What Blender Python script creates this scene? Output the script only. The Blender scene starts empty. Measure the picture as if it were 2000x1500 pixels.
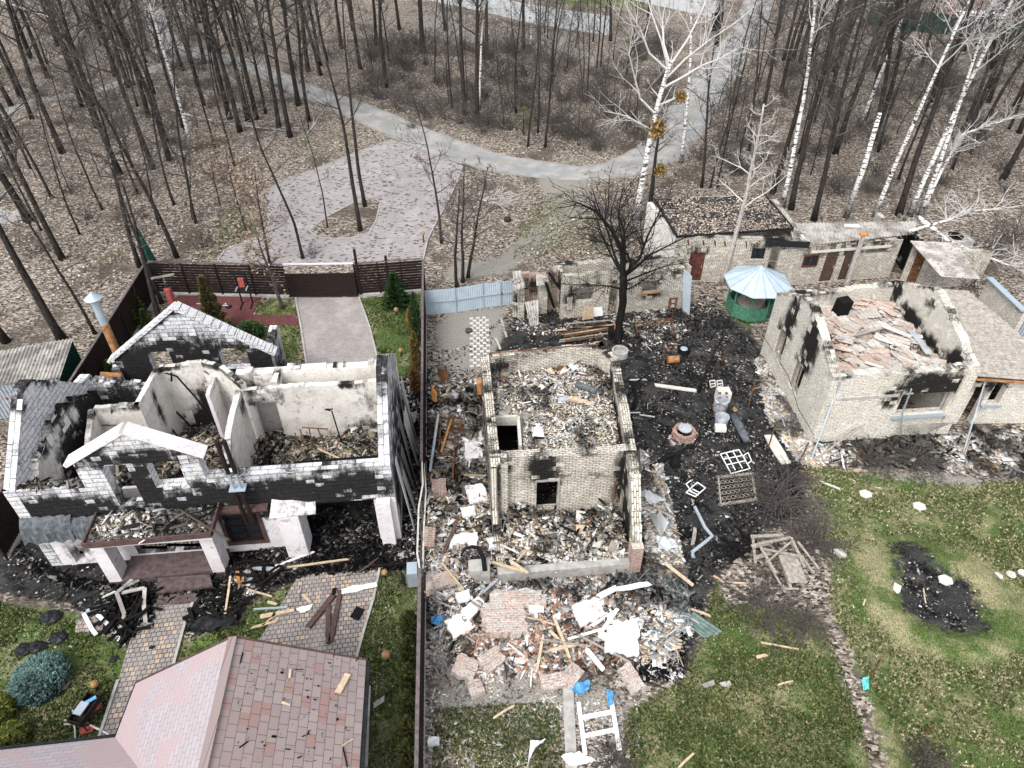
import bpy, math, random
import numpy as np
from mathutils import Vector, Matrix
random.seed(7); RN = np.random.RandomState(7)
C = bpy.context.scene.collection
# ---------------------------------------------------------------- camera, sky, sun, exposure
CAM_H = 22.0; PITCH = math.radians(39.5); FPX = 1387.0
cam = bpy.data.objects.new('camera', bpy.data.cameras.new('camera')); C.objects.link(cam)
cam.location = (0, 0, CAM_H); cam.rotation_euler = (math.pi/2 - PITCH, 0, 0)
cam.data.sensor_width = 36; cam.data.lens = FPX/2000*36; cam.data.clip_start = .5; cam.data.clip_end = 3000
bpy.context.scene.camera = cam
SUN_EL, SUN_AZ = math.radians(52), math.radians(208)      # azimuth clockwise from +Y (away from the camera)
w = bpy.data.worlds.new('World'); bpy.context.scene.world = w; w.use_nodes = True
nt = w.node_tree; bg = nt.nodes['Background']
sky = nt.nodes.new('ShaderNodeTexSky'); sky.sky_type = 'NISHITA'; sky.sun_disc = False
sky.sun_elevation = SUN_EL; sky.sun_rotation = SUN_AZ; sky.dust_density = 3; sky.air_density = 1.0; sky.ozone_density = 1.0
hs = nt.nodes.new('ShaderNodeHueSaturation'); hs.inputs['Saturation'].default_value = .25
nt.links.new(sky.outputs[0], hs.inputs['Color']); nt.links.new(hs.outputs[0], bg.inputs[0]); bg.inputs[1].default_value = .15
sl = bpy.data.lights.new('sun', 'SUN'); sl.energy = .8; sl.angle = math.radians(25); sl.color = (1, .96, .9)
sun = bpy.data.objects.new('sun', sl); C.objects.link(sun)
sd = Vector((math.sin(SUN_AZ)*math.cos(SUN_EL), math.cos(SUN_AZ)*math.cos(SUN_EL), math.sin(SUN_EL)))
sun.rotation_euler = sd.to_track_quat('Z', 'Y').to_euler()
vs = bpy.context.scene.view_settings; vs.view_transform = 'Standard'; vs.look = 'None'; vs.gamma = 1; vs.exposure = 1.25
# ---------------------------------------------------------------- where things stand: survey point -> world metres
_cp, _sp = math.cos(PITCH), math.sin(PITCH)
def W(u, v, z=0.0):
    dx = (u-1000)/FPX; dy = (750-v)/FPX
    d = Vector((dx, _cp+dy*_sp, -_sp+dy*_cp)); t = (z-CAM_H)/d.z
    return Vector((d.x*t, d.y*t, z))
def XY(u, v, z=0.0):
    p = W(u, v, z); return (p.x, p.y)
def ZH(u, v, zb, vt):          # height reached at row vt by a vertical standing at (u,v,zb)
    p = W(u, v, zb); a = PITCH+math.atan((vt-750)/FPX); return CAM_H-p.y*math.tan(a)
def px(p):                     # metres covered by one survey pixel at p
    return (p.y*_cp+(CAM_H-p.z)*_sp)/FPX
ROT = math.radians(5.6)        # the plots are turned a little against the view
E1 = Vector((math.cos(ROT), math.sin(ROT), 0)); E2 = Vector((-math.sin(ROT), math.cos(ROT), 0)); UP = Vector((0, 0, 1))
# ---------------------------------------------------------------- tags
def tag(o, label=None, cat=None, group=None, kind=None):
    if label: o['label'] = label
    if cat: o['category'] = cat
    if group: o['group'] = group
    if kind: o['kind'] = kind
    return o
def thing(name, label, cat, loc=(0, 0, 0), group=None, rz=0):
    o = bpy.data.objects.new(name, None); C.objects.link(o); o.location = loc; o.rotation_euler = (0, 0, rz)
    return tag(o, label, cat, group)
def dup(root, loc=None, rz=None, s=None, label=None, group=None):
    r = root.copy(); C.objects.link(r)
    if loc is not None: r.location = loc
    if rz is not None: r.rotation_euler = (root.rotation_euler[0], root.rotation_euler[1], rz)
    if s is not None: r.scale = s if hasattr(s, '__len__') else (s, s, s)
    if label: r['label'] = label
    if group: r['group'] = group
    for ch in list(root.children):
        c = ch.copy(); C.objects.link(c); c.parent = r
        for g in ch.children:
            d = g.copy(); C.objects.link(d); d.parent = c
    return r
# ---------------------------------------------------------------- mesh builder
def rotm(rx=0, ry=0, rz=0): return Matrix.Rotation(rz, 3, 'Z') @ Matrix.Rotation(ry, 3, 'Y') @ Matrix.Rotation(rx, 3, 'X')
SOOTY = {'aerated_block', 'silicate_brick', 'white_brick', 'red_brick', 'old_plaster', 'white_render'}
class MB:
    def __init__(s): s.v = []; s.f = []; s.uv = []; s.c = []; s.mi = []
    def add(s, vs, fs, col=(1, 1, 1), uvs=None, mi=0):
        b = len(s.v); s.v += [tuple(p) for p in vs]; s.c += [col]*len(vs)
        s.uv += uvs if uvs else [(p[0], p[2]) for p in s.v[b:]]
        for f in fs: s.f.append(tuple(i+b for i in f)); s.mi.append(mi)
    def box(s, c, size, R=None, col=(1, 1, 1), mi=0, taper=0.0):
        hx, hy, hz = size[0]/2, size[1]/2, size[2]/2; c = Vector(c); vs = []
        for z in (-1, 1):
            k = 1-taper if z > 0 else 1
            for x, y in ((-1, -1), (1, -1), (1, 1), (-1, 1)):
                p = Vector((x*hx*k, y*hy*k, z*hz)); vs.append(c+(R @ p if R else p))
        s.add(vs, [(3, 2, 1, 0), (4, 5, 6, 7), (0, 1, 5, 4), (1, 2, 6, 5), (2, 3, 7, 6), (3, 0, 4, 7)], col, mi=mi)
    def bar(s, a, b, wd, ht, col=(1, 1, 1), up=UP, mi=0):    # plank from a to b
        a, b = Vector(a), Vector(b); d = (b-a); L = d.length
        if L < 1e-6: return
        d /= L; x = d.cross(up)
        if x.length < 1e-4: x = d.cross(Vector((1, 0, 0)))
        x.normalize(); z = x.cross(d); R = Matrix((x, d, z)).transposed()
        s.box((a+b)/2, (wd, L, ht), R, col, mi)
    def tube(s, pts, rad, n=6, col=(1, 1, 1), cap=True, mi=0):
        pts = [Vector(p) for p in pts]; m = len(pts)
        if not hasattr(rad, '__len__'): rad = [rad]*m
        ref = None; vs = []; uvs = []; L = 0
        for i, p in enumerate(pts):
            t = (pts[min(i+1, m-1)]-pts[max(i-1, 0)]).normalized()
            if ref is None:
                ref = t.cross(Vector((0, 0, 1)) if abs(t.z) < .9 else Vector((1, 0, 0))).normalized()
            else:
                ref = (ref-t*ref.dot(t)); ref = ref.normalized() if ref.length > 1e-5 else t.orthogonal().normalized()
            y = t.cross(ref)
            if i: L += (p-pts[i-1]).length
            for k in range(n):
                a = 2*math.pi*k/n; vs.append(p+(ref*math.cos(a)+y*math.sin(a))*rad[i]); uvs.append((k/n, L))
        fs = [(i*n+k, i*n+(k+1) % n, (i+1)*n+(k+1) % n, (i+1)*n+k) for i in range(m-1) for k in range(n)]
        if cap: fs += [tuple(range(n-1, -1, -1)), tuple((m-1)*n+k for k in range(n))]
        s.add(vs, fs, col, uvs, mi)
    def lathe(s, c, prof, n=24, col=(1, 1, 1), mi=0, cap=True):
        c = Vector(c); vs = [c+Vector((r*math.cos(2*math.pi*k/n), r*math.sin(2*math.pi*k/n), z)) for r, z in prof for k in range(n)]
        fs = [(i*n+k, i*n+(k+1) % n, (i+1)*n+(k+1) % n, (i+1)*n+k) for i in range(len(prof)-1) for k in range(n)]
        if cap: fs += [tuple(range(n-1, -1, -1)), tuple((len(prof)-1)*n+k for k in range(n))]
        s.add(vs, fs, col, mi=mi)
    def poly(s, pts, z0, z1, col=(1, 1, 1), mi=0):           # upright prism over an outline (counter-clockwise or not)
        a = sum(pts[i][0]*pts[(i+1) % len(pts)][1]-pts[(i+1) % len(pts)][0]*pts[i][1] for i in range(len(pts)))
        if a < 0: pts = pts[::-1]
        n = len(pts); vs = [(p[0], p[1], z0) for p in pts]+[(p[0], p[1], z1) for p in pts]
        s.add(vs, [tuple(range(n, 2*n))]+[(i, (i+1) % n, n+(i+1) % n, n+i) for i in range(n)], col, [(p[0], p[1]) for p in pts]*2, mi)
    def slab(s, c4, th, col=(1, 1, 1), mi=0):                # a sheet through 4 points, thickened along its normal
        a, b, c, d = [Vector(p) for p in c4]; n = (b-a).cross(d-a).normalized()*th
        L1 = (b-a).length; L2 = (d-a).length
        s.add([a, b, c, d, a-n, b-n, c-n, d-n], [(0, 1, 2, 3), (7, 6, 5, 4), (0, 4, 5, 1), (1, 5, 6, 2), (2, 6, 7, 3), (3, 7, 4, 0)], col,
              [(0, 0), (L1, 0), (L1, L2), (0, L2)]*2, mi)
    def build(s, name, mat, parent=None, smooth=False):
        me = bpy.data.meshes.new(name); me.from_pydata(s.v, [], s.f)
        n = len(me.loops); li = np.empty(n, np.int32); me.loops.foreach_get('vertex_index', li)
        uv = me.uv_layers.new(name='UVMap'); U = np.array(s.uv, np.float32)[li]; uv.data.foreach_set('uv', U.ravel())
        ca = me.color_attributes.new('Col', 'FLOAT_COLOR', 'POINT')
        cc = np.ones((len(s.v), 4), np.float32); cc[:, :3] = np.array(s.c, np.float32).reshape(-1, 3)
        if not isinstance(mat, (list, tuple)) and mat.name in SOOTY and all(c == (1, 1, 1) for c in s.c): cc[:, :3] = .12
        ca.data.foreach_set('color', cc.ravel())
        for m in (mat if isinstance(mat, (list, tuple)) else [mat]): me.materials.append(m)
        if any(s.mi): me.polygons.foreach_set('material_index', np.array(s.mi, np.int32))
        if smooth: me.polygons.foreach_set('use_smooth', np.ones(len(me.polygons), bool))
        me.update(); o = bpy.data.objects.new(name, me); C.objects.link(o)
        if parent: put_under(o, parent)
        return o
def put_under(o, parent):       # meshes made in world metres keep their place under a thing
    o.parent = parent
    M = Matrix.Identity(4); chain = []; q = parent
    while q: chain.append(q); q = q.parent
    for q in reversed(chain): M = M @ q.matrix_parent_inverse @ Matrix.LocRotScale(q.location, q.rotation_euler, q.scale)
    if o.get('local') is None: o.matrix_parent_inverse = M.inverted()
def np_mesh(name, V, F, col, mat, parent=None):    # bulk quads, per-vertex colour
    me = bpy.data.meshes.new(name); k = F.shape[1]
    me.vertices.add(len(V)); me.vertices.foreach_set('co', V.astype(np.float32).ravel())
    me.loops.add(F.size); me.loops.foreach_set('vertex_index', F.astype(np.int32).ravel())
    me.polygons.add(len(F)); me.polygons.foreach_set('loop_start', np.arange(0, F.size, k, dtype=np.int32))
    me.polygons.foreach_set('loop_total', np.full(len(F), k, np.int32))
    ca = me.color_attributes.new('Col', 'FLOAT_COLOR', 'POINT')
    cc = np.ones((len(V), 4), np.float32); cc[:, :3] = col; ca.data.foreach_set('color', cc.ravel())
    me.materials.append(mat); me.update(); me.validate()
    o = bpy.data.objects.new(name, me); C.objects.link(o)
    if parent: put_under(o, parent)
    return o
# ---------------------------------------------------------------- numpy noise, outlines
_perm = RN.rand(256, 256)
def vnoise(x, y, sc, off=0):
    x = np.asarray(x)*sc+off*17.3+500; y = np.asarray(y)*sc+off*9.1+500
    xi = np.floor(x).astype(int); yi = np.floor(y).astype(int); fx = x-xi; fy = y-yi
    fx = fx*fx*(3-2*fx); fy = fy*fy*(3-2*fy); g = lambda a, b: _perm[a % 256, b % 256]
    return (g(xi, yi)*(1-fx)+g(xi+1, yi)*fx)*(1-fy)+(g(xi, yi+1)*(1-fx)+g(xi+1, yi+1)*fx)*fy
def fbm(x, y, sc, off=0, o=3):
    r = 0; a = 1; t = 0
    for i in range(o): r = r+vnoise(x, y, sc*2**i, off+i)*a; t += a; a *= .5
    return r/t
def inpoly(x, y, P):
    c = np.zeros(np.shape(x), bool); n = len(P)
    for i in range(n):
        x1, y1 = P[i]; x2, y2 = P[(i+1) % n]
        if y1 == y2: continue
        c ^= ((y1 > y) != (y2 > y)) & (x < (x2-x1)*(y-y1)/(y2-y1)+x1)
    return c
def sdist(x, y, P):             # signed distance, positive inside
    d = np.full(np.shape(x), 1e9); n = len(P)
    for i in range(n):
        x1, y1 = P[i]; x2, y2 = P[(i+1) % n]; dx, dy = x2-x1, y2-y1
        t = np.clip(((x-x1)*dx+(y-y1)*dy)/(dx*dx+dy*dy+1e-9), 0, 1)
        d = np.minimum(d, np.hypot(x-x1-t*dx, y-y1-t*dy))
    return np.where(inpoly(x, y, P), d, -d)
def PL(pts, z=0): return [XY(u, v, z) for u, v in pts]
def pick(P, n, rs=RN, dens=None):    # n random points inside an outline
    P = np.array(P); lo, hi = P.min(0), P.max(0); out = np.zeros((0, 2))
    while len(out) < n:
        q = lo+rs.rand(max(n*2, 64), 2)*(hi-lo); m = inpoly(q[:, 0], q[:, 1], P)
        if dens is not None: m &= rs.rand(len(q)) < dens(q[:, 0], q[:, 1])
        out = np.vstack([out, q[m]])
    return out[:n]
# ---------------------------------------------------------------- materials
class NT:
    def __init__(s, name):
        s.m = bpy.data.materials.new(name); s.m.use_nodes = True; s.t = s.m.node_tree; s.b = s.t.nodes['Principled BSDF']
        s.b.inputs['Specular IOR Level'].default_value = .08; s.b.inputs['Roughness'].default_value = .85
        s.co = s.t.nodes.new('ShaderNodeTexCoord')
    def n(s, ty, **k):
        x = s.t.nodes.new(ty)
        for a, b in k.items(): setattr(x, a, b)
        return x
    def L(s, a, b):
        if isinstance(a, (int, float)): b.default_value = a
        elif isinstance(a, tuple): b.default_value = (*a, 1) if len(a) == 3 and b.type == 'RGBA' else a
        else: s.t.links.new(a, b)
    def obj(s): return s.co.outputs['Object']
    def uv(s): return s.co.outputs['UV']
    def col(s): x = s.n('ShaderNodeAttribute'); x.attribute_name = 'Col'; return x
    def noise(s, sc, det=4, co=None, rough=.6, dist=0):
        x = s.n('ShaderNodeTexNoise'); s.L(co or s.obj(), x.inputs['Vector']); x.inputs['Scale'].default_value = sc
        x.inputs['Detail'].default_value = det; x.inputs['Roughness'].default_value = rough; x.inputs['Distortion'].default_value = dist; return x.outputs[0]
    def vor(s, sc, co=None, out='Color', feat='F1', rnd=1):
        x = s.n('ShaderNodeTexVoronoi', feature=feat); s.L(co or s.obj(), x.inputs['Vector']); x.inputs['Scale'].default_value = sc
        x.inputs['Randomness'].default_value = rnd; return x.outputs[out]
    def mapp(s, co, scale=(1, 1, 1), rot=(0, 0, 0)):
        x = s.n('ShaderNodeMapping'); s.L(co, x.inputs[0]); x.inputs['Scale'].default_value = scale; x.inputs['Rotation'].default_value = rot; return x.outputs[0]
    def brick(s, co, w, h, mort, c1, c2, cm, off=.5):
        x = s.n('ShaderNodeTexBrick'); s.L(co, x.inputs['Vector']); x.offset = off
        for k, v in (('Color1', c1), ('Color2', c2), ('Mortar', cm)): s.L(v, x.inputs[k])
        x.inputs['Scale'].default_value = 1; x.inputs['Mortar Size'].default_value = mort; x.inputs['Mortar Smooth'].default_value = .3
        x.inputs['Brick Width'].default_value = w; x.inputs['Row Height'].default_value = h; return x
    def ramp(s, f, stops, interp='LINEAR'):
        x = s.n('ShaderNodeValToRGB'); s.L(f, x.inputs[0]); e = x.color_ramp.elements; x.color_ramp.interpolation = interp
        while len(e) < len(stops): e.new(.5)
        for q, (p, c) in zip(e, stops): q.position = p; q.color = (*c, 1) if hasattr(c, '__len__') else (c, c, c, 1)
        return x.outputs[0]
    def mix(s, f, a, b, mode='MIX'):
        x = s.n('ShaderNodeMix', data_type='RGBA', blend_type=mode); s.L(f, x.inputs[0]); s.L(a, x.inputs[6]); s.L(b, x.inputs[7]); return x.outputs[2]
    def math(s, op, a, b=0, clamp=False):
        x = s.n('ShaderNodeMath', operation=op, use_clamp=clamp); s.L(a, x.inputs[0]); s.L(b, x.inputs[1]); return x.outputs[0]
    def step(s, f, lo, hi):
        x = s.n('ShaderNodeMapRange', interpolation_type='SMOOTHSTEP'); s.L(f, x.inputs[0]); x.inputs[1].default_value = lo; x.inputs[2].default_value = hi; return x.outputs[0]
    def sep(s, c): x = s.n('ShaderNodeSeparateColor'); s.L(c, x.inputs[0]); return x.outputs
    def bump(s, h, st=.5, d=.05):
        x = s.n('ShaderNodeBump'); s.L(h, x.inputs['Height']); x.inputs['Strength'].default_value = st; x.inputs['Distance'].default_value = d
        s.L(x.outputs[0], s.b.inputs['Normal'])
    def out(s, c, rough=None, metal=None):
        s.L(c, s.b.inputs['Base Color'])
        if rough is not None: s.L(rough, s.b.inputs['Roughness'])
        if metal is not None: s.b.inputs['Metallic'].default_value = metal
        return s.m
def sooty(s, base, hard=1.0):       # real soot marks: Col.r holds where fire licked the surface
    a = s.sep(s.col().outputs['Color'])[0]
    n = s.noise(2.6, 8, rough=.82); n2 = s.noise(1.0, 5, s.mapp(s.uv(), (4.5, .7, 1)), .7)
    e = s.math('ADD', s.math('MULTIPLY', s.math('SUBTRACT', n, .5), 1.7), s.math('MULTIPLY', s.math('SUBTRACT', n2, .5), 1.1))
    wn = s.n('ShaderNodeTexWhiteNoise', noise_dimensions='2D'); q = s.n('ShaderNodeVectorMath', operation='SNAP'); s.L(s.uv(), q.inputs[0]); q.inputs[1].default_value = (.3, .2, 1); s.L(q.outputs[0], wn.inputs['Vector'])
    e = s.math('SUBTRACT', e, s.math('MULTIPLY', s.step(wn.outputs['Value'], .7, 1.0), .6))
    f = s.math('ADD', a, s.math('MULTIPLY', e, s.math('MULTIPLY', a, 2.2, True)))
    f = s.step(f, .1, .8); fl = s.noise(1.0, 5, s.mapp(s.uv(), (4, 17, 1)), .75); lim = s.math('MULTIPLY', s.math('SUBTRACT', fl, .5), 1.5)
    f = s.math('ADD', f, s.math('MULTIPLY', lim, s.math('MULTIPLY', f, s.math('SUBTRACT', 1.12, f))), True)
    c = s.mix(s.math('MULTIPLY', f, .985), base, s.mix(s.noise(9, 3), (.003, .003, .0035), (.016, .015, .0145)))
    h = s.noise(30, 3)
    sp = s.step(s.noise(7, 6, rough=.75), .6, .66)          # flaked spots
    return s.mix(s.math('MULTIPLY', sp, .55), c, (.07, .06, .055)), h
def m_wall(name, w, h, mort, c1, c2, cm, dirt=(.30, .25, .19)):
    s = NT(name); b = s.brick(s.uv(), w, h, mort, c1, c2, cm)
    c = s.mix(s.math('MULTIPLY', s.step(s.noise(1.3, 5), .5, .75), .55), b.outputs[0], dirt)
    c = s.mix(s.math('MULTIPLY', s.step(s.noise(14, 7, rough=.85), .48, .58), .62), c, (.13, .115, .10))
    c = s.mix(s.math('MULTIPLY', s.step(s.noise(2.6, 7, rough=.8), .5, .62), .5), c, tuple(min(.8, x*1.25) for x in c1))
    c, hh = sooty(s, c); s.bump(s.math('ADD', s.math('MULTIPLY', b.outputs[1], -1), s.math('MULTIPLY', hh, .8)), .9, .02); return s.out(c)
M = {}
M['block'] = m_wall('aerated_block', .6, .2, .012, (.68, .68, .70), (.56, .57, .60), (.10, .10, .10), (.48, .44, .38))
M['brick'] = m_wall('silicate_brick', .25, .09, .015, (.68, .64, .56), (.56, .51, .43), (.13, .115, .10), (.36, .32, .27))
M['brick_white'] = m_wall('white_brick', .25, .085, .010, (.74, .70, .62), (.66, .62, .54), (.34, .31, .27), (.5, .47, .4))
M['mortarbrick'] = m_wall('mortared_brick', .25, .085, .022, (.40, .25, .19), (.52, .45, .40), (.5, .47, .44), (.62, .6, .57))
M['redbrick'] = m_wall('red_brick', .25, .085, .014, (.38, .20, .145), (.33, .22, .18), (.5, .47, .43), (.5, .45, .42))
def m_plaster(name, a, b):
    s = NT(name); c = s.mix(s.step(s.noise(.9, 6, rough=.7), .42, .66), a, b)
    c = s.mix(s.math('MULTIPLY', s.step(s.noise(3, 6, rough=.7), .58, .64), .6), c, (.26, .2, .15))
    cr = s.step(s.vor(2.2, out='Distance', feat='DISTANCE_TO_EDGE'), 0, .012); c = s.mix(s.math('MULTIPLY', s.math('SUBTRACT', 1, cr), .5), c, (.12, .1, .09))
    c, h = sooty(s, c); s.bump(h, .3, .01); return s.out(c)
M['plaster'] = m_plaster('old_plaster', (.66, .64, .6), (.5, .46, .42))
M['render'] = m_plaster('white_render', (.66, .635, .65), (.58, .55, .56))
def simple(name, c, rough=.8, metal=0, var=.25, sc=6, bump=.2, rust=0):
    s = NT(name); d = tuple(x*(1-var) for x in c); k = tuple(min(1, x*(1+var)) for x in c)
    q = s.mix(s.step(s.noise(sc, 5), .3, .7), d, k)
    if rust: q = s.mix(s.step(s.noise(3.2, 6, rough=.7), .62-rust*.3, .70-rust*.2), q, (.30, .11, .035))
    s.bump(s.noise(sc*5, 3), bump, .01); return s.out(q, rough, metal)
M['brown'] = simple('brown_steel', (.022, .015, .014), .45, .0, .2)
M['brownwood'] = simple('stained_beam', (.085, .055, .05), .7)
M['roofmetal'] = simple('galvanised', (.42, .46, .5), .45, .3, .15, 3, rust=.15)
M['zinc'] = simple('zinc', (.36, .42, .47), .4, .3, .08, 2)
M['paleblue'] = simple('pale_blue_sheet', (.37, .44, .50), .5, 0, .08, 2)
M['rust'] = simple('rusty_iron', (.13, .065, .035), .85, 0, .5, 9)
M['rustlight'] = simple('rust_orange', (.42, .20, .07), .8, 0, .3, 5)
M['char'] = simple('charred_wood', (.010, .0095, .009), .9, 0, .5, 12)
M['black'] = simple('black_paint', (.015, .016, .018), .6, 0, .3)
M['concrete'] = simple('concrete', (.34, .33, .31), .9, 0, .2, 4)
M['whiteconc'] = simple('pale_concrete', (.46, .48, .50), .9, 0, .14, 1.2)
M['slabconc'] = simple('slab_concrete', (.5, .49, .44), .9, 0, .15, 6)
M['wood'] = simple('fresh_wood', (.46, .36, .25), .8, 0, .2, 7)
M['greywood'] = simple('weathered_wood', (.27, .245, .21), .9, 0, .3, 8)
M['rustdull'] = simple('dull_rust', (.27, .14, .065), .8, 0, .4, 5)
M['boards'] = simple('weathered_roof_boards', (.30, .275, .245), .9, 0, .3, 5)
M['white'] = simple('white_paint', (.68, .68, .68), .6, 0, .05)
M['green'] = simple('green_paint', (.06, .17, .11), .7, 0, .3, 7)
M['gsheet'] = simple('green_grey_sheet', (.12, .17, .15), .6, 0, .3)
M['zincdark'] = simple('scorched_zinc', (.09, .10, .11), .6, 0, .4)
M['darkgreen'] = simple('dark_green_mesh', (.012, .045, .035), .8, 0, .3)
M['blueplastic'] = simple('blue_plastic', (.10, .30, .55), .5, 0, .3)
M['cyan'] = simple('turquoise_foil', (.15, .55, .55), .5, 0, .3)
M['glass'] = simple('dark_glass', (.02, .025, .03), .12, 0, .2)
M['globe'] = simple('amber_glass', (.28, .18, .08), .15, 0, .2)
M['tarp'] = simple('black_foil', (.018, .02, .022), .35, 0, .3)
M['redbag'] = simple('red_leather', (.33, .08, .07), .6, 0, .5, 18)
M['darkdoor'] = simple('dark_red_door', (.09, .035, .03), .7, 0, .4, 3)
M['browndoor'] = simple('brown_plank_door', (.075, .05, .038), .8, 0, .3, 9)
M['deck'] = simple('porch_tiles', (.10, .075, .075), .6, 0, .3, 5)
M['felt'] = simple('roofing_felt', (.035, .035, .038), .9, 0, .3, 5)
def m_col(name, var=.35, sc=14, rough=.85, bump=.4):
    s = NT(name); a = s.col().outputs['Color']; q = s.mix(s.ramp(s.noise(sc, 5, rough=.7), [(.35, 0), (.65, 1)]), s.mix(1.0, a, (1-var,)*3, 'MULTIPLY'), a)
    s.bump(s.noise(sc*2, 3), bump, .01); return s.out(q, rough)
M['col'] = m_col('scraps'); M['leafcol'] = m_col('leaves', .2, 3, .9, 0)
def m_asbestos():
    s = NT('asbestos_sheet'); c = s.mix(s.step(s.noise(1.2, 6), .4, .62), (.40, .38, .355), (.22, .20, .185))
    c = s.mix(s.step(s.noise(5, 6, rough=.75), .56, .62), c, (.085, .075, .06)); s.bump(s.noise(20, 3), .3, .01); return s.out(c)
M['asbestos'] = m_asbestos()
def m_rubble():
    s = NT('ash_rubble'); v = s.sep(s.vor(11))[0]; v2 = s.sep(s.vor(26))[0]
    c = s.ramp(v, [(0, (.02, .02, .02)), (.22, (.10, .09, .08)), (.42, (.30, .28, .25)), (.6, (.55, .53, .49)), (.8, (.7, .69, .67)), (.9, (.38, .27, .15))], 'CONSTANT')
    c2 = s.ramp(v2, [(0, (.015, .015, .015)), (.3, (.2, .185, .16)), (.55, (.5, .49, .46)), (.8, (.72, .71, .7))], 'CONSTANT')
    c = s.mix(s.step(s.noise(3, 3), .45, .55), c, c2)
    a = s.col().outputs['Color']; c = s.mix(1.0, c, a, 'MULTIPLY')
    s.bump(s.math('ADD', s.vor(11, out='Distance'), s.noise(18, 3)), 1, .08); return s.out(c)
M['rubble'] = m_rubble()
def m_ground():
    s = NT('ground'); at = s.col(); R, G, B = s.sep(at.outputs['Color'])[:3]
    # leaf litter
    lv = s.vor(8, s.mapp(s.obj(), (1, 1.7, 1), (0, 0, .6)), rnd=1); lr = s.sep(lv)[0]
    leaf = s.ramp(lr, [(0, (.03, .025, .021)), (.2, (.10, .085, .072)), (.42, (.22, .19, .16)), (.62, (.33, .285, .24)), (.84, (.45, .40, .345))], 'CONSTANT')
    leaf = s.mix(s.step(s.noise(2.5, 8, rough=.8), .5, .6), leaf, (.12, .09, .07))
    leaf = s.mix(s.step(s.noise(.25, 5), .5, .66), leaf, s.mix(s.noise(12, 3), (.06, .05, .04), (.12, .10, .085)))
    leaf = s.mix(s.math('MULTIPLY', s.step(s.noise(.5, 6, rough=.7), .6, .7), .7), leaf, (.10, .13, .05))
    # lawn
    gn = s.noise(26, 4, s.mapp(s.obj(), (1, .5, 1), (0, 0, .4)), .8)
    gr = s.ramp(gn, [(.36, (.020, .040, .012)), (.5, (.06, .095, .026)), (.64, (.15, .18, .065))])
    dry = s.ramp(gn, [(.36, (.09, .085, .04)), (.5, (.22, .205, .11)), (.64, (.38, .35, .22))])
    gr = s.mix(s.step(s.noise(.42, 6, rough=.75), .44, .62), gr, dry)
    # burnt earth with pale crumbs
    sp = s.sep(s.vor(15))[0]; bu = s.ramp(sp, [(0, (.005, .005, .0055)), (.5, (.014, .0135, .0135)), (.8, (.04, .038, .036)), (.95, (.22, .21, .20)), (.985, (.5, .49, .48))], 'CONSTANT')
    bu = s.mix(s.step(s.noise(1.4, 5), .4, .62), bu, s.ramp(s.noise(30, 5, rough=.8), [(.38, .008), (.55, .04), (.66, .13)]))
    bu = s.mix(s.math('MULTIPLY', s.step(s.noise(.5, 6, rough=.75), .5, .68), .6), bu, s.ramp(s.noise(22, 5, rough=.8), [(.36, (.03, .027, .024)), (.62, (.16, .15, .14))]))
    # bare gravelly soil
    so = s.ramp(s.noise(16, 6, rough=.8), [(.36, (.10, .09, .08)), (.5, (.24, .225, .20)), (.62, (.38, .36, .33))])
    c = leaf
    e = s.math('MULTIPLY', s.math('SUBTRACT', s.noise(3.5, 6, rough=.7), .5), .9)
    for f, col in ((B, so), (R, gr), (G, bu)):
        c = s.mix(s.step(s.math('ADD', f, e), .38, .62), c, col)
    s.bump(s.math('ADD', s.noise(22, 5), lr), .7, .05); return s.out(c, .95)
M['ground'] = m_ground()
def m_road():
    s = NT('gravel'); n = s.noise(.7, 6, s.mapp(s.obj(), (1, 1, 1)), .6)
    c = s.mix(s.step(n, .4, .65), (.25, .26, .26), (.37, .36, .345)); c = s.mix(s.math('MULTIPLY', s.step(s.noise(30, 4), .4, .65), .45), c, (.14, .135, .13))
    c = s.mix(s.col().outputs['Color'], (.23, .2, .15), c); s.bump(s.noise(40, 3), .5, .02); return s.out(c, .95)
M['road'] = m_road()
def m_paver(name, w, h, c1, c2, cm, acc=None, rot=0, leaves=0, sc=1):
    s = NT(name); co = s.mapp(s.obj(), (1, 1, 1), (0, 0, rot)); b = s.brick(co, w, h, .012*sc, c1, c2, cm)
    c = b.outputs[0]
    if acc:
        k = s.n('ShaderNodeTexWhiteNoise', noise_dimensions='2D'); q = s.n('ShaderNodeVectorMath', operation='SNAP')
        s.L(co, q.inputs[0]); q.inputs[1].default_value = (w, h, 1); s.L(q.outputs[0], k.inputs['Vector'])
        m = s.math('MULTIPLY', s.step(k.outputs['Value'], .8, .81), s.math('SUBTRACT', 1, b.outputs[1])); c = s.mix(m, c, acc)
    c = s.mix(s.math('MULTIPLY', s.step(s.noise(.8, 5), .45, .7), .35), c, tuple(min(1, x*1.35) for x in c1))
    if leaves:
        c = s.mix(s.step(s.sep(s.vor(5, s.mapp(s.obj(), (1, 1.6, 1))))[0], .93-leaves, .94-leaves), c, (.12, .09, .075))
        c = s.mix(s.math('MULTIPLY', s.step(s.noise(9, 5, rough=.8), .55, .62), .6), c, (.12, .10, .09))
    s.bump(s.math('MULTIPLY', b.outputs[1], -1), .6, .012); return s.out(c, .85)
M['paver'] = m_paver('drive_pavers', .2, .1, (.36, .33, .315), (.29, .26, .25), (.13, .115, .108), rot=-ROT)
M['plaza'] = m_paver('leafy_pavers', .24, .12, (.36, .34, .34), (.30, .28, .28), (.14, .125, .12), rot=-ROT, leaves=.06)
M['cobble'] = m_paver('old_town_pavers', .17, .17, (.27, .245, .23), (.23, .205, .195), (.07, .062, .056), (.40, .31, .24), rot=-ROT-.05, sc=1.3)
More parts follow.
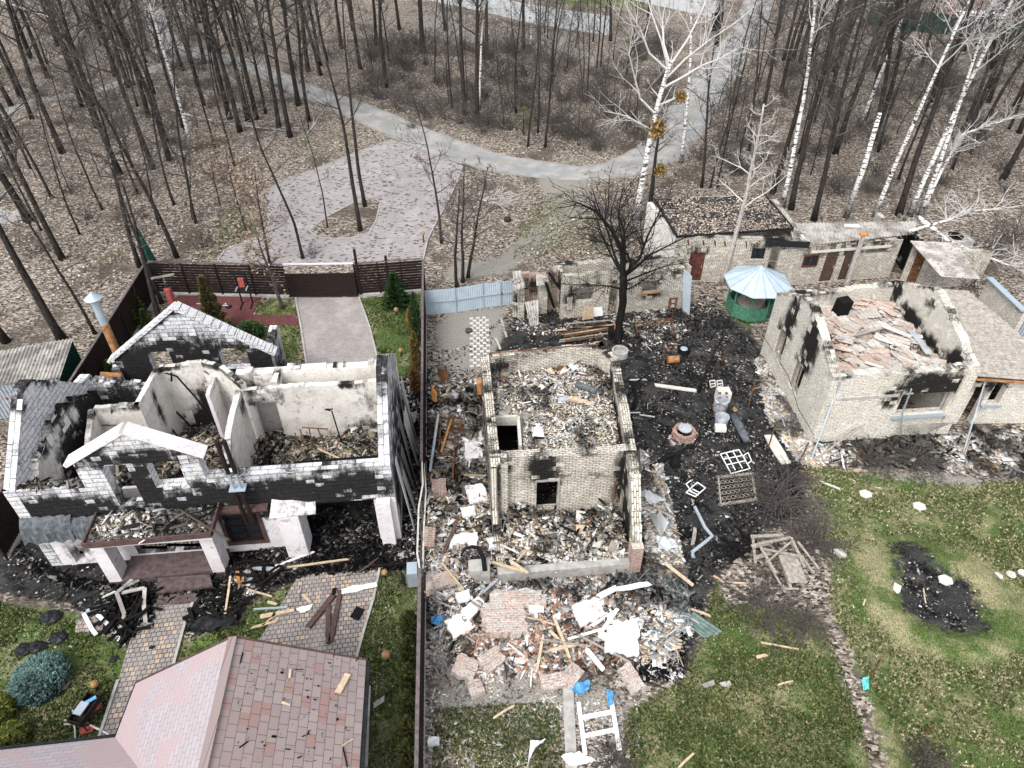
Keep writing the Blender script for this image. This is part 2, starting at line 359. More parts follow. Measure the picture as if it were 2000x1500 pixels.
def m_rubber():
    s = NT('rubber_tiles'); b = s.brick(s.mapp(s.obj(), (1, 1, 1), (0, 0, -ROT)), .5, .5, .008, (.12, .045, .045), (.10, .038, .04), (.06, .022, .022), 0)
    return s.out(s.mix(s.math('MULTIPLY', s.step(s.noise(12, 4), .45, .65), .5), b.outputs[0], (.15, .065, .06)), .9)
M['rubber'] = m_rubber()
def m_shingle():
    s = NT('bitumen_shingle'); co = s.uv(); b = s.brick(co, .33, .25, .008, (.27, .225, .215), (.235, .19, .183), (.09, .068, .062))
    k = s.n('ShaderNodeTexWhiteNoise', noise_dimensions='2D'); q = s.n('ShaderNodeVectorMath', operation='SNAP'); s.L(co, q.inputs[0]); q.inputs[1].default_value = (.33, .25, 1)
    s.L(q.outputs[0], k.inputs['Vector']); m = s.math('MULTIPLY', s.step(k.outputs['Value'], .86, .87), s.math('SUBTRACT', 1, b.outputs[1]))
    c = s.mix(m, b.outputs[0], (.25, .165, .15)); bl = s.step(s.noise(.5, 3), .5, .6); c = s.mix(s.math('MULTIPLY', bl, .25), c, (.24, .17, .16))
    s.bump(s.math('MULTIPLY', b.outputs[1], -1), .5, .01); return s.out(c, .9)
M['shingle'] = m_shingle()
def m_shingle_lit():  # paler copy of the roof shingle, light on the left slopes painted in
    s = NT('lit_slope_shingle'); co = s.uv(); b = s.brick(co, .33, .14, .006, (.35, .315, .33), (.32, .285, .30), (.17, .14, .145))
    c = s.mix(s.math('MULTIPLY', s.step(s.noise(.6, 5, s.mapp(s.obj(), (1, 1, 1), (0, 0, .3))), .48, .54), .8), b.outputs[0], (.35, .27, .27))
    s.bump(s.math('MULTIPLY', b.outputs[1], -1), .5, .01); return s.out(c, .9)
M['shingle_lit'] = m_shingle_lit()
def m_bark(name, a, b, sc=(6, 6, 1.2)):
    s = NT(name); n = s.noise(3, 6, s.mapp(s.obj(), sc), .75); c = s.ramp(n, [(.38, a), (.6, b)])
    s.bump(n, 1, .03); return s.out(c, .95)
M['bark'] = m_bark('oak_bark', (.010, .009, .008), (.055, .048, .043))
M['twig'] = m_bark('grey_twigs', (.035, .031, .028), (.11, .098, .09))
M['palebark'] = m_bark('pale_bark', (.2, .18, .16), (.5, .47, .44))
def m_birch():
    s = NT('birch_bark'); n = s.noise(2.2, 6, s.mapp(s.obj(), (1.2, 1.2, 5)), .7); c = s.ramp(n, [(.44, (.03, .028, .026)), (.5, (.72, .70, .68))])
    g = s.n('ShaderNodeSeparateXYZ'); s.L(s.obj(), g.inputs[0]); lo = s.step(s.math('ADD', g.outputs[2], s.math('MULTIPLY', s.noise(2, 4), 3)), 1.2, 3.2)
    c = s.mix(lo, s.ramp(n, [(.4, .03), (.62, .3)]), c); s.bump(n, .5, .02); return s.out(c, .8)
M['birch'] = m_birch(); M['birchtwig'] = simple('birch_twig', (.42, .405, .39), .8, 0, .2)
M['charbark'] = m_bark('charred_bark', (.004, .004, .004), (.02, .019, .018))
# ---------------------------------------------------------------- ground, roads, paving
def plane(a, b, u, v):          # survey point on the upright plane through a, b: (metres along, height)
    dx = (u-1000)/FPX; dy = (750-v)/FPX; d = (dx, _cp+dy*_sp, -_sp+dy*_cp)
    ex, ey = b[0]-a[0], b[1]-a[1]; L = math.hypot(ex, ey); ex /= L; ey /= L
    t = (-a[0]*ey+ex*a[1])/(-d[0]*ey+ex*d[1]); return (t*d[0]-a[0])*ex+(t*d[1]-a[1])*ey, CAM_H+t*d[2]
LAWN = [PL(p) for p in (
    [(495, 585), (582, 585), (598, 720), (540, 700), (500, 650), (430, 640), (440, 620), (500, 625)],
    [(703, 583), (822, 575), (812, 700), (790, 790), (740, 690)],
    [(0, 1175), (150, 1190), (250, 1260), (420, 1240), (520, 1150), (590, 1120), (680, 1130), (822, 1118), (822, 1500), (0, 1500), (-400, 1700), (-400, 1200)],
    [(845, 1385), (1090, 1370), (1100, 1530), (845, 1530)],
    [(1390, 1120), (1420, 1180), (1600, 1200), (1625, 1270), (1700, 1500), (1700, 1800), (1215, 1800), (1225, 1390), (1330, 1330), (1380, 1230)],
    [(1570, 905), (1700, 925), (1900, 945), (2100, 920), (2600, 1100), (2600, 1900), (1780, 1900), (1700, 1400), (1620, 1180), (1610, 1000)],
    [(1060, 380), (1120, 370), (1180, 440), (1190, 500), (1080, 490), (1000, 510), (1010, 440)],
    [(610, 450), (740, 395), (735, 470), (640, 466)], [(560, 250), (680, 240), (760, 265), (650, 310), (560, 310)],
    [(420, 430), (500, 380), (520, 440), (430, 500), (380, 510)],
    [(1000, -60), (1280, -60), (1290, 30), (1180, 18), (990, -20)], [(1400, 45), (1445, 40), (1450, 75), (1410, 100)],
    [(1400, 560), (1480, 600), (1480, 680), (1400, 640)])]
LAWN_K = [.75, 1, .85, .5, .95, .78, .42, .45, .42, .45, .8, .6, .55]
BURN = [PL(p) for p in (
    [(825, 700), (870, 760), (940, 730), (990, 650), (1010, 600), (1340, 590), (1400, 600), (1470, 650), (1490, 700), (1600, 880), (1560, 925), (1580, 1000), (1450, 1060), (1400, 1130), (1340, 1320), (1260, 1335), (1150, 1250), (825, 1230)],
    [(0, 1030), (-60, 1150), (120, 1180), (230, 1230), (330, 1190), (460, 1230), (500, 1170), (600, 1130), (822, 1112), (822, 700), (785, 740), (740, 900), (450, 960)],
    [(1560, 850), (1880, 860), (2040, 830), (2040, 950), (1900, 930), (1640, 915)],
    [(1725, 1050), (1790, 1040), (1840, 1100), (1900, 1120), (1935, 1180), (1950, 1250), (1880, 1260), (1800, 1235), (1740, 1190)],
    [(1930, 980), (1960, 1000), (1950, 1050), (1910, 1050)],
    [(690, 120), (980, 170), (1180, 250), (1270, 240), (1260, 300), (1060, 300), (820, 240), (700, 195)],
    [(1440, 1010), (1560, 1040), (1600, 1200), (1450, 1180)])]
BURN_K = [1, 1, .75, .72, .5, .45, .5]
SOIL = [PL(p) for p in (
    [(850, 640), (880, 610), (985, 600), (975, 720), (940, 830), (930, 960), (905, 960), (895, 760), (860, 700)],
    [(1040, 345), (1160, 335), (1180, 400), (1110, 460), (1000, 540), (850, 560), (870, 510), (960, 500), (1060, 420)],
    [(845, 1210), (1240, 1350), (1230, 1420), (845, 1420)],
    [(1625, 1180), (1665, 1180), (1720, 1300), (1830, 1500), (1720, 1500), (1640, 1290)],
    [(1590, 915), (1900, 925), (1980, 985), (1750, 960)],
    [(1700, 1240), (1960, 1260), (1900, 1300), (1760, 1280)],
    [(820, 20), (1190, 85), (1180, 150), (800, 90)], [(1380, 30), (1420, 30), (1400, 110), (1340, 190), (1310, 180)])]
SOIL_K = [1, .62, .75, .5, .8, .5, .62, .6]
_ax = lambda lo, a, b, hi, st: np.concatenate([-np.geomspace(-lo+a+8, 8, 24)+8+a, np.arange(a+st, b, st), b-8+np.geomspace(8, hi-b+8, 24)])
gx = _ax(-700, -34, 36, 700, .2); gy = _ax(-150, 5, 60, 1500, .2)
GX, GY = np.meshgrid(gx, gy); fx, fy = GX.ravel(), GY.ravel()
def zone(polys, ks, soft):
    r = np.zeros(fx.shape)
    for P, k in zip(polys, ks):
        r = np.maximum(r, k*np.clip(.5+sdist(fx, fy, P)/soft, 0, 1))
    return r
zc = np.stack([zone(LAWN, LAWN_K, 1.2), zone(BURN, BURN_K, 1.6), zone(SOIL, SOIL_K, 1.5)], 1)
PITC = XY(1840, 1170)
rr = np.hypot(fx-PITC[0], (fy-PITC[1])*1.1)
gz = -.30*np.exp(-(rr/1.1)**2)+.22*np.exp(-((rr-2.0)/.6)**2)*(.4+fbm(fx, fy, 1.3, 5)) - .05*np.clip((fbm(fx, fy, .6, 3)-.5), 0, 1)
gz = np.where(rr < 5, gz, 0.0)
ny, nx = GX.shape; ii = np.arange(ny*nx).reshape(ny, nx)
F = np.stack([ii[:-1, :-1], ii[:-1, 1:], ii[1:, 1:], ii[1:, :-1]], -1).reshape(-1, 4)
tag(np_mesh('ground', np.stack([fx, fy, gz], 1), F, zc, M['ground']), kind='structure')
def gval(polys, ks, x, y):
    r = np.zeros(np.shape(x))
    for P, k in zip(polys, ks): r = np.maximum(r, np.where(inpoly(x, y, P), k, 0))
    return r
def sheet(name, pts, z, mat, th=.02, kind='structure', soft=0):
    m = MB(); m.poly(pts, z-th, z); o = m.build(name, mat); return tag(o, kind=kind)
def ribbon(name, line, widths, z, mat):
    line = [Vector((*p, 0)) for p in line]; V = []; F = []; cc = []; n = 9
    # resample
    pts = []; ws = []
    for i in range(len(line)-1):
        p0 = line[max(i-1, 0)]; p1 = line[i]; p2 = line[i+1]; p3 = line[min(i+2, len(line)-1)]; k = max(3, int((p2-p1).length/.6))
        for j in range(k):
            t = j/k; q = .5*((2*p1)+(p2-p0)*t+(2*p0-5*p1+4*p2-p3)*t*t+(3*p1-p0-3*p2+p3)*t**3); pts.append(q); ws.append(widths[i]*(1-t)+widths[i+1]*t)
    for i, q in enumerate(pts):
        t = (pts[min(i+1, len(pts)-1)]-pts[max(i-1, 0)]).normalized(); nn = Vector((-t.y, t.x, 0))
        for k in range(n):
            s = k/(n-1)*2-1; e = 1+.16*(fbm(q.x+s*9, q.y, .5)-.5)*2+.1*(random.random()-.5) if abs(s) == 1 else 1
            p = q+nn*(ws[i]/2*s*e); V.append((p.x, p.y, z-(.018 if abs(s) == 1 else 0)))
            g = .55*math.exp(-(s/.16)**2)*(fbm(q.x, q.y, .3, 8) > .46)+(1 if abs(s) == 1 else 0)*.6; cc.append((1-g,)*3)
    F = [(i*n+k, i*n+k+1, (i+1)*n+k+1, (i+1)*n+k) for i in range(len(pts)-1) for k in range(n-1)]
    return tag(np_mesh(name, np.array(V), np.array(F)[:, ::-1], np.array(cc), mat), kind='structure')
ribbon('gravel_road', PL([(300, 20), (335, 90), (470, 122), (600, 178), (700, 215), (830, 272), (950, 312), (1060, 332), (1150, 338), (1260, 325)]), [2.4, 2.6, 2.6, 2.8, 3.2, 3.6, 3.6, 3.2, 2.8, 2.6], .03, M['road'])
ribbon('gravel_road', PL([(1190, 335), (1290, 295), (1335, 240), (1380, 175), (1425, 110), (1462, 55), (1480, 10), (1490, -40)]), [2.6, 4.0, 4.2, 4.2, 4.0, 4.0, 4.2, 4.5], .034, M['road'])
ribbon('footpath', PL([(-160, 262), (0, 222), (70, 196), (150, 186), (240, 160), (310, 130), (360, 110)]), [2.0, 1.8, 1.6, 1.6, 1.5, 1.5, 1.5], .026, M['road'])
ribbon('footpath', PL([(-200, 470), (-60, 425), (10, 425), (60, 412)]), [3, 3, 2.4, .6], .026, M['road'])
PLAZA = [(765, 274), (800, 288), (850, 305), (905, 325), (895, 352), (872, 400), (855, 430), (835, 470), (826, 512), (690, 516), (560, 520), (425, 512), (440, 490), (500, 468), (520, 452), (527, 432), (516, 400), (505, 380), (560, 352), (640, 322), (700, 298)]
PLISL = [(604, 452), (640, 424), (690, 398), (728, 388), (743, 396), (735, 432), (722, 455), (690, 466), (650, 468), (620, 464)]
tag(sheet('paved_yard', PL(PLAZA), .05, M['plaza'], .07))
isl = MB(); isl.poly(PL(PLISL), .03, .058, (.3, 0, 0)); tag(isl.build('tree_island', M['ground']), kind='structure')
ki = MB()
def curb(mb, pts, w=.09, h=.1, closed=False, z=0):
    q = pts+[pts[0]] if closed else pts
    for a, b in zip(q[:-1], q[1:]): mb.bar((a[0], a[1], z+h/2), (b[0], b[1], z+h/2), w, h, (1, 1, 1))
curb(ki, PL(PLISL), closed=True); curb(ki, PL([(765, 274), (700, 298), (640, 322), (560, 352), (505, 380), (516, 400), (527, 432), (520, 452), (500, 468), (440, 490), (425, 512)]))
curb(ki, PL([(895, 352), (872, 400), (855, 430), (835, 470), (826, 512)]))
tag(ki.build('kerb', M['concrete']), kind='structure')
DRIVE = [(577, 582), (701, 582), (722, 640), (742, 720), (600, 722), (588, 640)]
sheet('driveway', PL(DRIVE), .045, M['paver'], .06)
sheet('rubber_play_surface', PL([(400, 577), (512, 579), (492, 616), (583, 616), (584, 636), (440, 636), (390, 640), (330, 600), (350, 576)]), .04, M['rubber'], .06)
PATH1 = [(305, 1180), (378, 1178), (362, 1220), (340, 1300), (325, 1360), (260, 1460), (195, 1442), (232, 1330), (258, 1240), (275, 1200)]
sheet('front_path', PL(PATH1), .045, M['cobble'], .06)
PATIO = [(585, 1122), (742, 1112), (730, 1170), (712, 1230), (693, 1300), (480, 1290), (530, 1215), (560, 1165)]
sheet('patio', PL(PATIO), .045, M['cobble'], .06)
sheet('side_path', PL([(712, 1340), (722, 1340), (716, 1500), (705, 1500)]), .045, M['cobble'], .06)
sheet('paved_landing', PL([(150, 1212), (215, 1205), (210, 1232), (148, 1236)]), .045, M['cobble'], .06)
k2 = MB(); curb(k2, PL([(577, 582), (588, 640), (600, 722)])); curb(k2, PL([(701, 582), (722, 640), (742, 720)]))
curb(k2, PL([(378, 1178), (362, 1220), (340, 1300)])); curb(k2, PL([(742, 1112), (730, 1170), (712, 1230), (693, 1300)])); curb(k2, PL([(232, 1330), (195, 1442)]))
curb(k2, PL([(722, 1342), (716, 1500)])); tag(k2.build('kerb', M['concrete']), kind='structure')
# ---------------------------------------------------------------- loose matter nobody could count
PAL = dict(yard=[(.005, .005, .006), (.01, .01, .01), (.018, .017, .017), (.03, .028, .027), (.06, .056, .052), (.13, .12, .11), (.36, .35, .33), (.01, .01, .01)], ash=[(.02, .02, .02), (.05, .048, .045), (.10, .095, .09), (.25, .24, .22), (.5, .49, .47), (.7, .69, .68), (.4, .33, .25)],
           white=[(.75, .75, .76), (.66, .66, .66), (.8, .8, .8), (.5, .5, .49), (.35, .33, .3), (.08, .08, .08), (.03, .03, .03), (.2, .19, .18), (.34, .2, .14), (.5, .4, .32)],
           black=[(.004, .004, .005), (.008, .008, .008), (.015, .014, .014), (.006, .006, .006), (.03, .028, .026), (.3, .29, .28), (.62, .61, .6)],
           ashw=[(.02, .02, .02), (.09, .08, .07), (.3, .28, .25), (.5, .48, .45), (.66, .65, .63), (.74, .73, .72), (.42, .35, .24), (.17, .12, .08)],
           tile=[(.5, .46, .42), (.56, .53, .5), (.46, .36, .30), (.50, .40, .34), (.24, .22, .2), (.05, .045, .045)],
           brick=[(.36, .19, .13), (.42, .27, .20), (.5, .42, .36), (.72, .7, .68), (.66, .65, .63), (.3, .15, .11), (.3, .27, .24), (.1, .09, .08)],
           leaf=[(.38, .32, .26), (.47, .41, .34), (.24, .19, .15), (.54, .49, .42), (.12, .09, .07), (.05, .04, .034)],
           scrap=[(.7, .69, .67), (.5, .49, .47), (.62, .6, .58), (.25, .24, .22), (.55, .42, .28)])
_cube = np.array([(x, y, z) for z in (-.5, .5) for x, y in ((-.5, -.5), (.5, -.5), (.5, .5), (-.5, .5))])
_cf = np.array([(4, 5, 6, 7), (0, 1, 5, 4), (1, 2, 6, 5), (2, 3, 7, 6), (3, 0, 4, 7)])
def chips(xy, z, smin, smax, pal, tilt=.6, flat=.35, long=1.0, w=None, rs=RN):
    n = len(xy); smin *= .42; smax *= .55; s = smin*(smax/smin)**(rs.rand(n)**2.4); tilt *= .6; lg = np.where(rs.rand(n) < .1, 3.2, 1.0)
    S = np.stack([s*(1+rs.rand(n)*long*1.3)*lg, s*(.4+.6*rs.rand(n))/np.sqrt(lg), s*flat*(.4+rs.rand(n))], 1)
    a, b, c = rs.rand(n)*6.283, (rs.rand(n)-.5)*2*tilt, (rs.rand(n)-.5)*2*tilt
    V = _cube[None]*S[:, None]*(1+(rs.rand(n, 8, 3)-.5)*.5)
    y1 = V[..., 1]*np.cos(b)[:, None]-V[..., 2]*np.sin(b)[:, None]; z1 = V[..., 1]*np.sin(b)[:, None]+V[..., 2]*np.cos(b)[:, None]
    x2 = V[..., 0]*np.cos(c)[:, None]+z1*np.sin(c)[:, None]; z2 = -V[..., 0]*np.sin(c)[:, None]+z1*np.cos(c)[:, None]
    X = x2*np.cos(a)[:, None]-y1*np.sin(a)[:, None]+xy[:, 0][:, None]; Y = x2*np.sin(a)[:, None]+y1*np.cos(a)[:, None]+xy[:, 1][:, None]
    Z = z2+(z if np.isscalar(z) else np.asarray(z)[:, None])+S[:, 2][:, None]*.4
    p = np.array(PAL[pal] if isinstance(pal, str) else pal); ci = rs.choice(len(p), n, p=w); kk = np.clip((fbm(xy[:, 0], xy[:, 1], 1.1, 33, 4)-.36)/.2, 0, 1); col = p[ci]*(.8+.4*rs.rand(n, 1))*(.22+.83*kk*kk*(3-2*kk))[:, None]
    return np.stack([X, Y, Z], -1).reshape(-1, 3), (_cf[None]+np.arange(n)[:, None, None]*8).reshape(-1, 4), np.repeat(col, 8, 0)
def stuff_chips(name, parts, mat=None, parent=None):
    V = []; Fs = []; Cc = []; o = 0
    for v, f, c in parts: V.append(v); Fs.append(f+o); Cc.append(c); o += len(v)
    return tag(np_mesh(name, np.vstack(V), np.vstack(Fs), np.vstack(Cc), mat or M['col'], parent), kind='stuff')
def heap(name, P, z0, hgt, st=.12, tint=(1, 1, 1), parent=None, off=0, edge=.5, mat='rubble'):
    P = np.array(P); lo, hi = P.min(0), P.max(0); x = np.arange(lo[0], hi[0]+st, st); y = np.arange(lo[1], hi[1]+st, st)
    X, Y = np.meshgrid(x, y); d = sdist(X.ravel(), Y.ravel(), P).reshape(X.shape); k = np.clip(d/edge, 0, 1)
    Z = z0+hgt*k*(.25+1.1*fbm(X, Y, .9, off+1)*fbm(X, Y, 2.8, off+2)*2)+(k > 0)*.05*vnoise(X, Y, 6, off)
    Z = np.where(d <= 0, z0-.05, Z); n1, n2 = X.shape; ii = np.arange(n1*n2).reshape(n1, n2); q = d > -st
    keep = q[:-1, :-1] | q[:-1, 1:] | q[1:, 1:] | q[1:, :-1]
    F = np.stack([ii[:-1, :-1], ii[:-1, 1:], ii[1:, 1:], ii[1:, :-1]], -1)[keep]
    o = np_mesh(name, np.stack([X.ravel(), Y.ravel(), Z.ravel()], 1), F, np.array(tint), M[mat], parent); tag(o, kind='stuff')
    def zf(px_, py_):
        i = np.clip(((py_-lo[1])/st).astype(int), 0, n1-1); j = np.clip(((px_-lo[0])/st).astype(int), 0, n2-1); return Z[i, j]
    return o, zf
# leaf litter of the woods: many loose leaves
def leafquads(xy, z, s, cols, rs=RN):
    n = len(xy); a = rs.rand(n)*6.283; L = s*(.6+.8*rs.rand(n)); Wd = L*(.4+.3*rs.rand(n)); ca, sa = np.cos(a), np.sin(a); tz = (rs.rand(n, 4))*L[:, None]*.45
    q = np.array([(-1, 0), (0, -1), (1, 0), (0, 1)])*.5; X = q[:, 0][None]*L[:, None]; Y = q[:, 1][None]*Wd[:, None]
    V = np.stack([xy[:, 0][:, None]+X*ca[:, None]-Y*sa[:, None], xy[:, 1][:, None]+X*sa[:, None]+Y*ca[:, None], z+tz], -1).reshape(-1, 3)
    p = np.array(cols)[rs.randint(len(cols), size=n)]*(.8+.4*rs.rand(n, 1))
    return V, np.arange(4*n).reshape(-1, 4), np.repeat(p, 4, 0)
WOODP = PL([(-120, 1000), (-60, 700), (60, 560), (140, 600), (285, 505), (430, 505), (520, 380), (770, 265), (1000, 330), (1150, 345), (1000, 520), (1200, 500), (1330, 400), (1500, 380), (1780, 420), (2100, 480), (2100, -20), (-200, -20)])
lp = pick(WOODP, 75000, dens=lambda x, y: np.clip(40/np.maximum(y, 20), .1, 1)**1.2)
nz = fbm(lp[:, 0], lp[:, 1], .25, 4); lp = lp[(nz > .36)]
road_l = [Vector((*XY(u, v), 0)) for u, v in [(335, 90), (470, 122), (600, 178), (700, 215), (830, 272), (950, 312), (1060, 332), (1290, 295), (1335, 240), (1380, 175), (1425, 110), (1462, 55)]]
def near_road(x, y, dist):
    r = np.zeros(np.shape(x), bool)
    for a, b in zip(road_l[:-1], road_l[1:]):
        d = b-a; t = np.clip(((x-a.x)*d.x+(y-a.y)*d.y)/d.length_squared, 0, 1); r |= np.hypot(x-a.x-t*d.x, y-a.y-t*d.y) < dist
    return r
keep = ~(near_road(lp[:, 0], lp[:, 1], 1.6) & (RN.rand(len(lp)) > .06)) & ~(inpoly(lp[:, 0], lp[:, 1], PL(PLAZA)) & ~inpoly(lp[:, 0], lp[:, 1], PL(PLISL)) & (RN.rand(len(lp)) > .2))
lp = lp[keep]; V, F, cc = leafquads(lp, .07, .15, PAL['leaf'])
tag(np_mesh('leaf_litter', V, F, cc, M['leafcol']), kind='stuff')
# grass blades in the lawns
def blades(P, n, h, cols, dens=None, z=0):
    xy = pick(P, n, dens=dens); k = len(xy); a = RN.rand(k)*6.283; w_ = .035+.03*RN.rand(k); hh = h*(.5+RN.rand(k)); lean = (RN.rand(k, 2)-.5)*h*1.6
    dx, dy = np.cos(a)*w_, np.sin(a)*w_; zz = np.zeros(k)+z
    V = np.stack([np.stack([xy[:, 0]-dx, xy[:, 1]-dy, zz], -1), np.stack([xy[:, 0]+dx, xy[:, 1]+dy, zz], -1), np.stack([xy[:, 0]+lean[:, 0], xy[:, 1]+lean[:, 1], zz+hh], -1)], 1).reshape(-1, 3)
    p = np.array(cols)[RN.randint(len(cols), size=k)]*(.7+.6*RN.rand(k, 1)); return V, np.arange(3*k).reshape(-1, 3), np.repeat(p, 3, 0)
GREEN = [(.05, .085, .022), (.07, .11, .03), (.035, .065, .018), (.11, .14, .045), (.24, .22, .12), (.17, .16, .08)]
GR2 = [(.07, .11, .03), (.13, .15, .055), (.28, .25, .15), (.36, .32, .21), (.05, .08, .025)]
gd = lambda x, y: np.clip(1-3*gval(BURN, BURN_K, x, y), 0, 1)*np.clip((fbm(x, y, 1.0, 9)-.3)*3.2, .12, 1)
blk = [PL(PATH1), PL(PATIO), PL([(148, 1205), (215, 1205), (210, 1236), (148, 1236)]), PL([(262, 1335), (455, 1245), (715, 1290), (700, 1500), (0, 1500), (0, 1465), (225, 1440)])]
gd1 = lambda x, y: gd(x, y)*(~np.any([inpoly(x, y, b) for b in blk], 0))
gb = []; o_ = 0
for P, n, cols, dn in ((LAWN[0], 2500, GREEN, gd), (LAWN[1], 3500, GREEN[:4], gd), (PL([(0, 1175), (250, 1240), (590, 1120), (822, 1118), (822, 1530), (-60, 1530), (-60, 1180)]), 16000, GREEN, gd1), (LAWN[3], 5000, GREEN, gd),
                       (PL([(1390, 1120), (1420, 1180), (1600, 1200), (1640, 1290), (1720, 1530), (1210, 1530), (1225, 1390), (1330, 1330)]), 19000, GREEN, gd),
                       (PL([(1570, 905), (1900, 945), (2060, 920), (2060, 1530), (1800, 1530), (1620, 1180)]), 22000, GR2, gd), (LAWN[6], 2500, GREEN, gd), (LAWN[7], 400, GREEN, gd), (LAWN[9], 900, GREEN, gd)):
    v, f, c = blades(P, n, .07, cols, dn); gb.append((v, f+o_, c)); o_ += len(v)
tag(np_mesh('grass', np.vstack([g[0] for g in gb]), np.vstack([g[1] for g in gb]), np.vstack([g[2] for g in gb]), M['leafcol']), kind='stuff')
# ---------------------------------------------------------------- masonry
def V2(p): return (p[0], p[1])
def mv(p, along=0, deep=0): return (p[0]+E1.x*along+E2.x*deep, p[1]+E1.y*along+E2.y*deep)
def wall(name, mat, a, b, z0, top, th, holes=(), jag=0., soot=(), sb=(), base=0., parent=None, ds=.3, dz=.25, seed=1, course=.085, label=None):
    """a->b is the outer face line seen with the wall to its left; top: number or [(s, z), ...]; holes: (s0, s1, z0, z1);
    soot / sb: fire marks on the outer / inner face as (s, z, rs, rz, strength)."""
    rs = random.Random(seed); a = Vector((a[0], a[1], 0)); b = Vector((b[0], b[1], 0)); L = (b-a).length; d = (b-a)/L; nn = Vector((-d.y, d.x, 0))
    prof = [(0, top), (L, top)] if not hasattr(top, '__len__') else list(top)
    if prof[0][0] > 0: prof.insert(0, (0, prof[0][1]))
    if prof[-1][0] < L: prof.append((L, prof[-1][1]))
    def H(s, side):
        for (s0, h0), (s1, h1) in zip(prof[:-1], prof[1:]):
            if s0-1e-6 <= s <= s1+1e-6 and s1-s0 > 1e-6 and not (abs(s-s1) < 1e-6 and side > 0 and s1 < L-1e-6) and not (abs(s-s0) < 1e-6 and side < 0 and s0 > 1e-6): return h0+(h1-h0)*(s-s0)/(s1-s0)
        return prof[-1][1] if s > L/2 else prof[0][1]
    zt = max(h for _, h in prof)
    lsp = np.linspace(0, L, max(2, int(L/ds)+1)); lsp[1:-1] += [rs.uniform(-.32, .32)*L/(len(lsp)-1) for _ in lsp[1:-1]]
    S = sorted({round(x, 4) for x in list(lsp)+[min(max(h[i], 0), L) for h in holes for i in (0, 1)]+[p[0] for p in prof if 0 <= p[0] <= L]})
    Z = sorted({round(x, 4) for x in list(np.linspace(z0, zt, max(2, int((zt-z0)/dz)+1)))+[h[i] for h in holes for i in (2, 3) if z0 < h[i] < zt]})
    S = [s for i, s in enumerate(S) if i == 0 or s-S[i-1] > .004]; Z = [z for i, z in enumerate(Z) if i == 0 or z-Z[i-1] > .004]
    J = []; j = 0
    for _ in S[:-1]:
        if rs.random() < .6: j = max(0, min(3, j+rs.choice((-1, 0, 0, 1))))*1
        J.append(round(rs.random()*1.4)*course*jag+j*course*jag*.8)
    def sv(s, z, back):
        r = base+.1*rs.random()
        for (cs, cz, ws, wz, k) in (sb if back else soot):
            q = ((s-cs)/ws)**2+((z-cz)/wz)**2; r = max(r, k*math.exp(-q))
        for h in holes:
            if h[2] < zt and abs(s-(h[0]+h[1])/2) < (h[1]-h[0])*.75 and z > h[3]-.3: r = max(r, .55*math.exp(-((z-h[3])/.7)**2))
        if H(s, 1)-z < .22: r = max(r, 1.15*float(vnoise(s, seed*3.1, 1.7))-.15)
        return (r, r, r)
    m = MB()
    inh = lambda s, z: any(h[0] < s < h[1] and h[2] < z < h[3] for h in holes)
    def quad(ps, back): m.add([a+d*s+nn*t+UP*z for s, t, z in ps], [(0, 1, 2, 3)], uvs=[(s+t, z) if abs(ps[0][1]-ps[2][1]) < 1e-6 or ps[0][0] == ps[2][0] else (s, t) for s, t, z in ps]); m.c[-4:] = [sv(s, z, back) for s, t, z in ps]
    nS = len(S)-1; tops = [(H(S[i], 1)-J[i], H(S[i+1], -1)-J[i]) for i in range(nS)]
    for i in range(nS):
        s0, s1 = S[i], S[i+1]; t0, t1 = tops[i]; sm = (s0+s1)/2
        for k in range(len(Z)-1):
            zb, zt_ = Z[k], Z[k+1]; a0, a1 = min(zb, t0), min(zb, t1); b0, b1 = min(zt_, t0), min(zt_, t1)
            if b0-a0 < 1e-4 and b1-a1 < 1e-4: continue
            if inh(sm, (zb+zt_)/2): continue
            quad([(s0, 0, a0), (s1, 0, a1), (s1, 0, b1), (s0, 0, b0)], False)
            quad([(s1, th, a1), (s0, th, a0), (s0, th, b0), (s1, th, b1)], True)
            if b0 < zt_-1e-4 or b1 < zt_-1e-4 or k == len(Z)-2 or inh(sm, zt_+.01): quad([(s0, 0, b0), (s1, 0, b1), (s1, th, b1), (s0, th, b0)], True)
            if k > 0 and inh(sm, zb-.01): quad([(s0, 0, a0), (s0, th, a0), (s1, th, a1), (s1, 0, a1)], True)
            if i == 0 or inh(S[i]-.01, (zb+zt_)/2) or tops[i-1][1] < b0-1e-4: quad([(s0, th, a0), (s0, 0, a0), (s0, 0, b0), (s0, th, b0)], True)
            if i == nS-1 or inh(S[i+1]+.01, (zb+zt_)/2) or tops[i+1][0] < b1-1e-4: quad([(s1, 0, a1), (s1, th, a1), (s1, th, b1), (s1, 0, b1)], True)
    return tag(m.build(name, M[mat] if isinstance(mat, str) else mat, parent), label)
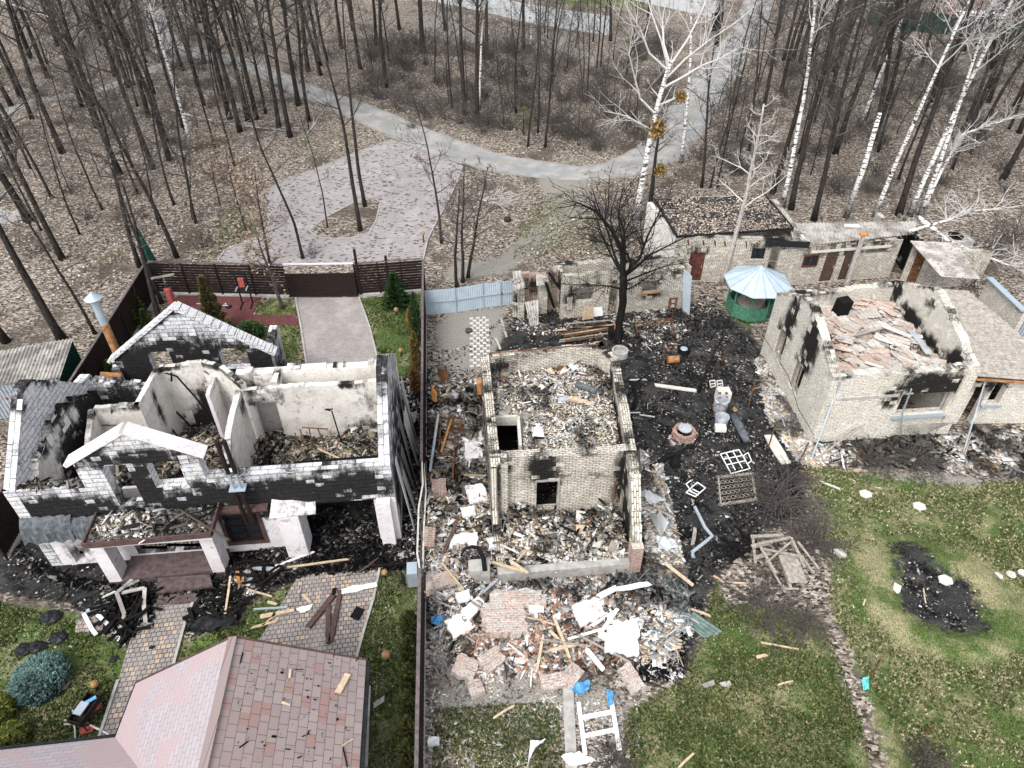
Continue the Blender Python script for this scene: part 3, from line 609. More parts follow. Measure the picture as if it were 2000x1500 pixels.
def corr(name, mat, c4, wave=.16, amp=.03, parent=None, seg=6, jig=0, build=True, mb=None, col=(1, 1, 1)):    # corrugated sheet; waves step from c4[0] to c4[1], run towards c4[3]
    a, b, c, d = [Vector(p) for p in c4]; n = int((b-a).length/wave*seg/1.0); up = (b-a).cross(d-a).normalized(); up = up if up.z > 0 else -up; rows = 4
    m = mb or MB(); vs = []; uv = []
    for j in range(rows+1):
        t = j/rows
        for i in range(n+1):
            s = i/n; p = (a*(1-s)+b*s)*(1-t)+(d*(1-s)+c*s)*t; p = p+up*(amp*math.sin(2*math.pi*i/seg)+jig*(random.random()-.5)); vs.append(p); uv.append((s*(b-a).length, t*(d-a).length))
    N = n+1; m.add(vs+[v-up*.012 for v in vs], [(j*N+i, j*N+i+1, (j+1)*N+i+1, (j+1)*N+i) for j in range(rows) for i in range(n)]+[(k+(rows+1)*N) for k in ()] if False else
                   [(j*N+i, j*N+i+1, (j+1)*N+i+1, (j+1)*N+i) for j in range(rows) for i in range(n)]+[((rows+1)*N+j*N+i, (rows+1)*N+(j+1)*N+i, (rows+1)*N+(j+1)*N+i+1, (rows+1)*N+j*N+i+1) for j in range(rows) for i in range(n)], col, uv*2)
    return m.build(name, M[mat], parent) if build else m
def window(a, b, h, th, parent, mat='brown', inset=.12, bars=(1, 1), glass=False, fw=.06, rail=.03):
    a = Vector((*V2(a), 0)); b = Vector((*V2(b), 0)); d = (b-a).normalized(); nn = Vector((-d.y, d.x, 0)); P = lambda s, z: a+d*s+nn*inset+UP*z
    s0, s1, z0, z1 = h; m = MB()
    for p, q in (((s0, z0), (s1, z0)), ((s0, z1), (s1, z1)), ((s0, z0), (s0, z1)), ((s1, z0), (s1, z1))):
        o = .5*fw; cl = lambda s, z: P(min(max(s, s0+o), s1-o), min(max(z, z0+o), z1-o)); m.bar(cl(*p), cl(*q), fw, fw, up=nn)
    for k in range(bars[0]): s = s0+(s1-s0)*(k+1)/(bars[0]+1); m.bar(P(s, z0+fw), P(s, z1-fw), rail*1.6, rail*1.6, up=nn)
    for k in range(bars[1]): z = z0+(z1-z0)*(k+1)/(bars[1]+1); m.bar(P(s0+fw, z), P(s1-fw, z), rail, rail, up=nn)
    w_ = m.build('window', M[mat], parent)
    if glass:
        g = MB(); g.slab([P(s0+fw, z0+fw)+nn*.02, P(s1-fw, z0+fw)+nn*.02, P(s1-fw, z1-fw)+nn*.02, P(s0+fw, z1-fw)+nn*.02], .006); g.build('pane', M['glass'], w_)
    return w_
def door(a, b, h, parent, mat, inset=.06, th=.05, handle=True):
    a = Vector((*V2(a), 0)); b = Vector((*V2(b), 0)); d = (b-a).normalized(); nn = Vector((-d.y, d.x, 0)); s0, s1, z0, z1 = h; m = MB(); n = max(3, int((s1-s0)/.14))
    for k in range(n):
        x0 = s0+(s1-s0)*k/n+.004; x1 = s0+(s1-s0)*(k+1)/n-.004; m.box(a+d*((x0+x1)/2)+nn*(inset+th/2)+UP*((z0+z1)/2), (x1-x0, th, z1-z0-.02), Matrix((d, nn, UP)).transposed())
    o = m.build('door', M[mat], parent)
    if handle: k = MB(); k.box(a+d*(s1-.1)+nn*(inset-.03)+UP*((z0+z1)/2), (.03, .05, .16), Matrix((d, nn, UP)).transposed()); k.build('handle', M['zinc'], o)
    return o
def hx(a, b, pts):              # opening from its survey corners
    q = [plane(a, b, u, v) for u, v in pts]; s = sorted(p[0] for p in q); z = sorted(p[1] for p in q)
    k = len(q)//2; return (sum(s[:k])/k, sum(s[k:])/(len(q)-k), sum(z[:k])/k, sum(z[k:])/(len(q)-k))

# ================================================================ house in the left plot (white blocks, burnt out)
h1 = thing('burnt_house', 'burnt out white block house with two gables and a flat roofed porch', 'house', (-10.6, 19.5, 0))
A = XY(5, 962, 4.05); B = XY(762, 908, 4.05); Eb = XY(156, 731, 4.05); D = XY(773, 690, 4.05); TH = .4
LF = (Vector(A)-Vector(B)).length if False else math.dist(A, B)
o1 = (3.45, 4.28, 2.95, 4.95); o2 = (4.9, 5.95, 3.75, 4.95); wv = (6.62, 7.86, .55, 2.12)
wall('wall', 'block', A, B, 2.35, [(0, 4.05), (2.65, 4.0), (2.66, 5.15), (4.61, 6.3), (6.62, 5.1), (6.63, 4.05), (LF, 4.05)], TH, [o1, o2], .0,
     soot=[(8.6, 2.9, 4.6, .8, 1.7), (1.4, 2.8, 2.2, .85, 1.7), (4.6, 4.0, .6, 1.3, 1.5), (4.6, 5.15, 2.0, .45, 1.3), (6.4, 3.3, .8, .8, 1.1), (11.8, 3.4, 1, .6, 1.2), (4.8, 2.7, 2.4, .6, 1.1), (3.2, 3.2, .3, 1, .8)], sb=[(3, 3, 3, 1, .7), (9, 3, 3, 1, .6)], parent=h1, dz=.2)
wall('wall', 'render', A, B, 0, 2.35, TH, [(.9, 1.35, .1, .75), (2.3, 2.95, 1.55, 2.2), wv, (9.25, 12.1, .02, 2.6), (3.2, 5.9, .3, 2.25)], .0, soot=[(8.2, 2.2, 1.0, .5, 1.2), (1.2, .6, .5, .6, .8), (2.5, 2.2, .8, .4, 1.0), (9.2, 1.2, .35, 1.2, .55)], sb=[(6, 1, 6, 2, .9)], parent=h1)
gpk = MB()
def onw(a, b, s, z, t=0): a_ = Vector((*V2(a), 0)); d = (Vector((*V2(b), 0))-a_).normalized(); n_ = Vector((-d.y, d.x, 0)); return a_+d*s+n_*t+UP*z
gpk.bar(onw(A, B, 2.4, 5.08, .2), onw(A, B, 4.6, 6.38, .2), .5, .14, up=UP); gpk.bar(onw(A, B, 4.66, 6.38, .2), onw(A, B, 6.85, 5.08, .2), .5, .14, up=UP)
gpk.build('gable_coping', M['render'], h1)
wall('wall', 'block', Eb, A, 0, [(0, 4.05), (.7, 4.15), (3.1, 6.3), (3.6, 6.3), (6.34, 4.05)], TH, (), 0, sb=[(2.8, .8, 2.5, 1.0, .8), (5.5, 1.0, 1.2, 1.0, .8)], soot=[(4, 2, 4, 1.5, .6)], parent=h1)
wall('wall', 'block', B, D, 0, [(0, 4.05), (2.9, 6.1), (3.7, 6.1), (6.5, 4.05)], TH, (), 0, soot=[(3, 3, 3.5, 2.8, .8), (1, 2, 1, 2, .9), (5, 1.5, 2, 2, 1.0)], sb=[(3, 2, 3, 1, .5)], parent=h1)
wall('wall', 'plaster', D, mv(D, -6.6), 0, 4.0, TH, [(2.2, 3.2, .5, 2.2)], 1.0, soot=[(3, 3, 3, 1, .4)], sb=[(2, 2.2, 2.5, .8, .45), (5.8, 3, .6, 1, .6)], parent=h1)
wall('wall', 'block', mv(Eb, 2.6), Eb, 0, [(0, 3.5), (1.2, 3.8), (2.6, 4.05)], TH, (), 1.2, soot=[(1, 3, 2, 1, .8)], sb=[(1, 3, 2, 1, .9)], parent=h1, seed=5)
# ledge and plaster lining below the left gable, piled up wreckage of the left room
wall('lining', 'plaster', mv(Eb, .42, -.5), mv(A, .42, .5), 0, [(0, 3.6), (2.1, 5.05), (3.0, 4.95), (4.3, 4.5), (5.3, 3.9)], .22, (), 1.6, sb=[(2.2, 4.6, 1.6, .35, 1.1), (2.6, 2.6, 1.2, 1.4, 1.5), (.8, 3, 1, 2.5, 1.5), (4.0, 4.2, .5, .3, .9), (5.0, 1.5, .5, 2, .9)], parent=h1, seed=77, ds=.18, base=.15)
# torn outer cladding of the right gable
cl = MB()
for i in range(9):
    s = .3+i*.68; k = onw(B, D, s, 0); hgt = 2.2+1.6*random.random(); off = -(.12+.18*random.random())
    p = onw(B, D, s, 0, off-.35); q = onw(B, D, s+.5+.1*random.random(), 0, off-.35); cc_ = random.choice([(.16, .155, .15), (.45, .44, .44), (.6, .58, .58), (.3, .29, .28)]); cl.slab([p, p+(q-p)*random.uniform(.3, .7), onw(B, D, s+.4, hgt, off), onw(B, D, s+.03, hgt*(.8+.2*random.random()), off)], .03, cc_)
cl.build('torn_cladding', M['col'], h1)
wall('terrace_back_wall', 'block', mv(A, 9.0, 2.0), mv(B, -.4, 2.0), 0, 2.3, .1, (), 0, soot=[(1.7, 1.3, 9, 9, 1.3)], parent=h1)
cap_ = MB(); cap_.poly([mv(A, 9.0, .42), mv(B, -.42, .42), mv(B, -.42, 2.1), mv(A, 9.0, 2.1)], 2.4, 2.5); cap_.build('terrace_ceiling', M['char'], h1)
# rear gable wing
G0 = XY(222, 702, 2.9); G1 = XY(528, 690, 2.9); LG = math.dist(G0, G1)
g1 = hx(G0, G1, [(292, 688), (332, 686), (300, 735), (345, 735)]); g2 = hx(G0, G1, [(425, 682), (478, 678), (438, 722), (492, 718)])
wall('wall', 'block', G0, G1, 0, [(0, 2.85), (LG*.5-.25, 5.3), (LG*.5+.15, 5.35), (LG, 2.9)], .36, [g1, g2], 0, soot=[(LG*.5, 1.2, 9, 2.5, 1.7), (2.6, 3.4, 1.5, .7, 1.2), (4.4, 3.6, 1, .5, .8)], sb=[(3, 2, 4, 1, .4)], parent=h1, dz=.2)
gc = MB(); gc.bar(onw(G0, G1, -.25, 2.78, .18), onw(G0, G1, LG*.5-.08, 5.46, .18), .55, .13); gc.bar(onw(G0, G1, LG*.5-.05, 5.47, .18), onw(G0, G1, LG+.2, 2.85, .18), .55, .13); gc.build('gable_coping', M['block'], h1)
wall('wall', 'block', G1, mv(G1, .15, 1.6), 0, [(0, 2.9), (1.6, 3.3)], .35, (), 1, soot=[(.8, 1.5, 1, 1.5, .8)], sb=[(.8, 1.5, 1, 1.5, .5)], parent=h1, seed=4)
wall('wall', 'block', mv(G0, -.4, .6), mv(G0, .3, -2.2), 0, [(0, 2.7), (2.9, 2.0)], .35, (), 1.5, soot=[(1, 1.5, 2, 1.5, .9)], parent=h1, seed=9)
# rooms: inner plastered partitions
PI_ = [(310, 717), (395, 707), (425, 717), (470, 752)]
def inner(pts, z, mat='plaster', z0=.5, th=.22, zt=None, seed=1, jag=.4, so=(), sb=(), holes=(), base=0):
    q = [XY(u, v, z) for u, v in pts]
    for i in range(len(q)-1): wall('partition', mat, q[i], q[i+1], z0, [(0, z if zt is None else zt[i]), (math.dist(q[i], q[i+1]), z if zt is None else zt[i+1])], th, holes if i == 0 else (), jag, soot=so[i] if i < len(so) else (), sb=sb[i] if i < len(sb) else (), parent=h1, seed=seed+i, course=.06, base=base, ds=.2, dz=.2)
inner([(310, 717), (392, 707)], 3.9, so=[[(1.45, 1.2, .6, 1.5, 1.3), (.9, .7, .9, .7, 1.2)]], seed=3)
inner([(392, 707), (428, 716)], 3.9, so=[[(0, 1.0, .5, 1.0, 1.1)]], seed=4)
inner([(428, 716), (470, 752)], 3.9, so=[[(1, .8, .5, .4, .5)]], seed=6)
inner([(270, 790), (310, 717)], 3.9, so=[[(.5, 1, .8, .5, .9), (1.2, 2.6, .25, 1.2, .8)]], seed=7, th=.2)
inner([(182, 797), (270, 790)], 3.9, seed=8, th=.2, holes=((.2, .9, .5, 1.6),))
inner([(150, 900), (182, 797)], 3.9, zt=[3.0, 3.9], seed=9, th=.2)
inner([(447, 905), (452, 835), (470, 760)], 3.9, so=[[(.8, 2, .3, 2, .7)], [(2.0, 3.4, .5, .6, .8), (1, 1, .5, .5, .5)]], seed=11)
inner([(470, 762), (740, 743)], 3.65, so=[[(5, 2.6, .9, .9, .42), (4.6, 1.2, .9, .5, .8), (1.2, 3.3, .6, .5, .5), (3.3, .8, 1, .3, .5)]], seed=14, holes=((.35, 1.35, .4, 2.9),))
inner([(90, 760), (190, 752)], 3.2, seed=16, th=.2, so=[[(1, 2.5, 1, .5, .8)]], jag=1.2)
inner([(408, 770), (425, 725)], 3.3, seed=18, th=.15, mat='render')
inner([(540, 745), (548, 715)], 3.9, seed=19, th=.25, so=[[(.8, 3, .6, .6, .6)]])
wb = MB(); wq = [XY(545, 757, 3.6), XY(599, 753, 3.6)]; wb.slab([(wq[0][0], wq[0][1]-.02, 1.5), (wq[1][0], wq[1][1]-.02, 1.3), (wq[1][0], wq[1][1]-.02, 3.5), (wq[0][0], wq[0][1]-.02, 3.5)], .01); wb.build('white_tile_patch', M['white'], h1)
# porch
pr = MB(); R0 = XY(162, 1063, 2.75); R1 = XY(410, 1041, 2.75); R2 = mv(R1, 0, 1.25); R3 = mv(R0, 0, 1.25)
pr.poly([R0, R1, R2, R3], 2.62, 2.72); ro = pr.build('porch_roof', M['felt'], h1)
fa = MB(); rim = [R0, R1, R2]; fa.bar((*mv(R0, -.03, -.02), 2.68), (*mv(R1, .03, -.02), 2.68), .06, .24); fa.bar((*mv(R1, .02, 0), 2.68), (*mv(R2, .02, .1), 2.68), .06, .24); fa.bar((*mv(R0, -.02, 0), 2.68), (*mv(R3, -.02, .1), 2.68), .06, .24); fa.build('fascia', M['brownwood'], ro)
bm_ = MB(); bm_.box((*mv(((R0[0]+R1[0])/2, (R0[1]+R1[1])/2), 0, .2), 2.49), (4.1, .3, .2), rotm(0, 0, ROT)); bm_.build('porch_beam', M['render'], h1)
for cu, cv in ((226, 1140), (428, 1121)):
    c_ = XY(cu, cv, .1); k = MB(); k.box((*mv(c_, 0, .38), 1.18), (.46, .62, 2.14), rotm(0, 0, ROT)); k.build('porch_column', M['render'], h1)
    k = MB(); k.box((*mv(c_, 0, .38), .06), (.5, .66, .1), rotm(0, 0, ROT)); k.build('column_base', M['brownwood'], h1)
pf = MB(); F0 = XY(238, 1140, .15); F1 = XY(420, 1120, .15); pf.poly([mv(F0, 0, .1), mv(F1, .3, .1), mv(F1, .3, 2.6), mv(F0, 0, 2.6)], .02, .22); pf.build('porch_floor', M['deck'], h1)
pb = MB(); q0 = mv(F0, -.1, 2.7); pb.box((*mv(q0, 1.7), 1.25), (3.4, .12, 2.1), rotm(0, 0, ROT)); pb.build('porch_back_wall', M['render'], h1)
d0 = mv(F0, .7, 2.62); d1 = mv(F0, 2.9, 2.62); window(d0, d1, (0, 2.1, .3, 2.2), .1, h1, 'brown', 0, (3, 1), True, .09, .05)
st = MB(); st.poly([XY(308, 1164, 0), XY(418, 1150, 0), XY(412, 1128, 0), XY(312, 1135, 0)], .0, .2); st.build('step', M['deck'], h1)
st = MB(); st.poly([XY(306, 1184, 0), XY(388, 1178, 0), XY(388, 1162, 0), XY(312, 1165, 0)], .0, .1); st.build('step', M['deck'], h1)
window(A, B, wv, TH, h1, 'brown', .1, (1, 3), True, .1, .035)
su = MB()
for s0_, s1_, z0_, z1_ in ((6.5, 8.0, 2.12, 2.24), (6.5, 8.0, .42, .55), (6.5, 6.62, .5, 2.2), (7.86, 8.0, .5, 2.2)): su.box(onw(A, B, (s0_+s1_)/2, (z0_+z1_)/2, -.02), (s1_-s0_, .06, z1_-z0_), rotm(0, 0, ROT))
su.build('window_surround', M['brownwood'], h1)
ev = MB(); ev.box(onw(A, B, 7.4, 2.5, -.12), (2.0, .3, .12), rotm(0, 0, ROT)); ev.build('eaves_board', M['brownwood'], h1)
# projecting pier and end pier of the terrace
pi = MB(); pi.box(onw(A, B, 9.1, 1.2, -.1), (.75, .9, 2.4), rotm(0, 0, ROT)); pi.build('pier', M['render'], h1)
pc = MB(); p_ = [onw(A, B, 8.5, 2.42, -.6), onw(A, B, 10.1, 2.42, -.55), onw(A, B, 10.0, 2.5, .4), onw(A, B, 8.6, 2.95, .35)]; pc.slab(p_, .1, (.4, .4, .4)); pc.build('eaves_piece', M['render'], h1)
pi = MB(); pi.box(onw(A, B, 12.45, 1.2, .1), (.5, .8, 2.4), rotm(0, 0, ROT)); pi.build('pier', M['render'], h1)
# drooping sheets of the burnt eaves
for k, (s0_, s1_, zt_, dr, tk) in enumerate(((.0, 1.7, 2.75, .8, -.65), (1.6, 3.0, 2.6, .65, -.5))):
    m = MB(); nseg = 12; vs = []
    for i in range(nseg+1):
        s = s0_+(s1_-s0_)*i/nseg; wv_ = .05*math.sin(i*1.3)+.05*random.random()
        for j in range(5): t = j/4; vs.append(onw(A, B, s, zt_-.35*t-dr*.7*t**3+wv_*t, -.04-.42*t**.7+.05*math.sin(i*2.1+t*5)+.03*random.random()))
    m.add(vs, [(i*5+j, (i+1)*5+j, (i+1)*5+j+1, i*5+j+1) for i in range(nseg) for j in range(4)]); o = m.build('buckled_eaves_sheet', M['zincdark'], h1); o.modifiers.new('s', 'SOLIDIFY').thickness = .01
# flues
def pipe(name, parent, u, vb, vt, zb, r, mat, cap=None, top=None, lower=None):
    p = W(u, vb, zb); z1 = ZH(u, vb, zb, vt); m = MB(); m.tube([p, (p.x, p.y, z1)], r, 12); o = m.build(name, M[mat], parent)
    if cap: c = MB(); c.lathe((p.x, p.y, z1+.12), [(r*1.15, 0), (r*2.2, .02), (r*.3, .28)], 14); c.tube([(p.x+r*.7, p.y, z1), (p.x+r*.7, p.y, z1+.15)], .015, 4); c.build('flue_cap', M['zinc'], o)
    if lower: c = MB(); c.tube([(p.x, p.y, zb-1.6), (p.x, p.y, zb+.9)], r*1.04, 12); c.build('flue_base', M['rustdull'], o)
    return o
pipe('flue_pipe', h1, 218, 665, 588, 3.3, .17, 'zinc', True, lower=True)
for du in (0, 13):
    p = onw(A, B, 7.55+du*.018, 0, -.3); m = MB(); m.tube([(p.x, p.y, 1.9), (p.x, p.y, 3.7)], .07, 10); m.build('wall_flue', M['brown'], h1)
    m = MB(); m.tube([(p.x, p.y, 3.7), (p.x, p.y, 4.5)], .05, 8); m.build('wall_flue', M['zinc'], h1)
    m = MB(); m.tube([(p.x, p.y, 4.5), (p.x, p.y, 6.0)], .075, 10); m.build('wall_flue', M['brown'], h1)
m = MB(); m.box(onw(A, B, 7.67, 3.72, -.25), (.55, .35, .05), rotm(0, 0, ROT)); m.build('flue_bracket', M['zinc'], h1)
# rubble inside, on the porch roof
DK = [(.02, .02, .02), (.06, .055, .05), (.14, .125, .10), (.26, .23, .18), (.4, .37, .31), (.6, .58, .54), (.33, .27, .17), (.03, .03, .03)]
INS = [mv(A, .4, .4), mv(B, -.4, .4), mv(D, -.4, -.4), mv(Eb, .4, -.4)]
INT_ = [mv(A, .4, .4), mv(A, 9.0, .4), mv(A, 9.0, 2.1), mv(B, -.4, 2.1), mv(D, -.4, -.4), mv(Eb, .4, -.4)]
_, zf = heap('rubble', INT_, .35, .7, parent=h1, tint=(.62, .58, .52))
xy = pick(INT_, 22000); stuff_chips('rubble_pieces', [chips(xy, zf(xy[:, 0], xy[:, 1]), .05, .28, DK, .8)], parent=h1)
LZ = [mv(A, .7, .5), mv(A, 3.2, .6), mv(A, 3.3, 3.0), mv(Eb, 3.6, -.8), mv(Eb, .8, -.6)]
_, zl = heap('wreckage', LZ, .5, 1.3, parent=h1, off=41, edge=1.1, tint=(.35, .33, .3)); xy = pick(LZ, 7000); stuff_chips('wreckage_pieces', [chips(xy, zl(xy[:, 0], xy[:, 1]), .05, .5, DK, 1.0)], parent=h1)
for PG, nm in ((PL([(97, 764), (134, 758), (137, 840), (118, 858), (100, 845)], 2.85), 'attic_slab'), (PL([(138, 760), (200, 752), (196, 800), (160, 812), (139, 835)], 2.85), 'attic_slab')):
    mm = MB(); mm.poly(PG, 2.62, 2.78); mm.build(nm, M['slabconc'], h1); _, zq = heap('attic_mud', PG, 2.74, .3, st=.08, parent=h1, off=47, edge=.15, tint=(1.0, .94, .84)); xy = pick(PG, 900); stuff_chips('attic_chips', [chips(xy, zq(xy[:, 0], xy[:, 1]), .04, .22, 'ashw', .6)], parent=h1)
for u, v, sx, sy in ((117, 793, .34, .5), (118, 818, .3, .16)): mm = MB(); mm.box(W(u, v, 2.9), (sx, sy, .34), rotm(0, 0, ROT)); mm.build('dark_hole_box', M['char'], h1)  # solid black boxes stand in for the shade inside the slab's holes
for k, (u, v, z, sx, sy, rz, ry, mt) in enumerate(((65, 905, 1.6, .9, 1.6, .1, .9, 'concrete'), (85, 800, 2.0, .5, 1.6, -.3, .8, 'char'), (205, 765, 2.6, .8, .8, .5, .4, 'asbestos'), (215, 740, 2.8, .8, .7, .3, .3, 'rustdull'), (250, 770, 2.2, .7, .3, .9, .5, 'roofmetal'), (105, 870, 1.7, .25, 2.2, .2, .3, 'greywood'), (95, 850, 1.9, .12, 2.6, -.2, .2, 'zinc'), (235, 790, 2.0, .5, .5, .3, .1, 'slabconc'), (150, 810, 1.9, .15, 2.0, .9, .1, 'char'), (190, 745, 2.9, 1.3, .2, .1, .0, 'concrete'))):
    mm = MB(); mm.box(W(u, v, z), (sx, sy, .1), rotm(ry*.5, ry, rz)); mm.build('fallen_slab', M[mt], h1)
for k in range(26):
    u, v = random.uniform(200, 700), 0; s_, t_ = random.uniform(3.4, 11.5), random.uniform(2.4, 6.0); c = Vector((*mv(A, s_, t_), random.uniform(.8, 1.3))); a_ = random.random()*6.28; L_ = random.uniform(.5, 1.4); dd_ = Vector((math.cos(a_), math.sin(a_), random.uniform(-.2, .5)))*L_/2
    mm = MB(); mm.bar(c-dd_, c+dd_, random.uniform(.05, .12), .04); mm.build('fallen_lath', M[random.choice(('char', 'wood', 'char', 'greywood', 'rust', 'asbestos'))], h1)
PR = [mv(R0, .1, .1), mv(R1, -.1, .1), mv(R2, -.1, 0), mv(R3, .1, 0)]; xy = pick(PR, 2600); stuff_chips('roof_rubble', [chips(xy, 2.72, .04, .22, 'ashw', .5), chips(pick(PR, 60), 2.8, .15, .4, 'ash', .3, .15, 4)], parent=h1)
FG = [mv(Eb, .2, .4), mv(D, -6.6, .4), mv(G1, 0, -.2), mv(G0, 0, -.2)]; _, zf = heap('rubble', FG, .1, .9, parent=h1, off=4, tint=(.6, .58, .55)); xy = pick(FG, 4000); stuff_chips('rubble_pieces', [chips(xy, zf(xy[:, 0], xy[:, 1]), .05, .3, 'ash', .8)], parent=h1)
PB = [mv(A, 0, .12), mv(A, 2.6, .12), mv(A, 2.6, .36), mv(A, 0, .36)]; xy = pick(PB, 260); stuff_chips('loose_blocks', [chips(xy, 4.02, .1, .3, 'ashw', .3, .5)], parent=h1)
# rods, cables and studs standing in the rooms
def rods(parent, name, specs, mat, r=.025):
    for pts in specs: m = MB(); m.tube([W(u, v, z) for u, v, z in pts], r, 5); m.build(name, M[mat], parent)
rods(h1, 'bent_rod', [[(300, 722, 3.6), (345, 735, 3.5), (385, 780, 2.2), (420, 830, .9)], [(335, 728, 3.6), (335, 745, 3.2)], [(300, 745, 3), (340, 800, 1.5), (390, 850, .8)], [(300, 770, 2.8), (330, 830, 1.2), (375, 890, .8)]], 'char', .04)
rods(h1, 'rusty_rod', [[(398, 725, 3.5), (425, 740, 3), (440, 800, 1), (445, 815, .8)], [(300, 730, 3.4), (295, 790, 2.6), (282, 830, 1.6), (275, 855, .8)], [(182, 830, 3), (270, 832, 3)], [(183, 800, 3.8), (188, 860, 1.4)], [(218, 800, 3.8), (222, 870, 1.2)], [(590, 835, 2), (640, 838, 2)], [(586, 838, 1.9), (600, 890, .8)], [(604, 836, 1.9), (612, 885, .8)], [(620, 836, 1.9), (640, 882, .8)], [(485, 845, 1.8), (505, 890, .9)], [(510, 850, 1.6), (480, 900, .9)], [(576, 845, 1.6), (590, 893, .8)]], 'rust', .03)
rods(h1, 'wall_conduit', [[(636, 800, 2.9), (648, 803, 2.7), (668, 868, .9)], [(635, 800, 2.9), (650, 799, 2.9)]], 'char', .03)

# ================================================================ middle house (pale brick, burnt out)
h2 = thing('burnt_house', 'burnt out roofless pale brick house with ash covered attic floor, in the middle plot', 'house', (2, 20, 0))
a2 = XY(938, 690, 3.9); b2 = XY(1176, 666, 3.9); c2 = XY(1210, 698, 3.9); d2 = XY(1244, 876, 3.9); e2 = XY(957, 892, 3.9); f2 = XY(973, 1140, 0); g2_ = XY(1247, 1118, 0)
wall('wall', 'brick', a2, e2, 0, 3.9, .36, (), 1.0, soot=[(3, 2, 5, 2.5, .75)], sb=[(3, 3.4, 4, .5, .5)], parent=h2, seed=21)
wall('wall', 'brick', b2, a2, 0, 3.9, .36, (), .6, sb=[(4.6, 3.4, .9, .6, .8), (3.4, 3.8, 1.4, .3, .5)], parent=h2, seed=22)
wall('wall', 'brick', c2, b2, 0, 3.9, .36, (), 1.0, parent=h2, seed=23)
wall('wall', 'brick', d2, c2, 0, [(0, 3.9), (5.4, 3.9)], .36, (), 1.0, sb=[(2.2, 3.1, 2.4, .35, 1.3), (4.8, 3.2, .8, .6, 1.0), (.6, 2.9, .5, .7, 1.1)], soot=[(3, 2, 3, 2, .4)], parent=h2, seed=24)
LX = math.dist(e2, d2); dh = hx(e2, d2, [(1045, 938), (1090, 938), (1046, 998), (1090, 998)])
wall('wall', 'brick', e2, d2, 0, 3.9, .36, [dh], .6, soot=[(dh[0]+.3, 3.1, .65, 1.0, 1.25), (LX-.3, 2.4, .45, 1.8, 1.25), (.6, 3.4, .25, .5, .8), (dh[0]+.4, 2.75, 1.2, .25, .75), (3.9, 2.6, .8, .3, .5)], parent=h2, seed=25, ds=.2, dz=.2)
fr = MB(); P_ = lambda s, z: onw(e2, d2, s, z, -.02)
for p, q in (((dh[0], dh[2]), (dh[0], dh[3])), ((dh[1], dh[2]), (dh[1], dh[3])), ((dh[0], dh[3]), (dh[1], dh[3]))): fr.bar(P_(*p), P_(*q), .07, .07, up=E2)
fr.build('door_frame', M['asbestos'], h2)
gp = [plane(d2, g2_, *p) for p in ((1250, 930), (1256, 1000), (1258, 1052), (1254, 1090))]; LR = math.dist(d2, g2_)
wall('wall', 'brick', g2_, d2, 0, [(0, .4), (.12, 1.2), (.5, 2.1), (LR-1.0, 3.5), (LR-.2, 3.9), (LR, 3.9)], .36, (), 1.3, sb=[(LR*.55, 1.5, .8, .8, 1.2), (LR*.85, 2.6, .5, 1.0, 1.2), (LR*.3, .9, .4, .6, .9)], parent=h2, seed=26, ds=.2)
rb = MB(); rb.box(onw(g2_, d2, .22, .75, .18), (.42, .5, 1.4), rotm(0, 0, ROT)); rb.build('brick_pier', M['redbrick'], h2)
wall('wall', 'brick', e2, f2, 0, [(0, 3.9), (.35, 3.8), (.36, .8), (1.6, .55), (2.6, .5)], .34, (), 1.0, soot=[(1, 1, 2, 1, .9)], parent=h2, seed=27)
wall('pilaster', 'brick', mv(e2, .1, -.28), mv(e2, .62, -.26), 0, [(0, 3.7), (.5, 3.6)], .26, (), .8, soot=[(.25, 3.1, .08, .6, .9)], parent=h2, seed=28)
wall('plinth', 'concrete', f2, g2_, 0, .55, .3, (), 0, soot=[(3.9, .4, .9, .4, .9), (1, .3, .8, .3, .35)], parent=h2)
sc = MB()   # attic slab with the stair hole
z_ = 2.68; hs0 = XY(968, 824, 2.7); hs1 = XY(1012, 822, 2.7); hs2 = XY(1016, 880, 2.7); hs3 = XY(972, 882, 2.7)
ia, ib, ic, id_, ie = mv(a2, .34, -.34), mv(b2, -.3, -.34), mv(c2, -.34, 0), mv(d2, -.34, .34), mv(e2, .34, .34)
sc.poly([ia, ib, ic, (ic[0], hs1[1]), (hs0[0], hs0[1]), (ia[0]+.1, hs0[1])], 2.5, z_); sc.poly([(hs1[0], hs1[1]), (ic[0], hs1[1]), id_, (hs2[0], id_[1]-.0)], 2.5, z_-.003)
sc.build('attic_slab', M['slabconc'], h2)
hf = MB()
for p, q in ((hs0, hs1), (hs1, hs2)): hf.bar((*p, 2.84), (*q, 2.84), .12, .3)
hf.build('hatch_kerb', M['slabconc'], h2)
UPF = [ia, ib, ic, (ic[0], hs1[1]), (hs1[0]+.1, hs1[1]+.05), (ia[0], hs0[1]+.1)]
_, z1 = heap('attic_rubble', UPF, 2.66, .42, parent=h2, off=7, edge=.2, tint=(1.1, 1.08, 1.0)); xy = pick(UPF, 21000); q1 = chips(xy, z1(xy[:, 0], xy[:, 1]), .04, .2, 'ashw', .7)
UP2 = [(hs1[0]+.12, hs1[1]+.1), (ic[0], hs1[1]+.1), id_, (hs2[0]+.1, id_[1])]
_, z2 = heap('attic_rubble', UP2, 2.66, .32, parent=h2, off=9, edge=.15, tint=(1.2, 1.2, 1.15)); xy = pick(UP2, 12000); q2 = chips(xy, z2(xy[:, 0], xy[:, 1]), .04, .17, 'ashw', .6)
stuff_chips('attic_debris', [q1, q2], parent=h2)
LOW = [mv(e2, .3, -.05), mv(d2, -.36, -.05), mv(g2_, -.36, .3), mv(f2, .35, .3)]
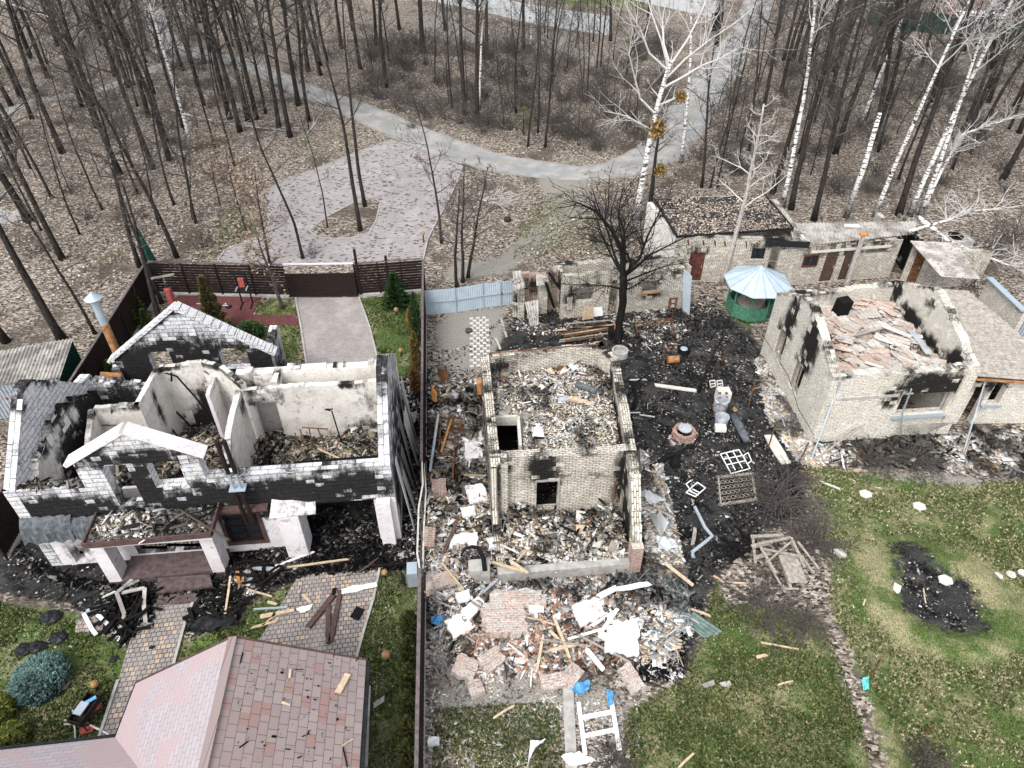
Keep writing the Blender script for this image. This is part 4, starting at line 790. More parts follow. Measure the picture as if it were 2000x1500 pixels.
_, z3 = heap('room_rubble', LOW, .35, .75, parent=h2, off=11, edge=.25, tint=(1.0, 1.0, 1.0)); xy = pick(LOW, 18000); stuff_chips('room_debris', [chips(xy, z3(xy[:, 0], xy[:, 1]), .05, .32, 'ashw', .8)], parent=h2)
pn = MB(); c4 = [W(988, 1008, .9), W(1068, 1002, .95), W(1085, 1050, .9), W(1040, 1072, .75)]; pn.slab(c4, .08, (.6, .52, .44)); o = pn.build('fallen_plaster_panel', M['plaster'], h2)
for nm, PG, zz, n_ in (('attic_scrap', UPF, 3.0, 26), ('attic_scrap', UP2, 2.98, 12), ('room_scrap', LOW, 1.0, 26)):
    for x, y in pick(PG, n_):
        a_ = random.random()*6.28; L_ = random.uniform(.25, .8); c = Vector((x, y, zz)); dd_ = Vector((math.cos(a_), math.sin(a_), random.uniform(-.15, .3)))*L_/2; mm = MB()
        if random.random() < .45: mm.box(c, (L_*.9, L_*.6, .06), rotm(random.gauss(0, .25), random.gauss(0, .25), a_))
        else: mm.bar(c-dd_, c+dd_, random.uniform(.04, .1), .04)
        mm.build(nm, M[random.choice(('plaster', 'slabconc', 'char', 'wood', 'asbestos', 'rust', 'greywood', 'render'))], h2)
pp_ = MB(); pp_.tube([W(1125, 750, 3.15), W(1165, 765, 3.1)], .13, 12); pp_.build('scorched_pipe', M['zincdark'], h2); pp_ = MB(); pp_.bar(W(1112, 777, 3.1), W(1160, 792, 3.1), .22, .1); pp_.build('loose_beam', M['wood'], h2); pp_ = MB(); pp_.bar(W(1090, 782, 3.1), W(1112, 778, 3.1), .22, .08); pp_.build('loose_beam', M['roofmetal'], h2)
rods(h2, 'roof_rail', [[(1000, 697, 3.2), (1060, 690, 3.4), (1115, 685, 3.4)], [(955, 690, 3.9), (1170, 672, 3.95)]], 'rust', .03)
rods(h2, 'stub_post', [[(1009, 695, 3.6), (1009, 727, 2.8)], [(1063, 691, 3.6), (1063, 722, 2.8)], [(1114, 687, 3.6), (1114, 712, 2.8)], [(1168, 678, 3.6), (1168, 710, 2.8)]], 'char', .04)
rods(h2, 'reinforcement_rod', [[(1150, 1020, 1), (1160, 1035, 1.2), (1180, 1030, 1)], [(1155, 1010, 1.4), (1150, 1040, .8)], [(1105, 728, 2.9), (1150, 733, 3.1), (1165, 728, 2.9)], [(960, 720, 2.8), (972, 703, 3.5)], [(1035, 880, 2.9), (1055, 858, 3.1)], [(1195, 995, .9), (1202, 940, 2.4)], [(1100, 725, 2.9), (1140, 700, 3.3)]], 'rust', .03)

# ================================================================ right house (pale silicate brick)
h3 = thing('burnt_house', 'pale brick house filled with broken roof tiles, beside the right lawn', 'house', (16, 26, 0))
p0 = XY(1580, 865); p1 = XY(1485, 690); p2 = V2(XY(1915, 716, 3.8)); p3 = XY(1755, 548, 3.8)
LL = math.dist(p1, p0)
w1 = (LL-5.45, LL-4.45, .95, 2.5); w2 = (LL-3.2, LL-2.15, .8, 2.35)
S3 = [(w1[0]+.9, 3.5, .6, 1.4, 1.1), (w2[0]+.85, 3.6, .75, 1.5, 1.3), (w1[0]+.6, 2.9, .5, .5, .9), (w2[1]+.1, 2.6, .4, .6, .9)]
wall('wall', 'brick_white', p1, p0, 0, [(0, 3.7), (LL-3.9, 5.2), (LL-3.5, 5.2), (LL, 3.8)], .38, [w1, w2], .5, soot=S3, parent=h3, seed=31, ds=.2, dz=.2)
LFr = math.dist(p0, p2); wf = (3.45, 5.75, 1.3, 2.5)
wall('wall', 'brick_white', p0, p2, 0, 3.8, .38, [wf], .6, soot=[(4.4, 3.0, 1.4, .6, 1.5), (6.1, 2.9, .6, .9, 1.3), (3.0, 2.4, .45, .6, 1.2), (5.2, 2.8, 1.4, .45, 1.4)], parent=h3, seed=32, ds=.2, dz=.2)
LRi = math.dist(p2, p3)
wr = hx(p2, p3, [(1822, 595), (1840, 588), (1815, 628), (1832, 622)])
wall('wall', 'brick_white', p2, p3, 0, [(0, 3.8), (LRi*.5, 5.3), (LRi*.58, 5.3), (LRi, 3.8)], .38, [wr], .5, sb=[(.9, 3.2, .7, .8, 1.3), (2.6, 3.0, 1.3, .45, 1.1), (4.6, 3.2, 1.1, .5, 1.2), (LRi-.7, 3.6, .5, .7, 1.1)], parent=h3, seed=33, ds=.2, dz=.2)
wall('wall', 'brick_white', p3, mv(p1, .3, 0), 0, 3.8, .38, (), .6, sb=[(5, 3.6, .8, .5, .9), (4, 3.5, 2, .4, .4)], parent=h3, seed=34)
for h_ in (w1, w2): window(p1, p0, h_, .38, h3, 'greywood', .15, (1, 0), False, .07)
window(p0, p2, wf, .38, h3, 'asbestos', .15, (0, 0), False, .06)
sb_ = MB(); sb_.box(onw(p0, p2, (wf[0]+wf[1])/2, wf[2]-.05, -.06), (wf[1]-wf[0]+.2, .22, .07), rotm(0, 0, math.atan2(p2[1]-p0[1], p2[0]-p0[0]))); sb_.build('window_sill', M['zinc'], h3)
ln = MB(); ln.box(onw(p0, p2, 1.85, 2.5, -.015), (2.7, .03, .13), rotm(0, 0, math.atan2(p2[1]-p0[1], p2[0]-p0[0]))); ln.build('painted_band', M['concrete'], h3)
rg = MB()
for i in range(23): t = i/22; rg.bar(onw(p0, p2, 3.6+2.3*t, 1.12, -.5), onw(p0, p2, 4.45+.6*t, .35, -.3), .018, .018)
rg.bar(onw(p0, p2, 3.5, 1.14, -.5), onw(p0, p2, 6.0, 1.14, -.5), .035, .035); rg.build('window_grille', M['asbestos'], h3)
bh = MB(); bh.box(onw(p0, p2, LFr-.25, 1.9, .15), (.52, .5, 3.85), rotm(0, 0, ROT)); bh.build('corner_pier', M['brick_white'], h3)
IN3 = [mv(p0, .5, .45), mv(p2, -.4, .35), mv(p3, -.35, -.35), mv(p1, .55, -.4)]
f3 = MB(); f3.poly(IN3, 2.5, 2.62); f3.build('attic_floor', M['slabconc'], h3)
_, zf = heap('tile_rubble', IN3, 2.6, .4, parent=h3, off=15, edge=.3, tint=(1.0, .85, .76)); xy = pick(IN3, 5000); stuff_chips('tile_fragments', [chips(xy, zf(xy[:, 0], xy[:, 1]), .06, .28, 'tile', .5, .2)], parent=h3)
tl = MB(); base_dir = E2*.75-E1*.66
for x, y in pick(IN3, 290):
    zt = float(zf(np.array([x]), np.array([y]))[0])+.08; ang = .75+random.gauss(0, .35); L_ = .45+.6*random.random(); R = rotm(random.gauss(0, .12), random.gauss(0, .15), ang+math.pi/2*0); wd = random.choice((.25, .38, .5)); ts_ = random.uniform(.75, 1.08); cl_ = random.choice(PAL['tile'][:4]); n = max(3, int(wd/.055)); pts = []
    for i in range(n+1):
        for e in (-.5, .5): q = R @ Vector(((i/n-.5)*wd, e*L_, .035*math.sin(i*math.pi*.75))); pts.append(Vector((x, y, zt))+q)
    tl.add(pts+[p-UP*.012 for p in pts], [(2*i, 2*i+2, 2*i+3, 2*i+1) for i in range(n)]+[(2*i+2*n+2, 2*i+2*n+3, 2*i+2*n+5, 2*i+2*n+4) for i in range(n)]+[(2*i+2*n+2, 2*i+2*n+4, 2*i+2, 2*i) for i in range(n)], tuple(c*ts_ for c in cl_))
tag(tl.build('corrugated_tile_sheets', M['col'], h3), kind='stuff')
def bent(name, parent, pts, wd, mat, th=.03, label=None):
    m = MB()
    for p, q in zip(pts[:-1], pts[1:]): m.bar(W(*p), W(*q), wd, th)
    return tag(m.build(name, M[mat], parent), label)
bent('fallen_gutter', h3, [(1614, 650, 3.2), (1640, 662, 3.2), (1722, 640, 3.3)], .2, 'asbestos'); bent('fallen_ridge', h3, [(1722, 635, 3.3), (1780, 658, 3.2)], .25, 'slabconc'); bent('roof_flashing', h3, [(1778, 645, 3.2), (1800, 670, 3.2), (1815, 692, 3.2)], .3, 'roofmetal')
bent('ridge_tile', h3, [(1708, 552, 3.9), (1708, 585, 3.1)], .3, 'slabconc')
cm = MB(); cm.box(W(1645, 600, 3.3), (.6, .5, .9), rotm(.1, 0, .3)); cm.build('broken_chimney', M['char'], h3)
rods(h3, 'downpipe', [[(1642, 745, 3.6), (1630, 775, 2.6), (1586, 893, .1)]], 'zinc', .035); rods(h3, 'downpipe', [[(1780, 760, 3.4), (1763, 805, 1.9), (1758, 850, .2)]], 'zinc', .035); rods(h3, 'wall_cable', [[(1490, 655, 1.2), (1540, 735, 1.2), (1560, 800, .9), (1590, 850, .6)]], 'char', .012)
# lean-to on its right side
q0_ = mv(p2, .15, .6); q1_ = mv(p2, 4.8, .2); ee = math.dist(q0_, q1_)
wd_ = hx(q0_, q1_, [(1940, 748), (1968, 745), (1930, 790), (1955, 788)]); dd = hx(q0_, q1_, [(1893, 762), (1922, 750), (1878, 832), (1906, 830)])
wall('wall', 'brick_white', q0_, q1_, 0, 2.5, .3, [wd_, (dd[0], dd[1], 0, dd[3])], .3, soot=[(dd[1], 2.2, .5, .5, .9), (wd_[0], 2.2, .5, .5, .8)], parent=h3, seed=36)
wall('wall', 'brick_white', q1_, mv(q1_, 0, 7), 0, 2.3, .3, (), .3, parent=h3, seed=37)
corr('lean_to_roof', 'boards', [(*mv(q0_, -.1, 7.2), 3.0), (*mv(q0_, -.1, -.25), 3.0), (*mv(q1_, .35, -.25), 2.45), (*mv(q1_, .0, 7.4), 2.45)], .2, .035, h3)
sl_ = MB(); sl_.box(onw(q0_, q1_, (wd_[0]+wd_[1])/2, wd_[2]-.08, -.05), (wd_[1]-wd_[0]+.4, .15, .1), rotm(0, 0, ROT)); sl_.build('window_sill', M['zinc'], h3)
gt = MB(); gt.bar((*mv(q0_, -.1, -.3), 2.9), (*mv(q1_, .3, -.3), 2.42), .1, .07); gt.build('rusty_gutter', M['rustdull'], h3)
rods(h3, 'leaning_pole', [[(1925, 742, 2.6), (1882, 882, .1)]], 'zinc', .03)

# ================================================================ brick sheds behind
sA = thing('brick_shed', 'pale brick shed with flat felt roof under fallen leaves, behind the gazebo', 'shed', (13, 38, 0))
a = XY(1308, 548); c = XY(1550, 556); LA = math.dist(a, c); dA = (.93, 1.8, 0.03, 1.93); wA = (4.36, 5.1, 1.6, 2.3); kA = (5.4, 5.95, .4, 2.5)
wall('wall', 'brick', a, c, 0, 2.95, .3, [dA, wA, kA], .3, soot=[(6.2, 2.6, .5, .4, .5)], parent=sA, seed=41, base=-.1)
bA = mv(a, -.55, 4.6); wall('wall', 'plaster', bA, a, 0, 2.85, .3, (), .2, parent=sA, seed=42)
wall('wall', 'brick', c, mv(c, .3, 5.2), 0, 2.95, .3, (), 0, parent=sA, seed=43)
rf = MB(); r0, r1, r2_, r3_ = XY(1322, 462, 2.98), XY(1549, 446, 3.0), XY(1492, 380, 3.0), XY(1278, 388, 3.0); rf.poly([r0, r1, r2_, r3_], 2.9, 2.98); ro = rf.build('roof', M['felt'], sA)
xy = pick([r0, r1, r2_, r3_], 5200, dens=lambda x, y: np.clip(fbm(x, y, .8, 2)*2.4-.5, .15, 1)); v_, f_, c_ = leafquads(xy, 2.99, .13, PAL['leaf']); tag(np_mesh('roof_leaves', v_, f_, c_, M['leafcol'], ro), kind='stuff')
ed = MB(); ed.bar((*r1, 3.0), (*r2_, 3.0), .1, .12); ed.bar((*r0, 3.0), (*r3_, 3.0), .1, .12); ed.bar((*r0, 2.98), (*r1, 2.98), .08, .1); ed.build('roof_edge', M['black'], ro)
sf = MB(); sf.slab([onw(a, c, 4.9, 2.62, -.28), onw(a, c, 7.35, 2.55, -.28), onw(a, c, 7.35, 2.93, -.25), onw(a, c, 4.9, 2.93, -.25)], .05); sf.build('torn_felt', M['black'], ro)
door(a, c, dA, sA, 'darkdoor'); window(a, c, wA, .3, sA, 'black', .1, (1, 0), True); window(a, c, kA, .3, sA, 'greywood', .1, (0, 1), False)
for s in (.65, 1.5, 2.15, 2.7, 3.25, 3.9, 4.5, 5.15): m = MB(); m.bar(onw(a, c, s, 2.7, -.02), onw(a, c, s+.08, 2.42, -.06), .06, .06); m.build('beam_end', M['darkdoor'], sA)
sB = thing('brick_shed', 'pale brick shed with two plank doors and corrugated roof, right of the gazebo', 'shed', (19, 38, 0))
a = XY(1545, 557); c = XY(1733, 541); c = mv(c, .1); LB = math.dist(a, c)
wiB = (.3, 1.25, 1.15, 1.95); d1_ = (1.68, 2.45, .05, 2.0); d2_ = (2.85, 3.4, .05, 2.0); vB = (4.05, 5.45, 1.62, 2.0)
wall('wall', 'brick', a, c, 0, 2.5, .3, [wiB, d1_, d2_, vB], 0, soot=[(4.8, 2.4, 1.0, .3, .8)], parent=sB, seed=45)
wall('wall', 'brick', mv(a, -.45, 3.4), a, 0, 2.5, .3, (), 0, parent=sB, seed=46)
wall('wall', 'brick', c, mv(c, .4, 3.4), 0, 2.5, .3, (), 0, soot=[(1, 1.5, 2, 2, .9)], parent=sB, seed=47)
wall('wall', 'brick', mv(c, 1.3, .1), mv(c, 1.7, 3.3), 0, 2.4, .2, (), 0, sb=[(1, 1, 3, 3, 1)], parent=sB, seed=48)
window(a, c, wiB, .3, sB, 'darkdoor', .02, (1, 0), True, .09); door(a, c, d1_, sB, 'browndoor'); door(a, c, d2_, sB, 'browndoor')
corr('roof', 'asbestos', [(*XY(1553, 482, 2.55), 2.55), (*XY(1786, 457, 2.6), 2.6), (*XY(1790, 432, 2.85), 2.85), (*XY(1540, 436, 2.8), 2.8)], .2, .035, sB)
rl = MB(); rl.box(W(1664, 441, 2.9), (.9, .16, .12), rotm(0, .1, .1)); rl.build('broken_ridge', M['white'], sB)
ba = MB(); ba.box(onw(a, c, 3.1, 2.12, -.02), (4.9, .05, .14), rotm(0, 0, math.atan2(c[1]-a[1], c[0]-a[0]))); ba.build('lintel_band', M['slabconc'], sB)
sC = thing('brick_shed', 'small brick outhouse with red brown door and leafy corrugated roof, far right', 'shed', (23, 36, 0))
a = XY(1757, 548); c = XY(1828, 562); a2_ = a; LC = math.dist(a, c); dC = hx(a, c, [(1788, 500), (1803, 510), (1771, 548), (1790, 553)])
wall('wall', 'brick', a, c, 0, 2.35, .25, [(dC[0], dC[1], 0, 2.0)], 0, parent=sC, seed=51); door(a, c, (dC[0], dC[1], .02, 2.0), sC, 'rust')
wall('wall', 'brick', c, (c[0]+2.6, c[1]+.3), 0, 2.3, .25, (), 0, parent=sC, seed=52)
corr('roof', 'asbestos', [(*XY(1777, 470, 2.55), 2.55), (*XY(1838, 540, 2.4), 2.4), (*XY(1915, 545, 2.4), 2.4), (*XY(1870, 475, 2.55), 2.55)], .18, .035, sC)
# roofless outbuildings of the middle plot
oD = thing('burnt_outbuilding', 'roofless pale brick outbuilding with window holes, behind the burnt tree', 'outbuilding', (6, 34, 0))
a = XY(1095, 624); c = mv(XY(1340, 600), -.1); LD = math.dist(a, c); wD1 = (.8, 1.75, 1.0, 1.9); dD = (2.65, 3.15, .0, 2.0); wD2 = (4.45, 5.4, 1.15, 1.95)
wall('wall', 'brick', a, c, 0, 2.72, .3, [wD1, dD, wD2], .7, soot=[(.45, 1.3, .4, .9, .95), (5, 1.0, .9, .3, .8), (6.3, 2.3, .5, .5, .7), (1.6, 2.1, .8, .25, .6)], parent=oD, seed=55, ds=.2, dz=.2)
k0, k1 = XY(1083, 516, 2.7), XY(1330, 497, 2.7); wall('wall', 'brick', k0, k1, 0, 2.7, .3, [(4.0, 4.7, 1.6, 2.3)], .7, soot=[(4.3, 2.2, .6, .4, .8)], parent=oD, seed=56)
wall('wall', 'brick', mv(k0, .1, 0), mv(a, .1, .3), 0, 2.7, .3, (), 1, sb=[(.8, 1.5, 1, 1.5, .9)], soot=[(.8, 1.5, 1, 1.5, 1)], parent=oD, seed=57)
wall('wall', 'brick', c, k1, 0, 2.6, .3, (), 1, parent=oD, seed=58)
_, zf = heap('rubble', [a, c, k1, k0], .0, .6, parent=oD, off=21, tint=(.8, .72, .6))
wb_ = MB(); wb_.bar(onw(a, c, wD2[0], 1.2, -.03), onw(a, c, wD2[1], 1.2, -.03), .1, .06); wb_.build('window_board', M['rustlight'], oD)
bs = MB()
bs.slab([W(1333, 605, .1), W(1346, 616, .0), W(1351, 540, 2.3), W(1334, 524, 2.5)], .03); bs.build('leaning_sheet', M['paleblue'], oD)
oE = thing('burnt_outbuilding', 'small collapsed brick store with buckled roof sheets, beside the pale blue gate', 'outbuilding', (1, 34.3, 0))
e0 = XY(1013, 622); e1 = XY(1095, 616)
wall('wall', 'redbrick', XY(1012, 535, 2.4), XY(1095, 530, 2.4), 0, 2.4, .25, (), .8, soot=[(1, 1.6, 1.2, .8, .8)], parent=oE, seed=61, base=.2)
wall('wall', 'brick', XY(1001, 545, 2.4), e0, 0, 2.3, .25, (), 1, soot=[(.5, 1, 1, 1, .8)], parent=oE, seed=62)
wall('brick_pier', 'brick', mv(e0, -.05), mv(e0, .3), 0, 2.3, .3, (), 1, soot=[(.2, 1.3, .3, .5, .7)], parent=oE, seed=63)
wall('brick_pier', 'brick', mv(e0, 1.15, .3), mv(e0, 1.6, .35), 0, 2.4, .4, (), .6, parent=oE, seed=64)
corr('roof_sheet', 'asbestos', [W(1001, 530, 2.5), W(1018, 528, 2.5), W(1027, 562, 2.1), W(1006, 566, 2.1)], .17, .03, oE)
corr('roof_sheet', 'asbestos', [W(1025, 590, 1.2), W(1052, 585, 1.2), W(1052, 634, .1), W(1036, 638, .1)], .17, .03, oE)
corr('roof_sheet', 'asbestos', [W(1046, 535, 2.4), W(1056, 535, 2.5), W(1064, 556, 2.2), W(1048, 558, 2.2)], .17, .03, oE)
rods(oE, 'leaning_board', [[(1066, 552, 2.2), (1082, 600, .3)], [(1072, 532, 2.5), (1090, 560, 1.8)]], 'char', .07)
rods(oE, 'leaning_board', [[(1070, 548, 2.3), (1086, 595, .3)]], 'greywood', .07)

# ================================================================ shingled roof in the near left corner
h4 = thing('garden_house', 'intact outbuilding under a red and grey shingle roof strewn with black scraps, at the bottom', 'outbuilding', (-8, 7, 0))
rt = W(455, 1245, 4.4); re = W(715, 1290, 2.6); le = W(265, 1335, 2.6); D4 = Vector((-math.sin(ROT), math.cos(ROT), 0)); back = -D4*7
inn = W(225, 1440, 2.6); lw = W(0, 1465, 2.6); lw = inn+(lw-inn)*2.5
def face(mb, pts, mi, u_dir, th=.1):
    pts = [Vector(p) for p in pts]; n_ = (pts[1]-pts[0]).cross(pts[2]-pts[0]).normalized(); n_ = n_ if n_.z > 0 else -n_; u_ = u_dir.normalized(); v_ = n_.cross(u_)
    k = len(pts); uv = [(p.dot(u_), p.dot(v_)) for p in pts]; order = list(range(k)); cr = sum((pts[i]-pts[0]).cross(pts[(i+1) % k]-pts[0]).dot(n_) for i in range(k)); order = order if cr > 0 else order[::-1]
    mb.add(pts+[p-n_*th for p in pts], [tuple(order), tuple(i+k for i in order[::-1])]+[(i, i+k, (i+1) % k+k, (i+1) % k) if cr < 0 else (i, (i+1) % k, (i+1) % k+k, i+k) for i in range(k)], uvs=uv*2, mi=mi)
m = MB(); face(m, [rt, rt+back, re+back, re], 0, D4); m.build('roof_slope', M['shingle'], h4)
ridge2z = 4.4; lgd = (lw-inn).normalized(); dep = Vector((lgd.y, -lgd.x, 0)); dep = dep if dep.y < 0 else -dep
# left slope and the wing's back slope meet in a valley
vend = inn+Vector((0, 0, 1.8))+dep*3.4; vend = Vector((vend.x, vend.y, 4.4)); t_ = (rt+back*.5)
va = rt+back*((inn.y-dep.y*0-rt.y+3.4)/(-back.y) if back.y else 0); va = Vector((va.x, va.y, 4.4)); va = rt+(-D4)*((rt-inn).dot(D4)+3.25)
m = MB(); face(m, [rt, le, inn, va], 0, D4); m.build('roof_slope', M['shingle_lit'], h4)
m = MB(); face(m, [inn, lw, lw+Vector((dep.x*3.25, dep.y*3.25, 1.8)), va], 0, lgd); m.build('roof_slope', M['shingle_lit'], h4)
m = MB(); face(m, [va, lw+Vector((dep.x*3.25, dep.y*3.25, 1.8)), lw+dep*6.5, va+dep*3.25-UP*1.8], 0, lgd); m.build('roof_slope', M['shingle_lit'], h4)
m = MB(); m.bar(rt+UP*.03, rt+back+UP*.03, .22, .035); m.build('ridge_cap', M['shingle'], h4)
m = MB(); m.bar(rt-UP*.05+D4*.03, re-UP*.05+D4*.03, .05, .14); m.bar(rt-UP*.05+D4*.03, le-UP*.05+D4*.03, .05, .14); m.build('barge_board', M['brownwood'], h4)
for p, q in ((re, re+back), (le, inn), (inn, lw)): m = MB(); m.bar(p-UP*.09+(E1*.06 if p is re else D4*.06), q-UP*.09+(E1*.06 if p is re else D4*.06), .11, .09); m.build('gutter', M['black'], h4)
wl = MB(); wl.poly([V2(re-E1*.35-D4*.35), V2(re+back-E1*.35), V2(le+back+E1*.35), V2(le+E1*.35-D4*.35)], 0, 2.5); wl.build('wall', M['render'], h4)
wl = MB(); wl.poly([V2(inn-D4*.35+E1*.5), V2(lw-D4*.35), V2(lw-D4*5), V2(inn-D4*5+E1*.5)], 0, 2.45); wl.build('wall', M['render'], h4)
# ================================================================ little shed at the left edge
sD = thing('corrugated_shed', 'low shed with grey corrugated roof and green sheet side, outside the brown fence', 'shed', (-21, 26, 0))
corr('roof', 'asbestos', [(*XY(-90, 700, 2.2), 2.2), (*XY(144, 660, 2.2), 2.2), (*XY(118, 738, 2.0), 2.0), (*XY(-120, 765, 2.0), 2.0)], .16, .035, sD)
b0, b1 = XY(140, 664, 2.1), XY(114, 736, 2.0); corr('side_sheet', 'darkgreen', [(*b0, 2.1), (*b1, 1.95), (*b1, 0), (*b0, 0)], .16, .03, sD)
b2_ = XY(-110, 760, 2.0); corr('front_sheet', 'roofmetal', [(*b1, 1.9), (*b2_, 1.9), (*b2_, 0), (*b1, 0)], .16, .03, sD)
# ---------------------------------------------------------------- trees
def grow(seed, h, r0, start=.35, nb=20, spread=1.0, blen=.26, sub=5, twigs=4, upb=.5, rt=.012, lean=0.0, fork=False, bend=.02, trunk_top=.18, mt='bark', mc='twig', leaves=None, extra=None, crook=1.0):
    rs = random.Random(seed); n = 14; pts = []; p = Vector((0, 0, -.1)); dr = Vector((rs.gauss(0, bend)+lean, rs.gauss(0, bend), 1)).normalized()
    for i in range(n+1):
        pts.append(p.copy()); dr = (dr+Vector((rs.gauss(0, bend*1.5), rs.gauss(0, bend*1.5), .02))).normalized(); p = p+dr*h/n
    rad = [r0*(1.25 if i == 0 else 1)*(1-(1-trunk_top)*(i/n)**.9) for i in range(n+1)]
    mt_ = MB(); mt_.tube(pts, rad, 8); mc_ = MB(); lf = []
    def at(t): x = t*n; i = min(int(x), n-1); return pts[i].lerp(pts[i+1], x-i), rad[i]+(rad[i+1]-rad[i])*(x-i)
    def limb(p, d, L, r, depth, k):
        seg = 4 if depth < 2 else 2; q = [p]; rr = [r]; dd = d.copy()
        for j in range(seg):
            dd = (dd+Vector((rs.gauss(0, .16*crook), rs.gauss(0, .16*crook), rs.gauss(0, .1*crook)+.10*upb))).normalized(); q.append(q[-1]+dd*L/seg); rr.append(max(rt*.6, r*(1-.8*(j+1)/seg)))
        mc_.tube(q, rr, 4 if depth == 0 else 3, cap=False)
        if depth < 2:
            for _ in range(k):
                j = rs.randint(1, seg-1) if depth == 0 else rs.randint(0, seg-1); t = rs.random(); b = q[j].lerp(q[j+1], t)
                ax = (q[j+1]-q[j]).normalized(); s = ax.orthogonal().normalized(); s = Matrix.Rotation(rs.random()*6.283, 3, ax) @ s
                limb(b, (ax*.75+s*.8).normalized(), L*rs.uniform(.3, .55), max(rt, rr[j]*.5), depth+1, twigs)
        elif leaves and rs.random() < leaves: lf.append(q[-1])
    for i in range(nb):
        t = start+(1-start)*(i+rs.random())/nb; p, r = at(min(t, .99)); a = i*2.4+rs.gauss(0, .5); el = rs.uniform(.25, .8)*upb*1.6
        d = Vector((math.cos(a), math.sin(a), el)).normalized(); L = h*blen*spread*(1.15-.75*(t-start)/(1-start))*rs.uniform(.7, 1.25); limb(p, d, L, min(r*.55, .02+L*.018), 0, sub)
    if extra:
        for t, a, el, L, r in extra: p, _ = at(t); limb(p, Vector((math.cos(a), math.sin(a), el)).normalized(), L, r, 0, 9)
    return mt_, mc_, lf
def leafmesh(pts, n, s, cols, sp=.35, seed=1):
    rs = np.random.RandomState(seed); P_ = np.repeat(np.array([tuple(p) for p in pts]), n, 0); P_ = P_+rs.normal(0, sp, P_.shape); k = len(P_)
    a = rs.normal(size=(k, 3)); a /= np.linalg.norm(a, axis=1)[:, None]; b = np.cross(a, rs.normal(size=(k, 3))); b /= np.linalg.norm(b, axis=1)[:, None]; L = s*(.6+.8*rs.rand(k, 1))
    V = np.stack([P_-a*L, P_-b*L*.5, P_+a*L, P_+b*L*.5], 1).reshape(-1, 3); c = np.array(cols)[rs.randint(len(cols), size=k)]*(.7+.6*rs.rand(k, 1))
    return V, np.arange(4*k).reshape(-1, 4), np.repeat(c, 4, 0)
def tree_proto(name, label, group=None, mt='bark', mc='twig', cat='tree', parts=('trunk', 'crown'), **k):
    t, c, lf = grow(mt=mt, mc=mc, **k); o = bpy.data.objects.new(name, None); o['label'] = label; o['category'] = cat
    if group: o['group'] = group
    C.objects.link(o); a = t.build(parts[0], M[mt]); a.data.polygons.foreach_set('use_smooth', np.ones(len(a.data.polygons), bool)); b = c.build(parts[1], M[mc]); a.parent = o; b.parent = o
    if lf: v, f, cc = leafmesh(lf, 5, .09, [(.27, .19, .13), (.34, .26, .18), (.2, .13, .09)]); q = np_mesh('dry_leaves', v, f, cc, M['leafcol']); q.parent = b
    return o
PROT = {}
def proto(key, **k):
    if key not in PROT: PROT[key] = [tree_proto('tree', 'x', **k), False]
    return PROT[key]
OAK = [dict(seed=100+i, h=17, r0=.19, start=.32+.05*(i % 3), nb=28, blen=.2, sub=6, twigs=5, upb=.75, bend=.018) for i in range(5)]
SLIM = [dict(seed=200+i, h=14, r0=.1, start=.22, nb=24, blen=.16, sub=5, twigs=4, upb=.8, bend=.022) for i in range(4)]
SAP = [dict(seed=300+i, h=6, r0=.035, start=.15, nb=14, blen=.2, sub=4, twigs=3, upb=.9, bend=.03, rt=.009) for i in range(3)]
BIR = [dict(seed=400+i, h=18, r0=.15, start=.5, nb=20, blen=.17, sub=5, twigs=5, upb=1.1, bend=.016, mt='birch', mc='birchtwig', rt=.014) for i in range(3)]
KINDS = {'oak': OAK, 'slim': SLIM, 'sap': SAP, 'birch': BIR}
_cnt = {}
def put_tree(kind, u, v, label, group=None, s=1.0, rz=None, tilt=(0, 0), name='bare_tree', xy=None, cat='tree', girth=1.0):
    i = _cnt.get(kind, 0); _cnt[kind] = i+1; ks = KINDS[kind]; key = (kind, i % len(ks)); e = proto(key, **ks[i % len(ks)])
    p = Vector((*xy, 0)) if xy is not None else W(u, v, 0)
    if not e[1]: o = e[0]; e[1] = True
    else: o = dup(e[0])
    o.name = name; o.location = p; o.rotation_euler = (tilt[0], tilt[1], random.random()*6.28 if rz is None else rz); o.scale = (s*girth, s*girth, s); tag(o, label, cat)
    if 'group' in o: del o['group']
    if group: o['group'] = group
    return o
